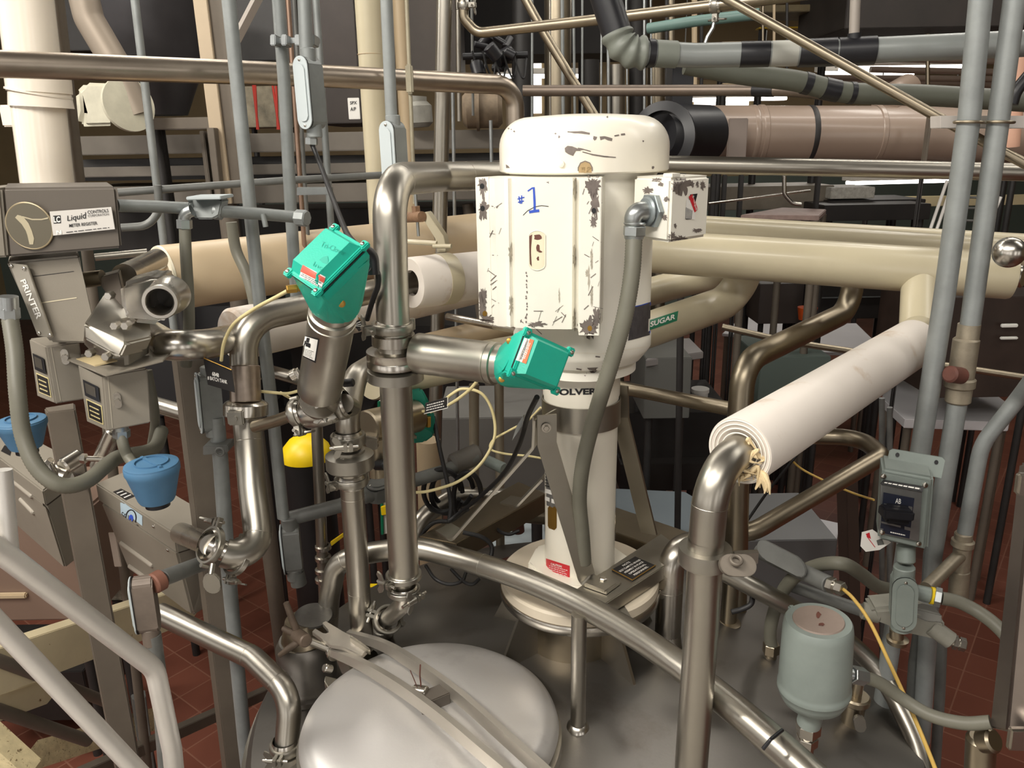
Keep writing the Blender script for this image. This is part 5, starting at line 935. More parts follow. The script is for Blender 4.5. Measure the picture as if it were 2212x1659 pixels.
# small boxes with display
def small_box(lb, top, cor, bot, rt, Yc, tray, parent=None):
    pass
for lb, A_, tray in (('small grey control box with black display, left one under meter register', [(62, 731), (98, 748), (119, 873), (80, 857), (172, 738), (180, 855)], False), ('small grey control box with latch, hanging under the steel tray', [(167, 786), (221, 812), (231, 932), (187, 912), (320, 795), (326, 908)], True)):
    yb = 1.50 if tray else 1.58
    bx = T('small_control_box', lb, 'control box', at(A_[2][0], A_[2][1], yb))
    f0 = [at(*A_[0], yb + .05), at(*A_[1], yb), at(*A_[2], yb), at(*A_[3], yb + .05)]; rv = at(*A_[4], yb + .03) - at(*A_[1], yb)
    bm = BM(); prism(bm, f0, rv, .003); bb = mk('enclosure', bm, WGREY, bx)
    q = f0; off = V((-.001, -.001, 0))
    def LQ2(u0, v0, u1, v1): # on left face, u along, v from top
        r_ = []
        for u_, v_ in ((u0, v1), (u1, v1), (u1, v0), (u0, v0)):
            p = [A_[0][i] * (1 - u_) * (1 - v_) + A_[1][i] * u_ * (1 - v_) + A_[2][i] * u_ * v_ + A_[3][i] * (1 - u_) * v_ for i in (0, 1)]; r_.append(tuple(p))
        return r_
    decal('display_window', BLACKP, bx, [bb.name], LQ2(.2, .22, .85, .50), 2, 2, .003); decal('display_glass', mat('dark_display', (70, 66, 60), .3), bx, [bb.name], LQ2(.28, .26, .72, .44), 2, 2, .0036)
    decal('label_edge', mat('cream_label_edge', (206, 192, 140), .5), bx, [bb.name], LQ2(.18, .56, .88, .9), 2, 2, .001); decal('black_label', BLKTAG, bx, [bb.name], LQ2(.22, .58, .84, .88), 2, 2, .0016); textlines(mat('cream_label_edge', (1, 1, 1)), bx, bb.name, LQ2(.3, .62, .78, .85), 3, .4, .0022)
    x, y = (254, 864) if tray else (140, 768 - 10 + 12)
    p = _hit([bb.name], x, y, 0)
    if p is not None: bm = BM(); nrm = (f0[1] - f0[2]).cross(rv).normalized(); nrm = nrm if nrm.y < 0 else -nrm; prism(bm, stadium(p, (0, 0, 1), rv, .034, .014), nrm * .004, .001); cyl(bm, p, p + nrm * .014, .006, 14); mk('latch', bm, STEELB, bx)
    stroke('door_edge', mat('pale_edge_paint', (168, 160, 144), .4), bx, [bb.name], [((A_[1][0] + 12), A_[1][1] + 2), (A_[2][0] + 12, A_[2][1] - 8)], 2)
TR_ = T('steel_tray_bracket', 'flat steel tray bracket above the hanging control box', 'bracket', at(245, 800, 1.55))
bm = BM(); prism(bm, P([(138, 773, 1.60), (228, 810, 1.45), (352, 778, 1.50), (375, 755, 1.62), (262, 748, 1.70)]), (0, 0, -.004), .001); tr_ = mk('tray', bm, WGREY, TR_)
bm = BM(); prism(bm, P([(165, 778, 1.585), (205, 792, 1.52), (254, 781, 1.535), (214, 766, 1.6)]), (0, 0, .003)); mk('tan_pad', bm, mat('tan_card', (190, 172, 132), .7), TR_)
bm = BM(); prism(bm, P([(266, 700, 1.5), (278, 700, 1.5), (279, 788, 1.5), (268, 790, 1.5)]), (.0, .09, 0), .001); mk('upright', bm, WGREY, TR_)
# ---- flow meter casting (pyramidal cover + round port)
FM = T('flow_meter_body', 'polished cast steel flow meter with pyramid cover and open round port', 'flow meter', at(270, 790, 1.55))
apx = at(182, 700, 1.47)
ba = P([(228, 632, 1.58), (262, 690, 1.50), (272, 742, 1.47), (258, 772, 1.46), (205, 768, 1.50), (180, 742, 1.56), (190, 690, 1.6)])
bm = BM(); hull(bm, [apx, at(182, 730, 1.47)] + ba + [p + V((.03, .05, 0)) for p in ba]); bmesh.ops.bevel(bm, geom=bm.edges[:], offset=.003, segments=2, affect='EDGES', clamp_overlap=True); mk('pyramid_cover', bm, STEELS, FM, ang=30)
bm = BM(); prism(bm, P([(205, 602, 1.62), (256, 588, 1.60), (278, 690, 1.53), (280, 752, 1.52), (262, 690, 1.53), (228, 628, 1.60)]), (-.02, .05, 0), .002); mk('gasket_plate', bm, mat('dark_gasket_plate', (88, 80, 72), .5, .3), FM)
bm = BM(); prism(bm, P([(256, 614, 1.50), (330, 594, 1.54), (362, 604, 1.55), (374, 668, 1.54), (345, 704, 1.52), (280, 698, 1.49), (262, 674, 1.49)]), (-.02, .10, 0), .010, 3); mk('meter_block', bm, STEELB, FM)
pa = at(300, 652, 1.50); pe = at(343, 654, 1.36); d_ = V((.18, -.9, .03)).normalized(); pe = at(346, 652, 1.38); pa = pe - d_ * .09; R_ = 38 / F * dep(pe)
bm = BM(); lathe(bm, [(R_ * 1.15, 0), (R_ * 1.12, .03), (R_ * .92, .045), (R_ * .86, .075), (R_ * .98, .082), (R_ * 1.0, .09), (R_ * .95, .094), (R_ * .78, .094), (R_ * .68, .088), (R_ * .66, .05), (R_ * .66, .0)], pa, d_, 56, cap=False); mk('port_flange', bm, STEELB, FM)
bm = BM(); lathe(bm, [(R_ * .67, .02), (0, .02)], pa, d_, 40, cap=False); mk('dark_port_bore', bm, mat('dark_steel_interior', (46, 44, 42), .4, .7), FM)
for x, y, yy in ((232, 640, 1.50), (245, 705, 1.46), (268, 705, 1.46), (190, 765, 1.46), (226, 772, 1.45), (284, 692, 1.50), (350, 612, 1.52)):
    bm = BM(); c_ = at(x, y, yy); cyl(bm, c_ + V((0, .02, 0)), c_, .008, 6, bev=.001); mk('cover_bolt', bm, STEELB, FM)
pipe('meter_inlet_cone', 'tapered steel pipe joining flow meter to the tan insulated pipe', 'pipe', STEELB, [(268, 596, 1.72), (300, 580, 1.85), (340, 560, 1.98)], 52, bend=0)
pipe('short_black_bar', 'dark steel bar with bright line between meter and flow meter top', 'bar', STEELD, [(172, 606, 1.62), (222, 600, 1.62)], 34, bend=0)
pipe('level_steel_tube', 'level steel tube behind the meter register running right', 'pipe', STEEL, [(205, 556, 1.95), (318, 545, 2.0)], 16, bend=0)
# outlet pipe wide elbow under meter
MO_ = T('meter_outlet_pipe', 'fat polished steel elbow leaving the flow meter toward the white insulation', 'pipe', at(400, 770, 1.75))
om = pipe('pipe', None, None, STEELB, [(330, 722, 1.90), (366, 748, 1.58), (450, 744, 1.64), (520, 724, 1.90)], r=.0325, bend=[.05, .1], parent=MO_, seg=32)
# white insulated pipe piece leading right from there
wl = T('lower_white_insulated_pipe', 'white insulated pipe behind the left product pipe, running to the motor', 'insulated pipe', at(700, 740, 2.2))
p0, p1 = at(500, 724, 1.98), at(1130, 592, 2.95); R1 = 116 / 2 / F * dep(p0); bm = BM(); lathe(bm, [(R1 * .5, .004), (R1 * .9, 0), (R1, .008), (R1, (p1 - p0).length)], p0, p1 - p0, 48); mk('jacket', bm, WHITEP, wl)
uw = T('hung_white_insulated_pipe', 'white insulated pipe with open end hung by a clevis left of the motor', 'insulated pipe', at(960, 660, 2.3))
p0, p1 = at(886, 612, 2.2), at(1110, 585, 2.45); R2 = 112 / 2 / F * dep(p0); bm = BM(); lathe(bm, [(R2 * .5, .02), (R2 * .5, .004), (R2 * .95, 0), (R2, .008), (R2 * 1.01, .10), (R2 * .97, .101), (R2 * .97, (p1 - p0).length)], p0, p1 - p0, 56, cap=False); mk('jacket', bm, WHITEP, uw)
# clevis hanger
CH = T('clevis_hanger', 'cream painted steel clevis hanger with rusty edges round the hung pipe', 'pipe hanger', at(950, 650, 2.2))
cc = p0 + (p1 - p0) * .30; uu = (p1 - p0).normalized(); x_, y_, _ = frame(uu)
bm = BM(); lathe(bm, [(R2 * 1.0, -.022), (R2 * 1.03, -.022), (R2 * 1.03, .022), (R2 * 1.0, .022)], cc, uu, 48, cap=False); mk('band', bm, CREAM, CH)
bm = BM(); prism(bm, P([(893, 466, 2.15), (922, 457, 2.13), (958, 510, 2.12), (963, 532, 2.12), (962, 545, 2.12), (944, 545, 2.12), (941, 515, 2.12), (908, 462, 2.13)]), (.01, .022, 0), .001); mk('yoke', bm, CREAM, CH)
bm = BM(); sweep(bm, P([(868, 521, 2.2), (945, 526, 2.12)]), .007, 12); sweep(bm, P([(936, 532, 2.1), (975, 532, 2.08)]), .006, 12); mk('cross_bolt', bm, CREAM, CH)
bm = BM(); cyl(bm, at(898, 445, 2.15), at(900, 470, 2.15), .012, 6); cyl(bm, at(870, 470, 2.2), at(912, 468, 2.12), .014, 16); mk('rod_nut', bm, mat('rusty_nut', (150, 118, 92), .6, .4, .3, 40), CH)
pipe('hanger_rod', 'thin threaded rod holding the clevis hanger, behind the centre pipe elbow', 'rod', ZINC, [(895, 380, 2.15), (898, 430, 2.15), (904, 510, 2.15)], 7, bend=0, seg=10)
# valve inlet into insulated end
# ---- black/blue caps, tapered grey housings
def tub(lb, cx, cy, rx, hgt, Y, slot):
    t_ = T('blue_container', lb, 'container', at(cx, cy + hgt, Y)); c_ = at(cx, cy, Y); r = rx / F * dep(c_); b_ = at(cx, cy + hgt, Y + .0); b_.x = c_.x; H = (c_ - b_).z
    bm = BM(); lathe(bm, [(r * .0, 0), (r * .62, 0), (r * .68, .006), (r * .95, H * .75), (r, H * .82), (r, H * .96), (r * .96, H)], b_, seg=56, cap=False); mk('cup', bm, BLUE, t_)
    bm = BM(); lathe(bm, [(r * .98, H * .98), (r * .97, H * 1.02), (r * .90, H * 1.04), (0, H * 1.05)], b_, seg=56, cap=False); bm2 = BM()
    top = b_ + V((0, 0, H * 1.05)); u_ = V((.75, -.65, 0)).normalized(); box(bm, top, u_ * r * .8, u_.cross(V((0, 0, 1))) * .0035, (0, 0, .003), .001)
    lathe(bm, [(r * .62, -.001), (r * .62, .003), (r * .58, .003), (r * .58, -.001)], top, seg=40, cap=False); mk('lid', bm, BLUE, t_); bm2.free()
    bm = BM(); cyl(bm, b_ - V((0, 0, .012)), b_, r * .45, 28); mk('foot_ring', bm, BLACKP, t_); return t_
tub('blue plastic cup lid standing on top of the nearer tapered grey housing', 327, 1003, 57, 78, 1.45, 1)
tub('blue plastic cap at the left edge on the farther grey housing', 45, 908, 50, 58, 1.50, 1)
def tapered(lb, top4, zt, hface, taper, slots, label):
    t_ = T('tapered_grey_housing', lb, 'housing', atz(*top4[2], zt - .2)); tp = [atz(x, y, zt) for x, y in top4]
    bm = BM(); prism(bm, tp, (0, 0, -hface), .004); up = mk('lid_box', bm, WGREY, t_)
    c_ = sum(tp, V()) / 4; lo = [c_ + (p - c_) * .97 + V((0, 0, -hface)) for p in tp]; l2 = [V((p.x, p.y, zt - taper)) for p in lo]
    ed = (lo[1] - lo[0]); sd = (lo[3] - lo[0])
    l2 = [lo[0] + ed * .10 + sd * .25 - V((0, 0, taper)), lo[0] + ed * .95 + sd * .25 - V((0, 0, taper)), lo[0] + ed * .95 + sd * .75 - V((0, 0, taper)), lo[0] + ed * .10 + sd * .75 - V((0, 0, taper))]
    bm = BM(); hull(bm, lo + l2); bmesh.ops.bevel(bm, geom=bm.edges[:], offset=.006, segments=2, affect='EDGES', clamp_overlap=True); lw = mk('tapered_body', bm, WGREY, t_, ang=30)
    for (x0, y0, x1, y1) in slots:
        a_, b_ = _hit([lw.name], x0, y0, 0), _hit([lw.name], x1, y1, 0)
        if a_ is None or b_ is None: continue
        bm = BM(); cyl(bm, a_, b_, .0085, 12, bev=.004); mk('pressed_rib', bm, mat('pale_rib_enamel', (160, 152, 140), .4, .1), t_)
    return t_, up, lw
h1, u1, l1 = tapered('tapered grey steel housing with blue-white sticker below the blue cap', [(206, 1044), (376, 1153), (473, 1123), (285, 1012)], CZ - 1.03, .062, .24, [(262, 1172, 330, 1222), (280, 1222, 345, 1268)], 1)
decal('blue_white_sticker', LTBLUE, h1, [u1.name], [(262, 1118), (308, 1158), (308, 1114), (260, 1080)], 6, 4, .001)
stroke('emblem_ring', INKK, h1, [u1.name], [(284 + 11 * math.cos(t), 1118 + 17 * math.sin(t)) for t in [2 * math.pi * k / 20 for k in range(21)]], 2.4, .0016); blob('emblem_centre', INKB, h1, [u1.name], [(284 + 5 * math.cos(t), 1119 + 8 * math.sin(t)) for t in [2 * math.pi * k / 10 for k in range(10)]], .0016, 1)
text('CC', INKK, h1, [u1.name], [(264, 1112), (274, 1119), (274, 1111), (264, 1104)], .02, .0016); text('ION', INKK, h1, [u1.name], [(294, 1138), (305, 1146), (305, 1138), (294, 1130)], .02, .0016)
decal('black_label', BLKTAG, h1, [u1.name], [(272, 1081), (292, 1072), (262, 1056), (244, 1063)], 2, 2, .001); textlines(WHITE, h1, u1.name, [(271, 1079), (288, 1071), (263, 1059), (248, 1064)], 3, .35, .0016)
for x, y in ((363, 1188), (332, 1137)):
    p = _hit([u1.name, l1.name], x, y, 0); bm = BM(); screw(bm, p, (-.5, -.8, 0), .0055, .004); mk('rivet', bm, STEELB, h1)
h2, u2, l2 = tapered('tapered grey steel housing at the left edge behind hose loop', [(-40, 960), (92, 1060), (175, 1000), (30, 925)], CZ - .93, .05, .24, [(25, 1036, 70, 1072), (45, 1078, 74, 1108)], 0)
decal('black_label', BLKTAG, h2, [u2.name], [(2, 975), (22, 985), (26, 970), (10, 962)], 2, 2, .001)
# ---- hoses at left
ribbed('flexible_conduit', HOSE, spline(P([(22, 690, 1.5), (32, 760, 1.46), (38, 850, 1.42), (50, 940, 1.40), (80, 1010, 1.38), (130, 1048, 1.38), (185, 1040, 1.42), (230, 1005, 1.5), (262, 985, 1.58), (330, 970, 1.66), (350, 930, 1.74)]), 10), .0155, .006, None, 'long grey ribbed conduit looping down at the left edge under the meter', 'conduit')
FN = T('conduit_connector', 'zinc conduit connector at the left edge under the meter register', 'connector', at(20, 690, 1.5)); bm = BM(); cyl(bm, at(18, 640, 1.5), at(20, 668, 1.5), .017, 24); hexnut(bm, at(20, 664, 1.5), at(22, 688, 1.5), .018); mk('nut', bm, ZINC, FN)
pipe('flexible_conduit', 'grey flexible conduit dropping from square junction box at upper left', 'conduit', HOSE, [(399, 492, 1.75), (402, 560, 1.74), (407, 640, 1.74), (408, 720, 1.74), (402, 790, 1.75)], r=.0125, smooth=True)
pipe('flexible_conduit', 'grey flexible conduit slanting down behind the leftmost tall conduit', 'conduit', HOSE, [(500, 480, 2.1), (510, 540, 2.1), (532, 590, 2.08), (546, 640, 2.06), (556, 700, 2.05)], r=.0145, smooth=True)
pipe('flexible_conduit', 'dark flexible conduit hanging from control box into the blue cap', 'conduit', HOSE, [(262, 930, 1.53), (266, 960, 1.52), (276, 985, 1.52), (290, 1005, 1.5)], r=.011, smooth=True)
pipe('flexible_conduit', 'grey flexible conduit passing right of the hanging control box down to a fitting', 'conduit', HOSE, [(318, 800, 1.72), (330, 860, 1.72), (335, 910, 1.74), (328, 960, 1.76)], r=.0105, smooth=True)
CN = T('conduit_connector', 'zinc hub under hanging control box', 'connector', at(262, 935, 1.53)); bm = BM(); cyl(bm, at(260, 918, 1.53), at(262, 935, 1.53), .015, 20); hexnut(bm, at(262, 928, 1.53), at(263, 945, 1.53), .017); mk('nut', bm, ZINC, CN)
CY = T('small_air_cylinder', 'small bright steel cylinder leaning behind the blue cap', 'cylinder', at(220, 960, 1.6)); bm = BM(); cyl(bm, at(210, 1010, 1.62), at(247, 928, 1.60), .017, 24, bev=.004); cyl(bm, at(172, 990, 1.58), at(228, 992, 1.60), .006, 12); cyl(bm, at(176, 990, 1.58), at(186, 991, 1.58), .011, 6); mk('barrel', bm, STEELB, CY)
VH = T('valve_hardware', 'cluster of small steel valve fittings behind the hose loop', 'valve', at(130, 1030, 1.7)); bm = BM(); cyl(bm, at(95, 1020, 1.62), at(150, 1035, 1.62), .025, 24, bev=.006); cyl(bm, at(102, 1000, 1.6), at(118, 1035, 1.6), .012, 16, bev=.002); cyl(bm, at(135, 1010, 1.62), at(175, 985, 1.66), .02, 20, bev=.004); hexnut(bm, at(98, 998, 1.6), at(108, 1005, 1.6), .014); cyl(bm, at(145, 1032, 1.62), at(170, 1030, 1.80), .014, 14); mk('fitting', bm, STEELB, VH)
# junction box + horizontal conduits
JB = T('square_junction_box', 'light grey square junction box with elbow on a level conduit, upper left', 'junction box', at(440, 470, 1.78))
bm = BM(); prism(bm, P([(405, 430, 1.76), (412, 424, 1.80), (470, 426, 1.80), (478, 432, 1.76), (474, 466, 1.76), (460, 474, 1.76), (425, 474, 1.76), (408, 462, 1.76)]), (0, .05, 0), .004); cyl(bm, at(462, 456, 1.78), at(480, 458, 1.78), .018, 24, bev=.002); mk('body', bm, GALV, JB)
a_, b_ = at(404, 431, 1.75), at(479, 433, 1.75); bm = BM(); abox(bm, (a_.x, 1.745, a_.z - .001), (b_.x, 1.83, a_.z + .006), .0015); mk('cover', bm, mat('pale_cover_plate', (184, 192, 194)), JB)
bm = BM(); sweep(bm, fillet(P([(415, 455, 1.75), (398, 462, 1.75), (398, 486, 1.75)]), .02), .0125, 20); hexnut(bm, at(398, 474, 1.75), at(399, 494, 1.75), .0165); mk('elbow', bm, ZINC, JB)
vcond('level grey conduit between meter register and square junction box', [(252, 444, 1.66), (330, 446, 1.72), (412, 450, 1.78)], 27, bend=0)
LC_ = T('capped_level_conduit', 'level grey conduit with round capped end right of square junction box', 'conduit', at(600, 470, 1.85))
pipe('conduit', None, None, GALV, [(472, 456, 1.78), (560, 462, 1.84), (650, 470, 1.9)], 27, bend=0, parent=LC_)
bm = BM(); a_, b_ = at(640, 470, 1.89), at(664, 472, 1.88); cyl(bm, a_, b_, .0195, 8, bev=.003); mk('end_cap', bm, GALV, LC_); bm = BM(); cyl(bm, at(568, 462, 1.83), at(574, 490, 1.83), .006, 10); mk('drain_stub', bm, GALV, LC_)
vcond('long dark level conduit rising slightly right of the meter register', [(255, 416, 1.95), (420, 404, 2.02), (630, 389, 2.12), (830, 378, 2.25)], 17, GALVD, bend=0)
vcond('grey conduit curving down from the dark level conduit beside the register', [(340, 400, 1.98), (345, 455, 1.98), (320, 488, 1.97), (262, 492, 1.95)], 17, GALVD, bend=.05)
# tall grey conduits at left centre
vcond('leftmost tall grey conduit, crossing in front of the big level steel pipe', [(488, -60, 1.9), (540, 450, 1.9), (566, 700, 1.9), (590, 900, 1.9), (612, 1118, 1.9)], 31, bend=0)
vcond('second tall grey conduit, left of the conduit body with hanging cord', [(597, -60, 2.0), (614, 180, 2.0), (628, 450, 2.0), (640, 640, 2.0)], 28, bend=0)
K3 = T('conduit_with_oval_body', 'tall grey conduit ending in oval-cover body with black cord below', 'conduit', at(672, 310, 1.9))
pipe('conduit', None, None, GALV, [(655, -60, 1.9), (662, 118, 1.9)], 30, bend=0, parent=K3)
condulet(K3, at(672, 202, 1.9), at(664, 130, 1.9) - at(677, 280, 1.9), (-.45, -.89, 0), .155, .038, .05, .018)
bm = BM(); a_, b_ = at(673, 288, 1.9), at(673, 313, 1.9); cyl(bm, a_, b_, .012, 20); hexnut(bm, a_ + (b_ - a_) * .4, b_, .0145); mk('cord_connector', bm, ZINC, K3)
pipe('black_hanging_cable', 'thick black cord slanting from upper conduit body to the upright green cap', 'cable', BLACK, [(674, 312, 1.9), (690, 350, 1.87), (712, 410, 1.75), (735, 470, 1.6), (750, 505, 1.5), (770, 530, 1.45)], r=.0055, smooth=True, seg=12)
K5 = T('conduit_with_oval_body', 'tall grey conduit ending in oval-cover body above the centre pipe elbow', 'conduit', at(850, 385, 1.75))
pipe('conduit', None, None, GALV, [(832, -60, 1.75), (846, 262, 1.75)], 27, bend=0, parent=K5)
condulet(K5, at(853, 328, 1.75), at(849, 270, 1.75) - at(857, 395, 1.75), (-.45, -.89, 0), .125, .034, .045, .012)
SC_ = T('strut_clamp_bar', 'small zinc strut with clamps joining two tall left conduits', 'strut', at(640, 90, 2.0)); bm = BM()
for x in (588, 612, 641, 672): prism(bm, P([(x - 5, 74, 1.93), (x + 7, 74, 1.93), (x + 7, 98, 1.93), (x - 5, 98, 1.93)]), (0, .05, 0), .002)
prism(bm, P([(590, 82, 1.96), (685, 80, 1.96), (685, 92, 1.96), (590, 94, 1.96)]), (0, .03, 0), .001); mk('strut', bm, ZINC, SC_)
SC2 = T('strut_clamp_bar', 'small steel strut clamp below the hanging cord, behind conduits', 'strut', at(665, 412, 2.3)); bm = BM(); prism(bm, P([(641, 405, 2.25), (715, 405, 2.25), (715, 420, 2.25), (641, 422, 2.25)]), (0, .03, 0), .001); mk('strut', bm, ZINC, SC2)
# ---- posts, frames
def post(lb, top, bot, Y, w, dpt=.06, m=POST, nm='steel_post', z0=0.0, cat='post', yaw=(.0, 1), grp=None):
    a_, b_ = at(*top, Y), at(*bot, Y); hw = pxr(w, a_); d = (b_ - a_); bl = a_ + d * ((a_.z - z0) / (a_.z - b_.z)); bm = BM()
    prism(bm, [a_ + V((-hw, -dpt * .3, 0)), a_ + V((hw * .15, -dpt * .5, 0)), a_ + V((hw, -dpt * .3, 0)), a_ + V((hw, dpt * .5, 0)), a_ + V((-hw, dpt * .5, 0))] if False else [a_ + V((-hw, 0, 0)), a_ + V((-hw * .35, -dpt * .5, 0)), a_ + V((hw, -dpt * .2, 0)), a_ + V((hw * .35, dpt * .5, 0))], bl - a_, .003)
    return mk(nm, bm, m, None, lb, cat, grp)
post('square steel post under the steel tray, right of the hanging control box', (408, 770), (512, 1659), 2.0, 78, .07)
post('square steel post at left, behind the tapered housing and handrails', (132, 880), (268, 1600), 1.8, 74, .07)
PB_ = T('pipe_with_white_oval_body', 'grey conduit with white oval-cover body beside the steel post', 'conduit', at(460, 1200, 1.85))
pipe('conduit', None, None, GALV, [(468, 900, 1.88), (477, 1000, 1.88), (492, 1220, 1.88), (528, 1600, 1.88), (605, 2250, 1.88)], 33, bend=0, parent=PB_)
condulet(PB_, at(455, 868, 1.88), at(450, 815, 1.88) - at(461, 935, 1.88), (-.85, -.5, 0), .16, .04, .05, .012, cm=mat('pale_cover_plate', (188, 196, 196), .4, .2))
bm = BM(); c_ = at(470, 972, 1.86); prism(bm, P([(438, 964, 1.84), (492, 962, 1.84), (492, 978, 1.84), (438, 984, 1.84)]), (0, .05, 0), .002); ring(bm, at(475, 976, 1.83), (0, 1, 0), .010, .003, 20, 8); mk('strap', bm, GALVD, PB_)
# conduit with rusty elbow body at lower left
RB = T('rusty_conduit_body', 'rusty conduit elbow body with long white cover at lower left', 'conduit body', at(320, 1420, 1.42))
condulet(RB, at(316, 1305, 1.42), at(302, 1250, 1.42) - at(322, 1380, 1.42), (-.97, -.25, 0), .13, .038, .04, .03, mat('brown_painted_iron', (118, 106, 96), .5, .2, .25, 14), (0, 1))
bm = BM(); cyl(bm, at(330, 1262, 1.42), at(352, 1250, 1.44), .022, 24, bev=.003); mk('side_hub', bm, mat('rusty_brown_hub', (126, 84, 68), .6, .2, .25, 20), RB)
vcond('dark grey conduit running right from the rusty elbow body to meter inlet', [(350, 1250, 1.44), (450, 1212, 1.6)], 36, GALVD, bend=0)
vcond('dark conduit dropping from the rusty elbow body to the floor', [(330, 1370, 1.42), (345, 1480, 1.42), (362, 1700, 1.42)], 34, GALVD, bend=0)
# handrails
pipe('handrail', 'bright steel handrail in front sloping down to a bend at bottom left', 'handrail', RAIL, [(-60, 1150, 1.02), (20, 1205, 1.05), (335, 1445, 1.20), (372, 1620, 1.20), (380, 1700, 1.2)], 52, bend=[0, .07, 0], seg=28)
pipe('handrail_post', 'vertical steel handrail post at the left edge meeting the upper rail', 'handrail', RAIL, [(4, 1015, 1.08), (20, 1200, 1.06)], 40, bend=0, seg=24)
pipe('handrail', 'lower steel handrail sloping parallel below the bent one at bottom left', 'handrail', RAIL, [(-60, 1290, 1.0), (0, 1352, 1.02), (320, 1690, 1.1)], 46, bend=0, seg=28)
OL = T('tank_outlet_pipe', 'bent stainless pipe dropping onto the tank rim left of the hatch', 'pipe', at(620, 1620, 1.45))
oo = pipe('pipe', None, None, STEEL, [(345, 1325, 1.75), (545, 1420, 1.6), (628, 1500, 1.5), (620, 1600, 1.47), (620, 1625, 1.46)], 46, bend=[.1, .07, 0], parent=OL, seg=32); seams(OL, oo, [.52, .72])
clamp(OL, at(617, 1612, 1.465), (0, .0, -1), o_path[oo.name][1], (-.1, -1, 0), .035, th=.02)
hT = _hit([tshell.name], 622, 1650, 0)
if hT is None: hT = at(622, 1660, 1.46)
bm = BM(); cyl(bm, at(620, 1625, 1.46), V((at(620, 1625, 1.46).x, 1.46, tz(.73) - .03)), .034, 28); mk('tank_ferrule', bm, STEEL, OL)
# ================================================================ room shell
WALLM = TANP
def wallbox(name, lo, hi, m): bm = BM(); abox(bm, lo, hi); return mk(name, bm, m, kind='structure')
wallbox('wall_back', (-9, 14, 0), (10, 14.2, 5.6), WALLM); wallbox('wall_left', (-9.2, -6, 0), (-9, 14.2, 5.6), WALLM); wallbox('wall_right', (10, -6, 0), (10.2, 14.2, 5.6), WALLM)
wallbox('wall_front', (-9, -6.2, 0), (10, -6, 5.6), mat('pale_wall', (200, 192, 176), .7)); wallbox('trim_1', (-9, 13.96, 0), (10, 14.0, 2.3), mat('green_grey_wainscot_paint', (96, 108, 100), .6))
wallbox('ceiling', (-9, -6, 5.55), (10, 14.2, 5.7), mat('dark_ceiling', (70, 62, 52), .9, 0, .2, 3))
LEGGED = ('machine', 'cabinet', 'desk', 'rack', 'bench', 'conveyor', 'stand', 'base', 'post', 'panel', 'blower', 'beam')
def B3(name, lb, cat, x0, y0, x1, y1, Y, dpt, m, bev=.004, group=None, parent=None, dx=0.0):
    """box whose front face spans px rectangle at distance Y"""
    a_, b_ = at(x0, y1, Y), at(x1, y0, Y); ym = (y0 + y1) / 2; xl, xr = at(x0, ym, Y).x, at(x1, ym, Y).x
    z0, z1 = a_.z, b_.z
    if y0 < -50 and parent is None: z1 = 5.5
    if parent is None and y0 > -50 and cat in LEGGED and z0 > .05:
        rt = T(name, lb, cat, V(((xl + xr) / 2, Y, 0)), group); bm = BM(); prism(bm, [V((xl, Y, z0)), V((xr, Y, z0)), V((xr, Y, z1)), V((xl, Y, z1))], (dx, dpt, 0), bev); mk('body', bm, m, rt)
        i_ = min(.04, (xr - xl) * .2)
        for x_ in (xl + i_, xr - i_):
            for y_ in (Y + min(.05, dpt * .3), Y + dpt - min(.05, dpt * .3)): bm = BM(); cyl(bm, V((x_, y_, 0)), V((x_, y_, z0 + .002)), min(.022, i_), 12); mk('leg', bm, DARKEQ, rt)
        return rt
    bm = BM(); prism(bm, [V((xl, Y, z0)), V((xr, Y, z0)), V((xr, Y, z1)), V((xl, Y, z1))], (dx, dpt, 0), bev)
    return mk(name, bm, m, parent, lb, cat, group)
def vp(name, lb, cat, m, x0, y0, x1, y1, Y, w, floor=False, **k):
    """vertical pipe through two pixels at distance Y; goes to the floor when asked"""
    a_, b_ = at(x0, y0, Y), at(x1, y1, Y); r_ = pxr(w, a_)
    if floor: b_ = a_ + (b_ - a_) * (a_.z / (a_.z - b_.z))
    if y0 <= -50: a_ = b_ + (a_ - b_) * ((5.5 - b_.z) / (a_.z - b_.z))
    bm = BM(); sweep(bm, [a_, b_], r_, 24); o = mk(name, bm, m, k.get('parent'), lb, cat, k.get('group')); o_path[o.name] = ([a_, b_], r_); return o
# ---- ceiling trusses and lamps far away
for i, Y in enumerate((7.0, 8.6, 10.2, 11.8)):
    bm = BM(); abox(bm, (-9, Y, 5.0), (10, Y + .12, 5.1)); abox(bm, (-9, Y, 5.4), (10, Y + .12, 5.5))
    for k in range(36): x = -9 + k * .53; prism(bm, [V((x, Y + .04, 5.1)), V((x + .05, Y + .04, 5.1)), V((x + .3, Y + .04, 5.4)), V((x + .25, Y + .04, 5.4))] if k % 2 else [V((x + .25, Y + .04, 5.1)), V((x + .3, Y + .04, 5.1)), V((x + .05, Y + .04, 5.4)), V((x, Y + .04, 5.4))], (0, .03, 0))
    mk('roof_truss', bm, mat('olive_brown_truss', (92, 80, 58), .7), None, ['nearest roof truss under the dark ceiling', 'second roof truss back under the ceiling', 'third roof truss back under the ceiling', 'farthest roof truss by the back wall'][i], 'truss', 'roof trusses')
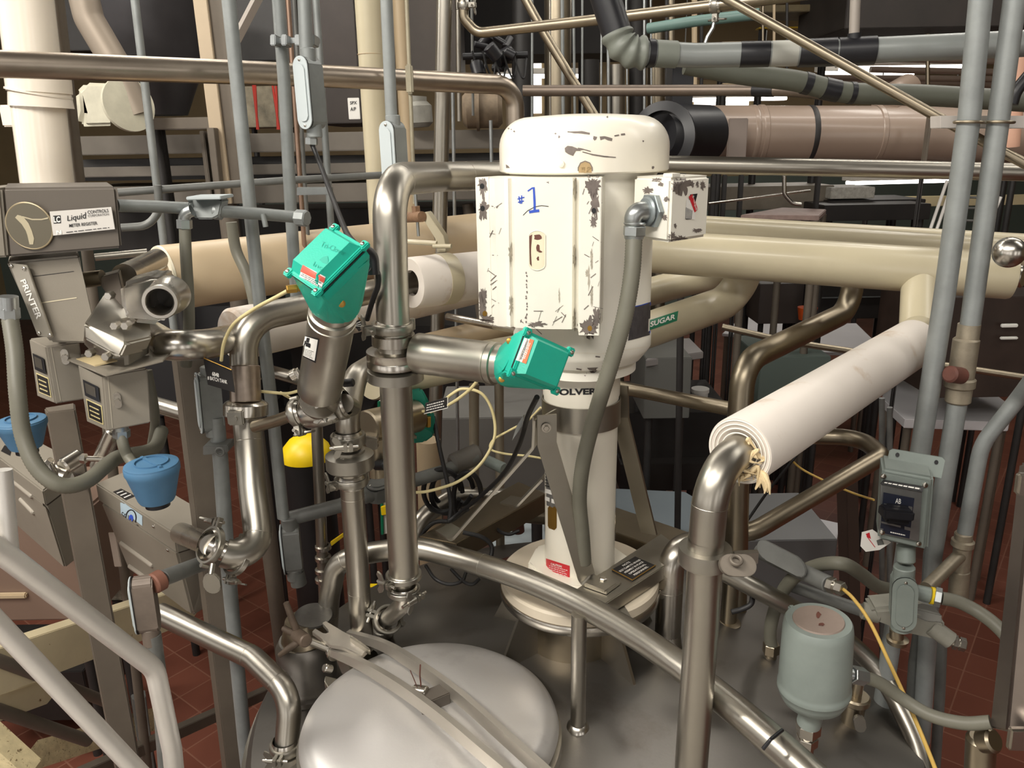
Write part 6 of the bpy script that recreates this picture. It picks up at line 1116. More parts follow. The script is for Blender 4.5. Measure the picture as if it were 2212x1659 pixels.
def lampfix(lb, c, L, yaw=0, n=1):
    t_ = T('fluorescent_lamp', lb, 'lamp', c); c = V(c); u = V((math.cos(yaw), math.sin(yaw), 0)); s = V((-u.y, u.x, 0))
    bm = BM(); box(bm, c + V((0, 0, .05)), u * L / 2, s * .09, (0, 0, .03), .005); mk('housing', bm, mat('white_lamp_housing', (220, 216, 206), .5), t_)
    for k in (-.3, .3): bm = BM(); q = c + u * L * k; cyl(bm, q + V((0, 0, .07)), V((q.x, q.y, 5.56)), .006, 8); mk('hanger_rod', bm, GALVD, t_)
    bm = BM(); cyl(bm, c - u * L * .48 + s * .04, c + u * L * .48 + s * .04, .018, 12); cyl(bm, c - u * L * .48 - s * .04, c + u * L * .48 - s * .04, .018, 12); mk('tubes', bm, LAMP, t_)
lampfix('glaring fluorescent lamp seen above the beige duct at right', at(1950, 148, 7.2), 1.1)
lampfix('fluorescent lamp end visible left of the tall right conduits', at(1872, 160, 9.0), 1.2, .3)
lampfix('fluorescent lamp seen between the vessels behind the motor', at(1165, 165, 9.5), 1.0, .2)
lampfix('long fluorescent lamp low in the far hall behind black blower', at(1560, 215, 9.5), 1.5)
lampfix('fluorescent lamp glimpsed under the long steel pipe at right', at(1960, 392, 8.0), 1.3, .15)
# bright panels / windows in far wall
for i, (x0, y0, x1, y1) in enumerate(((1500, 205, 1620, 240), (1150, 130, 1170, 245), (1320, 165, 1342, 190))):
    a_, b_ = at(x0, y1, 13.9), at(x1, y0, 13.9); bm = BM(); prism(bm, [V((a_.x, 13.93, a_.z)), V((b_.x, 13.93, a_.z)), V((b_.x, 13.93, b_.z)), V((a_.x, 13.93, b_.z))], (0, .04, 0)); mk('lit_wall_panel_%d' % (i + 1), bm, emis('lit_window_%d' % i, (1, .95, .88), 1.6), kind='structure')
for i, (x0, x1) in enumerate(((-8.2, -6.8), (-5.6, -4.2), (-2.6, -1.2), (1.6, 3.0), (5.4, 7.0))): wallbox('lit_wall_panel_%d' % (i + 4), (x0, -5.99, 1.0), (x1, -5.95, 4.2), emis('added_glow_panel_%d' % i, (1, .97, .93), 2.4))  # unseen glowing panels added behind the camera for streaks on the pipes
for i, (y0, y1) in enumerate(((-4.6, -3.4), (-1.4, -.2), (1.6, 2.6))): wallbox('lit_wall_panel_%d' % (i + 9), (-8.99, y0, 1.4), (-8.95, y1, 4.4), emis('added_side_glow_panel_%d' % i, (1, .97, .93), 2.4))  # more unseen glowing panels, added on the left wall for pipe reflections
# ================================================================ left background
COLW = mat('glossy_white_column', (236, 226, 210), .25, 0, .03, 3, coat=.5)
wc = T('white_insulated_column', 'fat glossy white vertical pipe with collar behind the meter register', 'column', at(100, 395, 2.3))
vp('column', None, None, COLW, 48, -60, 118, 520, 2.35, 112, parent=wc)
bm = BM(); cyl(bm, at(86, 200, 2.35), at(82, 165, 2.35), .082, 40); cyl(bm, at(90, 232, 2.35), at(86, 200, 2.35), .082, 40, r2=.078); cyl(bm, at(84, 203, 2.35), at(84, 199, 2.35), .084, 40); mk('collar', bm, COLW, wc)
B3('side_block', None, None, 0, 226, 32, 274, 2.35, .08, COLW, parent=wc)
vp('grey_pipe', 'plain grey vertical pipe just right of the white column', 'pipe', POST, 118, -60, 174, 420, 2.5, 26, True)
vp('rigid_conduit', 'slim blue-grey conduit standing between white column and I-beam', 'conduit', GALV, 284, -60, 340, 410, 2.5, 18, True)
pipe('long_level_pipe', 'long level stainless pipe crossing the upper left to an elbow behind the motor', 'pipe', mat('soft_warm_steel', (176, 164, 150), .34, 1.0, .12, 9), [(-60, 136, 1.84), (560, 158, 2.18), (1112, 184, 2.62), (1114, 330, 2.62)], 58, bend=[0, .07], seg=32)  # even warm steel colour on the long pipe
hp_ = T('dark_hopper', 'big dark steel hopper cone at the upper left behind the level pipe', 'hopper', at(330, 250, 3.9))
bm = BM(); tp = at(310, -60, 4.3); c_ = V((tp.x, 4.3, 0)); zz = [at(310, y, 4.3).z for y in (-80, 110, 190, 250)]
lathe(bm, [(.30, zz[0]), (.27, zz[1]), (.18, zz[2]), (.12, zz[3])], c_, seg=48); mk('cone', bm, mat('dark_steel_hopper', (66, 64, 66), .45, .5, .2, 4), hp_)
pipe('chute', 'beige grey bent chute dropping into the hopper at the upper left', 'duct', mat('soft_beige_steel', (150, 138, 124), .5, .3), [(180, -10, 3.7), (192, 40, 3.7), (245, 130, 3.7), (300, 250, 3.7)], 62, bend=[.1, .1], seg=28)
pu = T('white_cast_pump', 'off-white cast pump housing with round flange under the chute', 'pump', at(210, 275, 3.7))
bm = BM(); hull(bm, P([(163, 200, 3.7), (185, 178, 3.7), (240, 180, 3.7), (246, 272, 3.7), (170, 274, 3.7)]) + P([(170, 205, 3.95), (190, 184, 3.95), (245, 186, 3.95), (245, 268, 3.95)])); bmesh.ops.bevel(bm, geom=bm.edges[:], offset=.015, segments=2, affect='EDGES', clamp_overlap=True); mk('casting', bm, mat('off_white_casting', (202, 198, 178), .5, 0, .15, 12), pu)
bm = BM(); c_ = at(272, 228, 3.66); lathe(bm, [(0, 0), (.10, 0), (.115, .012), (.115, .03), (.05, .035), (0, .035)], c_, (.8, -.6, .15), 36, cap=False); mk('flange', bm, mat('off_white_casting', (1, 1, 1)), pu)
B3('support_beam', 'dark steel channel on top of the trough by the hopper', 'beam', 309, 252, 492, 281, 3.85, .12, POST)
tr = T('long_steel_trough', 'long dull steel trough with ribbed side behind the conduits, upper left', 'trough', at(600, 440, 4.2))
B3('side_panel', None, None, 150, 279, 1100, 336, 4.1, .6, PANEL, parent=tr); B3('middle_panel', None, None, 150, 346, 1100, 384, 4.14, .5, PANEL, parent=tr); B3('lower_panel', None, None, 150, 390, 1100, 446, 4.12, .5, PANEL, parent=tr); B3('gap_strip', None, None, 152, 330, 1098, 392, 4.2, .2, DARKEQ, parent=tr)
for x in (440, 456): B3('stiffener', None, None, x, 282, x + 10, 446, 4.06, .05, POST, parent=tr)
for lo, hi, x in ((0, 0, 175), (0, 0, 1010)): vp('leg', None, None, POST, x, 440, x + 10, 520, 4.3, 24, True, parent=tr)
ib = T('i_beam_column', 'tan and grey steel I-beam column at the upper left behind the pipe', 'column', at(470, 440, 3.5))
def slantp(nm, pts, dpt, m, parent): bm = BM(); prism(bm, P(pts), (0, dpt, 0), .002); return mk(nm, bm, m, parent)
slantp('flange', [(410, -50, 3.5), (440, -50, 3.5), (500, 440, 3.5), (472, 440, 3.5)], .02, mat('tan_beam_paint', (190, 172, 146), .5, .1, .06, 5), ib)
slantp('web', [(440, -50, 3.52), (474, -50, 3.52), (526, 440, 3.52), (500, 440, 3.52)], .1, POST, ib)
slantp('flange', [(446, 276, 3.45), (462, 276, 3.45), (480, 446, 3.45), (470, 446, 3.45)], .05, POST, ib)
vp('foot_column', None, None, POST, 490, 440, 505, 560, 3.55, 40, True, parent=ib)
pipe('angle_brace', 'pale angle iron brace slanting right from the leftmost tall conduit', 'brace', mat('pale_angle_iron', (168, 160, 152), .5, .3), [(508, 90, 3.3), (560, -10, 3.3)], 22, bend=0, seg=4)
# dark equipment boxes
B3('dark_enclosure', 'dark machine enclosure behind the tall conduits at upper left', 'machine', 500, -80, 640, 132, 5.2, 1.0, DARKEQ)
B3('dark_enclosure', 'large dark machine enclosure between the cream column and the conduits', 'machine', 655, -80, 770, 268, 5.0, 1.0, mat('dark_brown_enclosure', (58, 50, 46), .5, .2, .2, 4))
B3('dark_enclosure', 'dark machine enclosure right of the cream columns, behind a steel pipe', 'machine', 870, -80, 985, 160, 5.3, 1.0, mat('dark_warm_enclosure', (62, 54, 48), .5, .2, .2, 4))
B3('dark_enclosure', 'dark cabinet far back between white column and chute', 'machine', 120, -80, 420, 110, 5.8, 1.0, DARKEQ)
B3('paper_sign', 'white paper sign with handwriting left of the cream column', 'sign', 752, 211, 777, 258, 4.4, .004, WHITE)
text('HVAC', INKK, bpy.data.objects['paper_sign'] if False else None, 'paper_sign', [(757, 228), (771, 226), (771, 220), (757, 222)], .02, .002, name='sign_lettering') if False else None
sg = bpy.data.objects['paper_sign']; text('SPX', INKK, sg, 'paper_sign', [(756, 226), (771, 225), (771, 218), (756, 219)], .02, .002); text('A/P', INKK, sg, 'paper_sign', [(757, 240), (769, 239), (769, 231), (757, 232)], .02, .002)
for i, (x0, x1) in enumerate(((546, 558), (551, 556), (588, 603), (596, 600))): vp('red_hose', None, 'hose', mat('red_hose', (196, 60, 48), .5), x0, 178, x1, 280, 5.0, 5, group='thin red hoses', ) 
for i, o in enumerate([o for o in bpy.data.objects if o.name.startswith('red_hose')]): o['label'] = ['outermost left red hose between the two left conduits', 'inner left red hose between the two left conduits', 'red hose just left of the second tall conduit', 'red hose touching the second tall conduit edge'][i]
B3('red_hose_rack', 'pale far equipment rack behind the red hoses', 'rack', 500, 185, 620, 276, 6.0, .4, mat('pale_rack', (150, 140, 118), .6, 0, .5, 9))
cc1 = T('cream_column', 'wide cream painted vertical pipe with seam behind the upper conduit bodies', 'column', at(800, 400, 2.9))
oc = vp('column', None, None, CREAM, 791, -60, 826, 512, 2.95, 58, parent=cc1); c_, r_ = o_path[oc.name]
bm = BM(); ring(bm, at(801, 118, 2.95), c_[1] - c_[0], r_, .0015, 36, 6); mk('seam', bm, CREAM2, cc1)
vp('cream_pipe', 'narrower cream vertical pipe right behind the wide cream column', 'pipe', CREAM2, 858, -60, 890, 500, 3.0, 30)
vp('thin_conduit', 'thin pale conduit with small box right of the cream columns', 'conduit', mat('dirty_pale_conduit', (168, 160, 138), .45, .3, .15, 20), 876, -60, 896, 440, 2.3, 9)
B3('inline_box', 'small pale inline box on the thin conduit right of cream columns', 'box', 876, 138, 891, 202, 2.28, .03, mat('dirty_pale_conduit', (1, 1, 1)))
vp('steel_riser', 'plain stainless vertical pipe left of the motor, dropping to the floor', 'pipe', STEEL, 962, -60, 950, 480, 2.7, 35, True)
vp('thin_tube', 'copper coloured thin tube between second and third tall conduits', 'tube', COPPER, 618, -60, 650, 420, 2.35, 11, True)
vp('thin_tube', 'dark thin tube beside the copper tube between conduits', 'tube', GALVD, 632, -60, 660, 420, 2.4, 9, True)
vp('slim_conduit', 'slim grey conduit right of the oval-cover body with cord', 'conduit', GALV, 678, -60, 714, 470, 2.4, 16, True)
for i, (x, y0, y1, w, Y, m) in enumerate(((978, 200, 470, 8, 3.2, ZINC), (988, -60, 262, 11, 3.0, STEEL), (1018, -60, 250, 6, 3.4, GALVD), (1060, 260, 470, 8, 3.6, ZINC))):
    vp('thin_tube', ['thin bright tube right of the stainless riser below the level pipe', 'short bright tube under the level pipe near the motor', 'thin dark tube left of the pipe elbow above the motor', 'thin tube hidden beside the motor left foot'][i], 'tube', m, x, y0, x + 4, y1, Y, w, i in (0, 3))
pm = T('far_pump', 'dull brown cast pump seen under the level pipe elbow left of the motor', 'pump', at(1040, 275, 3.9))
bm = BM(); cyl(bm, at(1000, 238, 4.0), at(1085, 236, 4.0), .085, 28, bev=.02); cyl(bm, at(1030, 236, 3.98), at(1036, 236, 3.98), .1, 28); mk('casting', bm, mat('dirty_tan_casting', (128, 112, 92), .6, .1, .3, 20), pm)
pm = T('far_pump', 'grey cast pump housing between cream pipe and stainless riser', 'pump', at(905, 275, 3.9)); bm = BM(); cyl(bm, at(905, 275, 4.0), at(900, 220, 4.0), .07, 28, bev=.02); cyl(bm, at(899, 222, 4.0), at(899, 208, 4.0), .05, 24); mk('casting', bm, mat('grey_casting', (140, 138, 130), .5, .1, .2, 20), pm)
# ---- pipework over the motor
LP_ = T('sloping_upper_pipe', 'stainless pipe rising right above the motor with elbow and clamps at left', 'pipe', at(1040, 70, 2.6))
oo = pipe('pipe', None, None, STEELD, [(1000, -20, 2.7), (1002, 40, 2.7), (1030, 72, 2.7), (1270, 45, 2.55), (1640, 0, 2.3), (1800, -22, 2.2)], 22, bend=[.03, .05, 0, 0], parent=LP_); clamp(LP_, at(1002, 12, 2.7), (0, 0, 1), .016, (1, -.3, 0), .02, th=.016); clamp(LP_, at(1546, 12, 2.36), at(1640, 0, 2.3) - at(1270, 45, 2.55), .018, (0, 0, -1), .02, th=.016)
pipe('pipe_hanger_rod', 'short hanger link with hook below the sloping upper pipe', 'hanger', ZINC, [(1546, 28, 2.36), (1540, 60, 2.36), (1528, 80, 2.36), (1520, 104, 2.36)], 8, bend=0, seg=8)
pipe('diagonal_brace_rod', 'slim steel brace slanting down behind the motor top', 'brace', STEELD, [(1125, -20, 2.9), (1180, 80, 2.88), (1288, 256, 2.85)], 20, bend=0)
pipe('diagonal_brace_rod', 'slim steel brace slanting down right across the beige duct', 'brace', STEELD, [(1560, -8, 1.9), (2035, 258, 1.72), (2230, 362, 1.65)], 20, bend=0)
tp1 = T('taped_grey_pipe', 'grey plastic pipe with black tape bands running along the upper right', 'pipe', at(1500, 145, 2.1))
ot = pipe('pipe', None, None, mat('grey_plastic_pipe', (132, 136, 134), .35, .2, .06, 8), [(1290, -60, 2.0), (1345, 112, 1.98), (1500, 120, 2.0), (1760, 114, 1.95), (2260, 92, 1.85)], 52, bend=[.05, 0, 0], parent=tp1, seg=32); pth, rr = o_path[ot.name]
def band(parent, pth, rr, x0, x1, m, k=1.03, nm='tape_band', seg=32):
    q = [p for p in [along(pth, i / 300)[0] for i in range(301)] if x0 <= proj(p)[0] <= x1]
    if len(q) > 1: bm = BM(); sweep(bm, q, rr * k, seg); return mk(nm, bm, m, parent)
bm = BM(); q = [along(pth, i / 300)[0] for i in range(301)]; q1 = [p for p in q if proj(p)[1] < 78 and proj(p)[0] < 1345]; sweep(bm, q1, rr * 1.25, 28); mk('black_wrap', bm, BLACKP, tp1)
q2 = [p for p in q if proj(p)[1] >= 70 and proj(p)[0] < 1392]; bm = BM(); sweep(bm, q2, [rr * (1.3 + .12 * math.sin(i * .9)) for i in range(len(q2))], 28); mk('olive_elbow_wrap', bm, GREYPVC, tp1)
band(tp1, pth, rr, 1396, 1412, BLACKP, 1.15); band(tp1, pth, rr, 1414, 1460, GREYPVC, 1.1, 'olive_wrap'); band(tp1, pth, rr, 1598, 1664, BLACKP, 1.04); band(tp1, pth, rr, 1664, 1726, mat('pale_grey_wrap', (164, 164, 156), .5), 1.03, 'pale_wrap'); band(tp1, pth, rr, 1726, 1806, BLACKP, 1.12); band(tp1, pth, rr, 1808, 1892, BLACKP, 1.1)
vp('branch_stub', None, None, mat('grey_brown_stub', (150, 142, 134), .45, .2), 1850, -60, 1844, 100, 1.93, 22, parent=tp1); bm = BM(); cyl(bm, at(1846, 72, 1.93), at(1844, 108, 1.93), .0145, 24); mk('stub_tape', bm, BLACKP, tp1)
tp2 = T('olive_taped_pipe', 'second darker olive pipe with black bands sagging under the taped grey pipe', 'pipe', at(1700, 180, 2.3))
ot = pipe('pipe', None, None, mat('olive_dark_pipe', (84, 86, 76), .5, 0, .1, 8), [(1480, 138, 2.3), (1600, 160, 2.3), (1720, 175, 2.3), (1830, 200, 2.3), (2000, 206, 2.3), (2260, 222, 2.3)], 44, smooth=True, parent=tp2, seg=28); pth, rr = o_path[ot.name]
for a_, b_ in ((1735, 1752), (1776, 1812), (1832, 1846)): band(tp2, pth, rr, a_, b_, BLACKP, 1.06)
tp3 = T('lower_taped_pipe', 'level grey steel pipe behind motor top with one black band', 'pipe', at(1400, 210, 2.6))
ot = pipe('pipe', None, None, mat('matt_steel_pipe', (120, 108, 98), .45, .7, .1, 8), [(1130, 196, 2.7), (1620, 195, 2.6), (1720, 196, 2.5), (1790, 205, 2.5)], 23, parent=tp3, bend=[0, .1]); pth, rr = o_path[ot.name]; band(tp3, pth, rr, 1626, 1674, BLACKP, 1.1)
pipe('black_hose', 'black flexible hose end hanging at the right edge beside conduits', 'hose', BLACKP, [(2260, 120, 1.9), (2200, 190, 1.9), (2185, 225, 1.9)], 26, smooth=True)
# tall vessels behind the motor
for i, (x, w, y0, m) in enumerate(((1205, 60, -60, STEELD), (1272, 46, 130, DARKEQ), (1330, 40, 140, STEEL), (1375, 34, -60, DARKEQ), (1128, 46, -60, DARKEQ), (1418, 40, 60, STEELD))):
    vp('steel_vessel', ['tall steel filter vessel behind the slanting brace above the motor', 'dark vessel behind the level pipe directly above the motor', 'bright narrow steel vessel above the motor cap', 'tall dark narrow vessel right above the motor cap', 'dark tall vessel behind the elbow left above the motor', 'brown steel vessel below the taped pipe elbow'][i], 'vessel', m, x, y0, x, 270, 5.0 + .15 * i, w, True)
for i, (x, w) in enumerate(((1188, 5), (1214, 8), (1238, 6), (1258, 5), (1300, 5), (1312, 8), (1352, 5), (1392, 7), (1405, 5), (1150, 6))):
    vp('thin_pipe', 'thin upright pipe in the cluster behind the motor cap', 'pipe', random.choice([STEEL, GALV, STEELD, ZINC]), x, -60, x + random.uniform(-4, 4), 275, 4.2 + .1 * i, w, group='thin upright pipes behind the motor cap')
cv_ = T('black_valve_cluster', 'cluster of black valves and cables at the top left of the motor', 'valve', at(1090, 150, 3.4)); random.seed(5)
bm = BM()
for k in range(10): q = at(random.uniform(1010, 1130), random.uniform(92, 150), random.uniform(3.3, 3.5)); cyl(bm, q, q + V((random.uniform(-.06, .06), random.uniform(-.04, .04), random.uniform(-.05, .05))), random.uniform(.012, .03), 14, bev=.002)
cyl(bm, at(1000, 122, 3.4), at(1140, 118, 3.4), .014, 14); mk('valve_bodies', bm, BLACKP, cv_)
for k in range(5): bm = BM(); x = 1020 + 22 * k; sweep(bm, spline(P([(x, 110, 3.35), (x + 12, 150, 3.35), (x + 24, 168, 3.35), (x + 30, 120, 3.4)])), .004, 8); mk('cable', bm, BLACK, cv_)
# ---- duct and blower at right
du = T('beige_round_duct', 'large round beige duct with flange rings running to the right edge', 'duct', at(1850, 345, 4.2))
d0, d1 = at(1535, 290, 4.2), at(2330, 292, 4.2); RD_ = 118 / 2 / F * dep(at(1800, 290, 4.2)); bm = BM(); cyl(bm, d0, d1, RD_, 72); mk('duct', bm, PINKD, du)
for x, k in ((1745, 1.012), (1888, 1.03), (1640, 1.03), (1622, 1.02)): bm = BM(); c_ = at(x, 290, 4.2); lathe(bm, [(RD_, -.014), (RD_ * k, -.01), (RD_ * k, .01), (RD_, .014)], c_, (1, 0, 0), 72, cap=False); mk('flange_ring', bm, PINKD if k > 1.015 else DARKEQ, du)
B3('access_door', None, None, 1573, 255, 1614, 345, 4.0, .02, mat('duct_door_grey', (132, 120, 112), .5), parent=du)
pipe('duct_branch', None, None, PINKD, [(1910, 240, 4.2), (1935, 205, 4.3), (1960, 190, 4.4)], 60, bend=.1, parent=du)
B3('duct_support_stand', 'narrow steel stand in front of beige duct near right conduits', 'stand', 2002, 240, 2010, 350, 3.9, .03, POST)
bl = T('black_blower', 'black round blower housing with ring flange right of the motor cap', 'blower', at(1470, 345, 3.6))
bm = BM(); cyl(bm, at(1425, 290, 3.55), at(1535, 290, 3.75), .125, 56, bev=.03); mk('housing', bm, BLACKP, bl)
bm = BM(); c_ = at(1432, 300, 3.45); lathe(bm, [(.10, 0), (.145, 0), (.15, .006), (.15, .016), (.11, .03)], c_, (-.6, -.8, .1), 56, cap=False); mk('ring_flange', bm, BLACKP, bl); B3('neck', None, None, 1452, 130, 1498, 245, 3.7, .15, BLACKP, parent=bl); vp('stand_leg', None, None, DARKEQ, 1475, 330, 1474, 400, 3.7, 16, True, parent=bl); B3('hinge_tab', None, None, 1533, 282, 1541, 316, 3.6, .02, DARKEQ, parent=bl)
pipe('long_steel_pipe', 'bright level stainless pipe running from behind the motor to the right edge', 'pipe', STEEL, [(1300, 352, 2.25), (1600, 358, 2.2), (2300, 374, 2.12)], 36, bend=0, seg=36)
for i, (x0, y0, x1, y1, Y, m) in enumerate(((1505, 165, 2212, 172, 6.5, PINKD), (1800, 178, 2260, 186, 6.6, PINKD), (1880, 150, 2260, 158, 6.8, PINKD), (1900, 128, 2240, 134, 7.0, PINKD), (1560, 190, 1780, 190, 5.6, CREAM2))):
    pipe('far_pipe', ['long pinkish far pipe crossing below the taped pipes', 'second pinkish far pipe just above the beige duct', 'pinkish far pipe level with the glaring lamp', 'topmost pinkish far pipe above the glaring lamp', 'cream far pipe end left above the beige duct'][i], 'pipe', m, [(x0, y0, Y), (x1, y1, Y)], 13 if i < 4 else 20, bend=0)
pipe('teal_pipe', 'short teal green pipe between sloping upper pipe and taped pipe', 'pipe', mat('teal_pipe_paint', (96, 124, 118), .45), [(1400, 62, 3.4), (1500, 46, 3.3), (1640, 30, 3.2)], 22, bend=0)
for i, (x, w) in enumerate(((1440, 7), (1450, 14), (1500, 12), (1515, 8), (1648, 6), (1672, 6), (1700, 6), (2004, 9))):
    vp('hanger_post', 'thin dark upright hanger post in the upper right background', 'post', [DARKEQ, STEELD, CREAM2][i % 3], x, -60, x, 200 if x < 2000 else 240, 4.6 + i * .1, w, group='hanger posts upper right')
B3('cable_tray', 'olive cable tray high at the upper right', 'cable tray', 1560, 8, 1830, 28, 5.6, .4, mat('olive_tray', (98, 86, 60), .6, 0, .3, 12)); B3('yellow_beam', 'thin yellow beam glimpsed below the olive cable tray', 'beam', 1640, 56, 1800, 62, 6.3, .1, mat('yellow_beam_paint', (170, 140, 20), .6))
B3('dark_duct', 'wide dark duct along the very top right', 'duct', 1830, -60, 2260, 62, 5.0, .8, mat('dark_duct', (40, 34, 30), .6, 0, .3, 5)); B3('tan_beam', 'tan steel beam behind the taped grey pipe', 'beam', 1560, 78, 2260, 100, 5.8, .2, mat('tan_beam_paint', (1, 1, 1)))
vp('salmon_column', 'salmon pink insulated vertical pipe at the right edge behind conduits', 'pipe', mat('salmon_insulation', (214, 168, 144), .5), 2196, 120, 2178, 318, 2.6, 44)
# ---- big insulated pipes left
t1 = T('tan_insulated_pipe', 'fat tan insulated pipe with open end running right behind the conduits', 'insulated pipe', at(600, 640, 2.3))
p0, p1 = at(352, 602, 2.12), at(1100, 505, 3.05); R3 = 142 / 2 / F * dep(p0); bm = BM(); lathe(bm, [(R3 * .62, .03), (R3 * .66, .004), (R3 * .96, 0), (R3, .006), (R3, (p1 - p0).length)], p0, p1 - p0, 64); mk('jacket', bm, CREAM2, t1)
bm = BM(); lathe(bm, [(R3 * .64, .001), (R3 * .98, -.004), (R3 * 1.0, .003)], p0, p1 - p0, 56, cap=False); mk('foam_edge', bm, FOAM, t1)
t2_ = T('cream_insulated_pipe', 'cream insulated pipe with slanted open end behind the lower valve clamps', 'insulated pipe', at(900, 850, 2.2))
p0, p1 = at(800, 822, 1.98), at(1200, 742, 2.7); R4 = 88 / 2 / F * dep(p0); bm = BM(); lathe(bm, [(R4 * .3, .004), (R4 * .94, 0), (R4, .006), (R4, (p1 - p0).length)], p0, p1 - p0, 48); mk('jacket', bm, CREAM, t2_)
pipe('upper_cream_insulated_pipe', 'cream insulated pipe slanting up behind the horizontal actuator', 'insulated pipe', CREAM2, [(885, 762, 2.3), (1160, 690, 2.9)], 66, bend=0, seg=40)
pipe('thin_level_pipe', 'thin bright level pipe left of the motor bottom', 'pipe', STEELB, [(966, 684, 2.5), (1060, 702, 2.4), (1140, 716, 2.3)], 16, bend=0)
pipe('level_pipe_stub', 'level steel pipe left of the upright valve cylinder base', 'pipe', STEEL, [(580, 800, 2.0), (650, 820, 1.9), (700, 832, 1.85)], 26, bend=0)
pipe('slanted_pipe', 'steel pipe sloping right beside the hanging control box', 'pipe', STEEL, [(318, 868, 2.2), (430, 902, 2.1)], 34, bend=0)
# ---- right cream pipes
CR = T('front_cream_pipe', 'front fat cream insulated pipe crossing right of the motor, capped right end', 'insulated pipe', at(1850, 640, 2.2))
c0_, c1_ = at(1330, 538, 2.42), at(2186, 596, 2.12); R5 = 94 / 2 / F * dep(at(1700, 560, 2.3)); bm = BM(); lathe(bm, [(R5, 0), (R5, (c1_ - c0_).length - .008), (R5 * .96, (c1_ - c0_).length), (R5 * .8, (c1_ - c0_).length + .004)], c0_, c1_ - c0_, 64); mk('jacket', bm, CREAM, CR)
bm = BM(); q = at(1988, 590, 2.18); cyl(bm, q, at(1984, 720, 2.05), .048, 48); cyl(bm, at(1984, 716, 2.05), at(1975, 742, 1.93), .046, 48); mk('drop_leg', bm, CREAM, CR)
bm = BM(); cyl(bm, c1_ + (c1_ - c0_).normalized() * .004, at(2212, 598, 2.1), .03, 32, bev=.004); mk('end_fitting', bm, STEELB, CR)
for i, (a_, b_, w, Y0, Y1) in enumerate((((1480, 486), (2212, 528), 44, 2.75, 2.6), ((1480, 500), (2212, 548), 60, 2.55, 2.45))):
    pipe('rear_cream_pipe', ['rearmost level cream insulated pipe at right', 'middle level cream insulated pipe at right, behind the front one'][i], 'insulated pipe', CREAM, [(*a_, Y0), (*b_, Y1)], w, bend=0, seg=48)
SG = T('liquid_sugar_pipe', 'cream pipe with green LIQUID SUGAR label behind the motor, bending up', 'insulated pipe', at(1500, 745, 2.5))
osg = pipe('jacket', None, None, CREAM, [(1240, 765, 2.05), (1420, 706, 2.25), (1606, 640, 2.50), (1612, 560, 2.42)], 84, bend=[0, .09], parent=SG, seg=48)
pipe('upper_branch_pipe', 'short cream insulated pipe between sugar pipe and front cream pipe', 'insulated pipe', CREAM, [(1330, 650, 2.7), (1480, 610, 2.8), (1580, 590, 2.9)], 62, bend=0, seg=40)
decal('green_label', GRNL, SG, [osg.name], [(1340, 735), (1462, 693), (1465, 672), (1340, 712)], 12, 4, .001); text('LIQUID SUGAR', WHITE, SG, [osg.name], [(1345, 729), (1457, 691), (1459, 678), (1345, 716)], .025, .0018)
bm = BM(); q = at(2180, 545, 1.5); bmesh.ops.create_uvsphere(bm, u_segments=40, v_segments=24, radius=33 / F * dep(q), matrix=Matrix.Translation(q)); mk('steel_ball_end', bm, STEELB, None, 'polished round steel knob near the right edge by the cream pipe end', 'knob')
pipe('knob_rod', 'steel rod holding the polished round knob at the right edge', 'rod', STEEL, [(2190, 546, 1.51), (2280, 560, 1.55)], 20, bend=0)
# ================================================================ low background, right
def table(name, lb, cat, px4, z, m, thick=.03, legs=True, lm=None):
    t_ = T(name, lb, cat, atz(*px4[0], z)); q = [atz(x, y, z) for x, y in px4]; bm = BM(); prism(bm, q, (0, 0, -thick), .004); mk('top', bm, m, t_)
    if legs:
        c_ = sum(q, V()) / len(q)
        for p in q: p = c_ + (p - c_) * .9; bm = BM(); cyl(bm, V((p.x, p.y, 0)), V((p.x, p.y, z - thick)), .025, 12); mk('leg', bm, lm or POST, t_)
    return t_
WT = mat('pale_grey_top', (196, 194, 196), .35, .1, .04, 3)
table('work_table', 'pale octagonal table top far behind the tall brown pipe', 'table', [(1700, 742), (1760, 700), (1850, 698), (1888, 735), (1870, 762), (1720, 760)], 1.0, WT)
table('work_table', 'long pale table top behind brown pipe bend', 'table', [(1560, 720), (1620, 670), (1740, 680), (1700, 735)], 1.05, WT)
table('steel_hood', 'wide pale steel hood beyond the right conduits', 'hood', [(1905, 860), (1955, 905), (2180, 912), (2190, 880), (2080, 800), (1930, 770)], 1.25, WT, .06)
table('low_table', 'pale table top low behind the angled return pipe', 'table', [(1560, 1140), (1640, 1092), (1815, 1130), (1800, 1195), (1600, 1180)], .95, WT, .04)
B3('grey_cabinet', 'dark grey cabinet standing under the pale low table', 'cabinet', 1600, 1165, 1800, 1330, 3.2, .5, mat('mid_grey_cabinet', (98, 98, 98), .5, .1))
table('blue_white_cart', 'pale blue-grey cart top behind the mixer right brace', 'cart', [(1330, 1100), (1330, 1055), (1480, 1062), (1560, 1110), (1520, 1160), (1400, 1130)], .95, mat('blue_white_top', (132, 142, 148), .5), .05)
table('white_crate', 'white plastic crate low between the mixer column and side channel', 'crate', [(1060, 1180), (1065, 1120), (1175, 1112), (1178, 1170)], .8, mat('white_crate', (196, 206, 210), .5), .2)
dk = mat('very_dark_machine', (34, 30, 28), .5, .2, .3, 6)
B3('dark_mass', 'dark machinery mass behind the mixer right side', 'machine', 1340, 890, 1580, 1010, 4.6, .7, dk); B3('control_desk', 'dark grey control desk behind the liquid sugar pipe', 'desk', 1392, 772, 1492, 905, 4.2, .5, mat('desk_grey', (92, 92, 88), .5, .1))
table('desk_top', 'sloping grey desk panel just under the liquid sugar pipe', 'panel', [(1395, 778), (1410, 735), (1490, 730), (1520, 760)], 1.75, mat('desk_grey_light', (128, 124, 122), .45), .04, False)
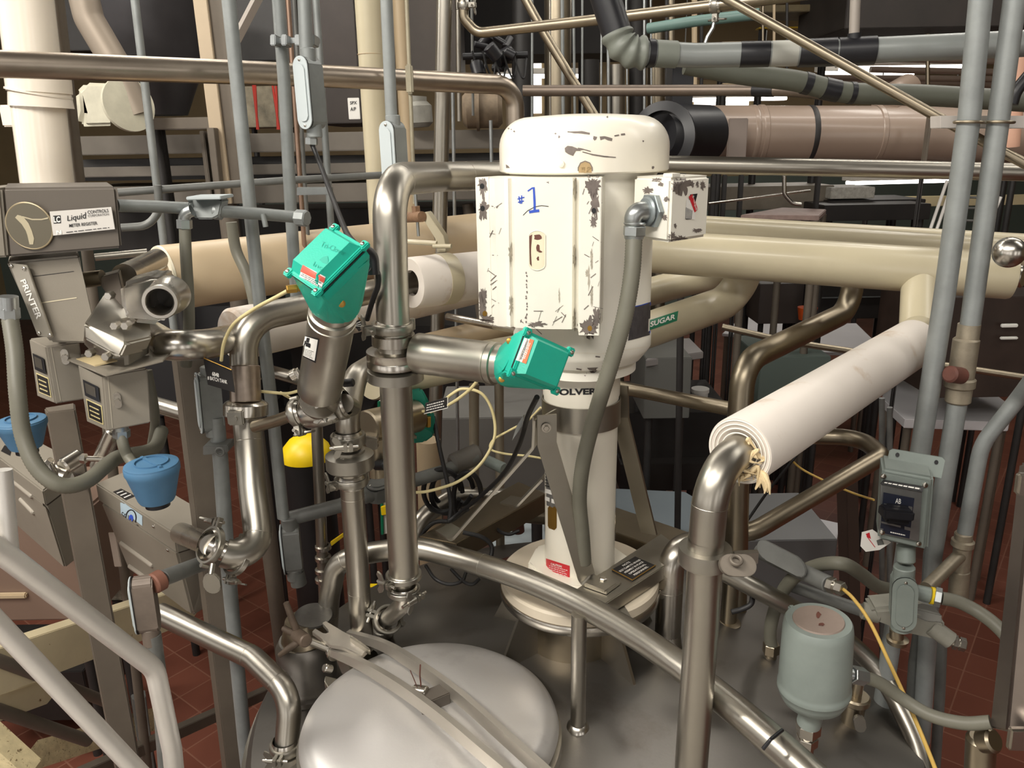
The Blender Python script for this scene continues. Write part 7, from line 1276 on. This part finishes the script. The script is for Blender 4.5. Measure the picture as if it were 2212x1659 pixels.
bk = T('white_bucket', 'small white lidded bucket behind the level rail pipe', 'bucket', at(1510, 889, 4.75)); bm = BM(); c_ = at(1510, 889, 4.75); lathe(bm, [(.045, 0), (.05, .13), (.056, .132), (.056, .155), (.0, .158)], c_, seg=32, cap=False); mk('pail', bm, WHITE, bk)
B3('dark_cabinet', 'dark drawer cabinet below the front cream pipe', 'cabinet', 1640, 612, 1756, 700, 6.0, .5, mat('dark_drawer', (62, 54, 50), .5)); B3('dark_mass', 'long dark machine frame with bright rail under front cream pipe', 'machine', 1756, 612, 2010, 690, 5.8, .6, dk); B3('bright_rail', 'thin bright rail on the long dark machine', 'rail', 1756, 640, 1950, 645, 5.75, .03, ZINC)
ob_ = T('orange_bucket', 'small orange bucket behind the tall brown pipe', 'bucket', at(1742, 690, 5.6)); bm = BM(); c_ = at(1742, 690, 5.6); lathe(bm, [(.055, 0), (.07, .09), (.0, .1)], c_, seg=28); mk('pail', bm, mat('orange_plastic', (206, 84, 28), .5), ob_)
B3('teal_cabinet', 'grey-green steel cabinet behind white insulated pipe', 'cabinet', 1640, 770, 1790, 880, 4.8, .6, mat('grey_green_cabinet', (84, 96, 90), .5)); B3('dark_mass', 'dark brown machine right of the white insulated pipe end', 'machine', 2030, 640, 2260, 860, 4.4, .8, mat('dark_brown_machine', (58, 46, 40), .5, .1, .3, 5))
for i, (x0, y0, x1, y1) in enumerate(((2165, 700, 2200, 708), (2163, 728, 2200, 734))): B3('indicator_strip', ['upper pale strip on the dark machine at right edge', 'lower pale strip on the dark machine at right edge'][i], 'strip', x0, y0, x1, y1, 4.35, .02, WHITE)
pipe('thin_rail', 'thin steel rail far behind the white insulated pipe', 'rail', STEELD, [(1560, 706, 3.6), (1700, 738, 3.5), (2260, 822, 3.2)], 14, bend=0)
post('brown steel post behind the angled return pipe', (1828, 1020), (1835, 1300), 2.9, 46, .07, mat('dark_brown_post', (62, 50, 44), .5), grp=None)
for i, (x, y0, y1, Y) in enumerate(((1905, 860, 1200, 3.6), (1922, 880, 1200, 3.5))): vp('table_leg_pipe', ['thin grey leg left of the switch box', 'thin blue-grey leg just left of the switch box'][i], 'leg', GALVD, x, y0, x, y1, Y, 12, True)
pipe('yellow_tubing', 'thin yellow tubing hanging below the white insulated pipe', 'tube', ROPE, [(1700, 985, 2.4), (1740, 1018, 2.4), (1830, 1060, 2.3), (1888, 1080, 2.2)], r=.0035, smooth=True, seg=8)
pipe('black_cable', 'thin black cable slanting down behind the bright riser pipe', 'cable', BLACK, [(1720, 985, 2.4), (1660, 1060, 2.3), (1612, 1128, 2.2)], r=.0045, smooth=True, seg=8)
# far equipment between y 380 and 470 at right
sl_ = mat('steel_side_frame', (112, 104, 92), .5, .4, .2, 6)
B3('conveyor_frame', 'long steel conveyor frame seen under the bright level pipe', 'conveyor', 1530, 400, 1800, 455, 6.0, .5, sl_); B3('stacked_sheets', 'stack of grey sheets on the far conveyor', 'stack', 1795, 404, 1890, 430, 5.9, .4, mat('pale_stack', (150, 146, 138), .6, 0, .3, 40)); B3('far_bench', 'dark far bench under the stack of sheets', 'bench', 1790, 430, 2000, 442, 5.9, .5, dk)
B3('pale_far_wall_panel', 'pale wall panel beyond conveyor on the right', 'panel', 1870, 420, 2260, 448, 9.5, .1, mat('pale_tan_panel', (214, 200, 160), .6))
pipe('bent_rail', 'bright bent tube rail standing before the conveyor frame', 'rail', STEELB, [(1694, 380, 4.8), (1694, 420, 4.8), (1712, 440, 4.8), (1730, 442, 4.8)], 9, bend=.05); pipe('thin_rail', 'thin bright sloping rail before the conveyor frame', 'rail', STEELB, [(1530, 440, 5.0), (1750, 412, 5.2)], 6, bend=0)
for i, x in enumerate((1536, 1560, 1596, 1762)): B3('frame_upright', 'thin dark upright of the far frame under the bright pipe', 'post', x, 378, x + 9, 470, 5.4, .04, DARKEQ, group='far frame uprights')
ld_ = T('step_ladder', 'far white step ladder glimpsed between the two right conduits', 'ladder', at(2080, 500, 4.2))
for p in (((2046, 390), (2008, 500)), ((2058, 395), (2022, 500)), ((2162, 425), (2130, 500))): pipe('side_rail', None, None, WHITE, [(*p[0], 4.2), (*p[1], 4.2)], 7, bend=0, parent=ld_, seg=8)
for y in (425, 448, 475): pipe('rung', None, None, GALVD, [(2048, y, 4.2), (2150, y + 3, 4.2)], 5, bend=0, parent=ld_, seg=8)
bd_ = mat('pink_board', (150, 128, 120), .6, 0, .2, 20); table('flat_boards', 'stack of pinkish boards lying above the rear cream pipe', 'boards', [(1600, 464), (1690, 448), (1785, 452), (1770, 466)], 2.45, bd_, .03)
B3('dark_far_machine', 'dark far machine mass above the rear cream pipe', 'machine', 1780, 440, 2010, 478, 5.6, .5, dk)
# ================================================================ low background, centre and left
GC = mat('mid_grey_metal_box', (112, 110, 106), .5, .1, .08, 5)
B3('grey_cabinet', 'grey metal cabinet behind hanging cables left of mixer column', 'cabinet', 950, 900, 1180, 1075, 3.4, .5, GC); table('cabinet_shelf', 'light grey shelf top behind air tube loops', 'shelf', [(925, 925), (985, 862), (1180, 850), (1180, 905), (1000, 945)], 1.35, mat('shelf_grey', (140, 138, 132), .5), .03)
B3('dark_mass', 'dark machine mass behind centre pipe and valves', 'machine', 560, 700, 1170, 905, 5.2, .8, dk); B3('dark_mass', 'black opening of the equipment behind the hanging control box', 'machine', 300, 660, 560, 900, 4.0, .6, mat('near_black_machine', (24, 23, 25), .5))
B3('trough_base', 'dark base below the long steel trough', 'base', 250, 446, 1100, 560, 4.6, .5, dk)
vp('cream_drum_pipe', 'short vertical cream pipe behind rear green valve', 'pipe', CREAM2, 925, 950, 930, 1150, 2.6, 52, True)
for i, (x, y0, y1, w, Y) in enumerate(((1024, 830, 990, 22, 2.5), (1078, 825, 1200, 20, 2.5), (660, 700, 1240, 0, 0))):
    if w: vp('support_tube', ['left of two tan grey upright tubes under the horizontal actuator', 'right of two tan grey upright tubes under the horizontal actuator'][i], 'tube', mat('tan_grey_tube', (160, 150, 132), .45, .5, .1, 8), x, y0, x + (3 if i else 0), y1, Y, w, True)
SP2 = T('sanitary_riser', 'slim steel riser with clamp stack at its foot behind left product pipe', 'pipe', at(700, 1260, 2.3)); osr = vp('pipe', None, None, STEEL, 684, 912, 700, 1290, 2.3, 25, parent=SP2)
for y in (1182, 1205, 1232, 1252): bm = BM(); lathe(bm, [(.018, -.008), (.026, -.006), (.026, .006), (.018, .008)], at(698, y, 2.3), (0, 0, 1), 28, cap=False); mk('clamp_ring', bm, STEELB, SP2)
bm = BM(); prism(bm, P([(713, 1172, 2.28), (742, 1152, 2.28), (742, 1160, 2.28), (716, 1180, 2.28)]), (0, .01, 0), .001); mk('yellow_lever', bm, YEL, SP2)
YF = T('yellow_funnel', 'yellow plastic drum cover on black drum behind the upright valve', 'drum cover', at(663, 990, 3.0)); bm = BM(); c_ = at(663, 985, 3.0); Rf = 54 / F * dep(c_); lathe(bm, [(Rf, -.008), (Rf * 1.0, .012), (Rf * .9, .042), (Rf * .65, .072), (Rf * .4, .088), (0, .092)], c_, seg=48); mk('cover', bm, YEL, YF); bm = BM(); lathe(bm, [(Rf * .9, -c_.z), (Rf * .95, -c_.z + .02), (Rf * .98, -.01)], c_, seg=40); mk('black_drum', bm, BLACK, YF)
YW = T('hazard_sign_board', 'white board with green and yellow stripes half hidden behind centre pipe', 'sign', at(830, 1150, 2.8)); slantp('board', [(818, 866, 2.8), (850, 862, 2.8), (855, 1150, 2.8), (826, 1155, 2.8)], .01, WHITE, YW); vp('leg', None, None, POST, 840, 1100, 848, 1150, 2.83, 8, True, parent=YW); slantp('green_stripe', [(815, 868, 2.79), (821, 867, 2.79), (829, 1155, 2.79), (823, 1156, 2.79)], .01, GRNL, YW)
slantp('yellow_patch', [(822, 1095, 2.785), (836, 1092, 2.785), (838, 1112, 2.785), (824, 1114, 2.785)], .01, YEL, YW)
pipe('slanting_conduit', 'dark grey conduit with oval body slanting up right behind the centre pipe', 'conduit', GALVD, [(610, 1124, 1.95), (735, 1092, 2.0), (800, 1066, 2.05), (960, 1018, 2.15), (1030, 985, 2.2)], 32, bend=0)
bx_ = T('dark_conduit_body', 'dark oval conduit body on the slanting conduit between the two pipes', 'conduit body', at(825, 1080, 2.0)); condulet(bx_, at(828, 1058, 2.03), at(880, 1040, 2.1) - at(790, 1068, 2.03), (.1, -.3, 1), .10, .05, .05, .012, GALVD, cm=GALVD)
bm = BM(); cyl(bm, at(975, 1005, 2.17), at(1036, 978, 2.22), .032, 28, bev=.008); mk('grey_cylinder', bm, mat('dark_grey_cylinder', (100, 96, 90), .45), None, 'dark grey cylinder at the end of the slanting conduit', 'cylinder')
bm = BM(); cyl(bm, at(1052, 995, 2.3), at(1088, 1012, 2.25), .018, 20, bev=.003); mk('pale_blue_fitting', bm, BLUEGREY, None, 'small pale blue-grey pipe fitting behind the mixer left brace', 'fitting')
pipe('rear_elbow_pipe', 'stainless pipe elbow curving behind the black cables left of mixer', 'pipe', STEEL, [(888, 1200, 2.15), (905, 1120, 2.18), (985, 1070, 2.25), (1180, 1078, 2.35)], 40, bend=[.1, .1], seg=28)
pipe('low_rear_pipe', 'large dark steel pipe crossing behind the mixer column foot', 'pipe', STEELD, [(1040, 1098, 2.5), (1180, 1110, 2.45), (1330, 1130, 2.4), (1480, 1180, 2.3)], 46, bend=.1, seg=28)
RF = T('rusty_drain_fitting', 'rusty brown pipe fitting with zinc tip left of the mixer column', 'fitting', at(1118, 1150, 2.3)); bm = BM(); cyl(bm, at(1118, 1108, 2.3), at(1118, 1128, 2.3), .03, 20, bev=.004); cyl(bm, at(1118, 1126, 2.3), at(1120, 1150, 2.3), .02, 16, bev=.003); mk('fitting', bm, DRED, RF)
bt = T('brown_bracket', 'rust-edged steel bracket left behind mixer foot', 'bracket', at(1100, 1210, 2.1)); bm = BM(); prism(bm, P([(1080, 1215, 2.0), (1160, 1190, 2.1), (1150, 1215, 2.0), (1110, 1230, 1.95)]), (0, 0, .01)); mk('plate', bm, DRED, bt)
vp('leftover_leg', 'grey steel post behind the left product pipe reaching floor', 'post', GALVD, 600, 1118, 640, 1600, 2.3, 42) if False else None
wc2 = T('weathered_conduit_body', 'weathered grey conduit body with pale oval cover ending the slanting conduit', 'conduit body', at(630, 1260, 1.95)); condulet(wc2, at(632, 1185, 1.95), at(628, 1130, 1.95) - at(640, 1240, 1.95), (-.97, -.2, 0), .15, .05, .045, .02, GALVD, (1, 1)); vp('lower_stub', None, None, GALVD, 640, 1235, 646, 1262, 1.95, 34, parent=wc2)
# bottom-left
pk = T('brown_enamel_tank', 'pinkish brown rectangular tank low at the left edge', 'tank', at(60, 1340, 2.6)); B3('shell', None, None, -60, 1120, 185, 1345, 2.6, .5, mat('pinkish_brown_enamel', (128, 106, 92), .5, .1), .01, parent=pk); B3('seam_strip', None, None, -60, 1284, 55, 1296, 2.58, .02, CREAM2, parent=pk)
cf = mat('cream_chipped_beam', (206, 192, 158), .5, 0, .1, 6, col2=(110, 80, 50), thr=.66, soft=.03)
def flatbeam(lb, pts, Y, h, dp=.06, m=cf, nm='frame_beam'):
    bm = BM(); a_, b_ = P(pts); prism(bm, [a_, b_, b_ + V((0, 0, -h)), a_ + V((0, 0, -h))], (0, dp, 0), .002); return mk(nm, bm, m, None, lb, 'beam')
flatbeam('chipped cream steel beam behind the front handrail', [(-60, 1420, 1.9), (400, 1270, 2.6)], 2, .15); flatbeam('second cream steel beam low at the left edge', [(-60, 1520, 1.9), (90, 1470, 2.1)], 2, .09)
flatbeam('speckled cream kick beam at the bottom left floor', [(40, 1650, 2.3), (330, 1560, 3.0)], 2, .05, .12, mat('speckled_cream', (206, 190, 150), .6, 0, .2, 40, col2=(110, 90, 60), thr=.6, soft=.05)); flatbeam('thin steel rail crossing low behind the two square posts', [(150, 1680, 2.2), (600, 1480, 3.2)], 2, .05, .05, POST)
pipe('floor_brace_pipe', 'dark pipe sloping right behind the lower handrail', 'pipe', POST, [(-60, 1405, 1.9), (60, 1450, 2.0), (240, 1520, 2.3)], 28, bend=0); pipe('floor_brace_pipe', 'second dark pipe sloping right near the bottom left floor', 'pipe', POST, [(-60, 1515, 1.9), (190, 1600, 2.2)], 30, bend=0)
bm = BM(); prism(bm, P([(-40, 1590, 1.3), (60, 1680, 1.3), (-40, 1720, 1.3)]), (0, .05, 0)); mk('speckled_plate', bm, mat('speckled_cream', (1, 1, 1)), None, 'speckled pink plate corner at the very bottom left', 'plate')
post('short grey floor stanchion behind the rusty elbow body', (300, 1500), (312, 1590), 2.7, 36, .06, GALVD, z0=.02)
B3('pebbled_panel', 'pebbly grey panel between the left posts', 'panel', 130, 1180, 260, 1300, 2.9, .05, mat('pebbled_grey', (150, 146, 130), .8, 0, .5, 60)); B3('white_notice', 'faded notice hanging behind the tapered housing', 'sign', 240, 1150, 256, 1225, 2.4, .004, mat('faded_notice', (186, 170, 156), .6))
YP = T('yellow_floor_sign', 'yellow wedge of plastic on the floor behind the centre pipe foot', 'floor sign', at(808, 1280, 3.4)); bm = BM(); prism(bm, P([(798, 1290, 3.3), (820, 1274, 3.3), (812, 1268, 3.3), (798, 1268, 3.3)]), (0, .03, 0)); mk('panel', bm, YEL, YP)

B3('dark_mass', 'added dark backing box behind the yellow drum cover and conduits', 'machine', 560, 900, 800, 1085, 4.3, .5, dk)  # added box that darkens the view of the floor behind the drum
B3('dark_mass', 'added dark backing box low behind the cream beams at the left', 'machine', -60, 1450, 190, 1560, 3.2, .4, dk)  # added box that fills in darkness between the beams
B3('dark_mass', 'dark base machine behind the mixer right brace and level rail', 'machine', 1340, 1000, 1560, 1062, 4.5, .7, dk)

B3('dark_mass', 'added dark backdrop behind upright pipes above the motor', 'machine', 985, -60, 1400, 120, 7.2, .8, dk)  # added backdrop that darkens the tan wall behind the pipes
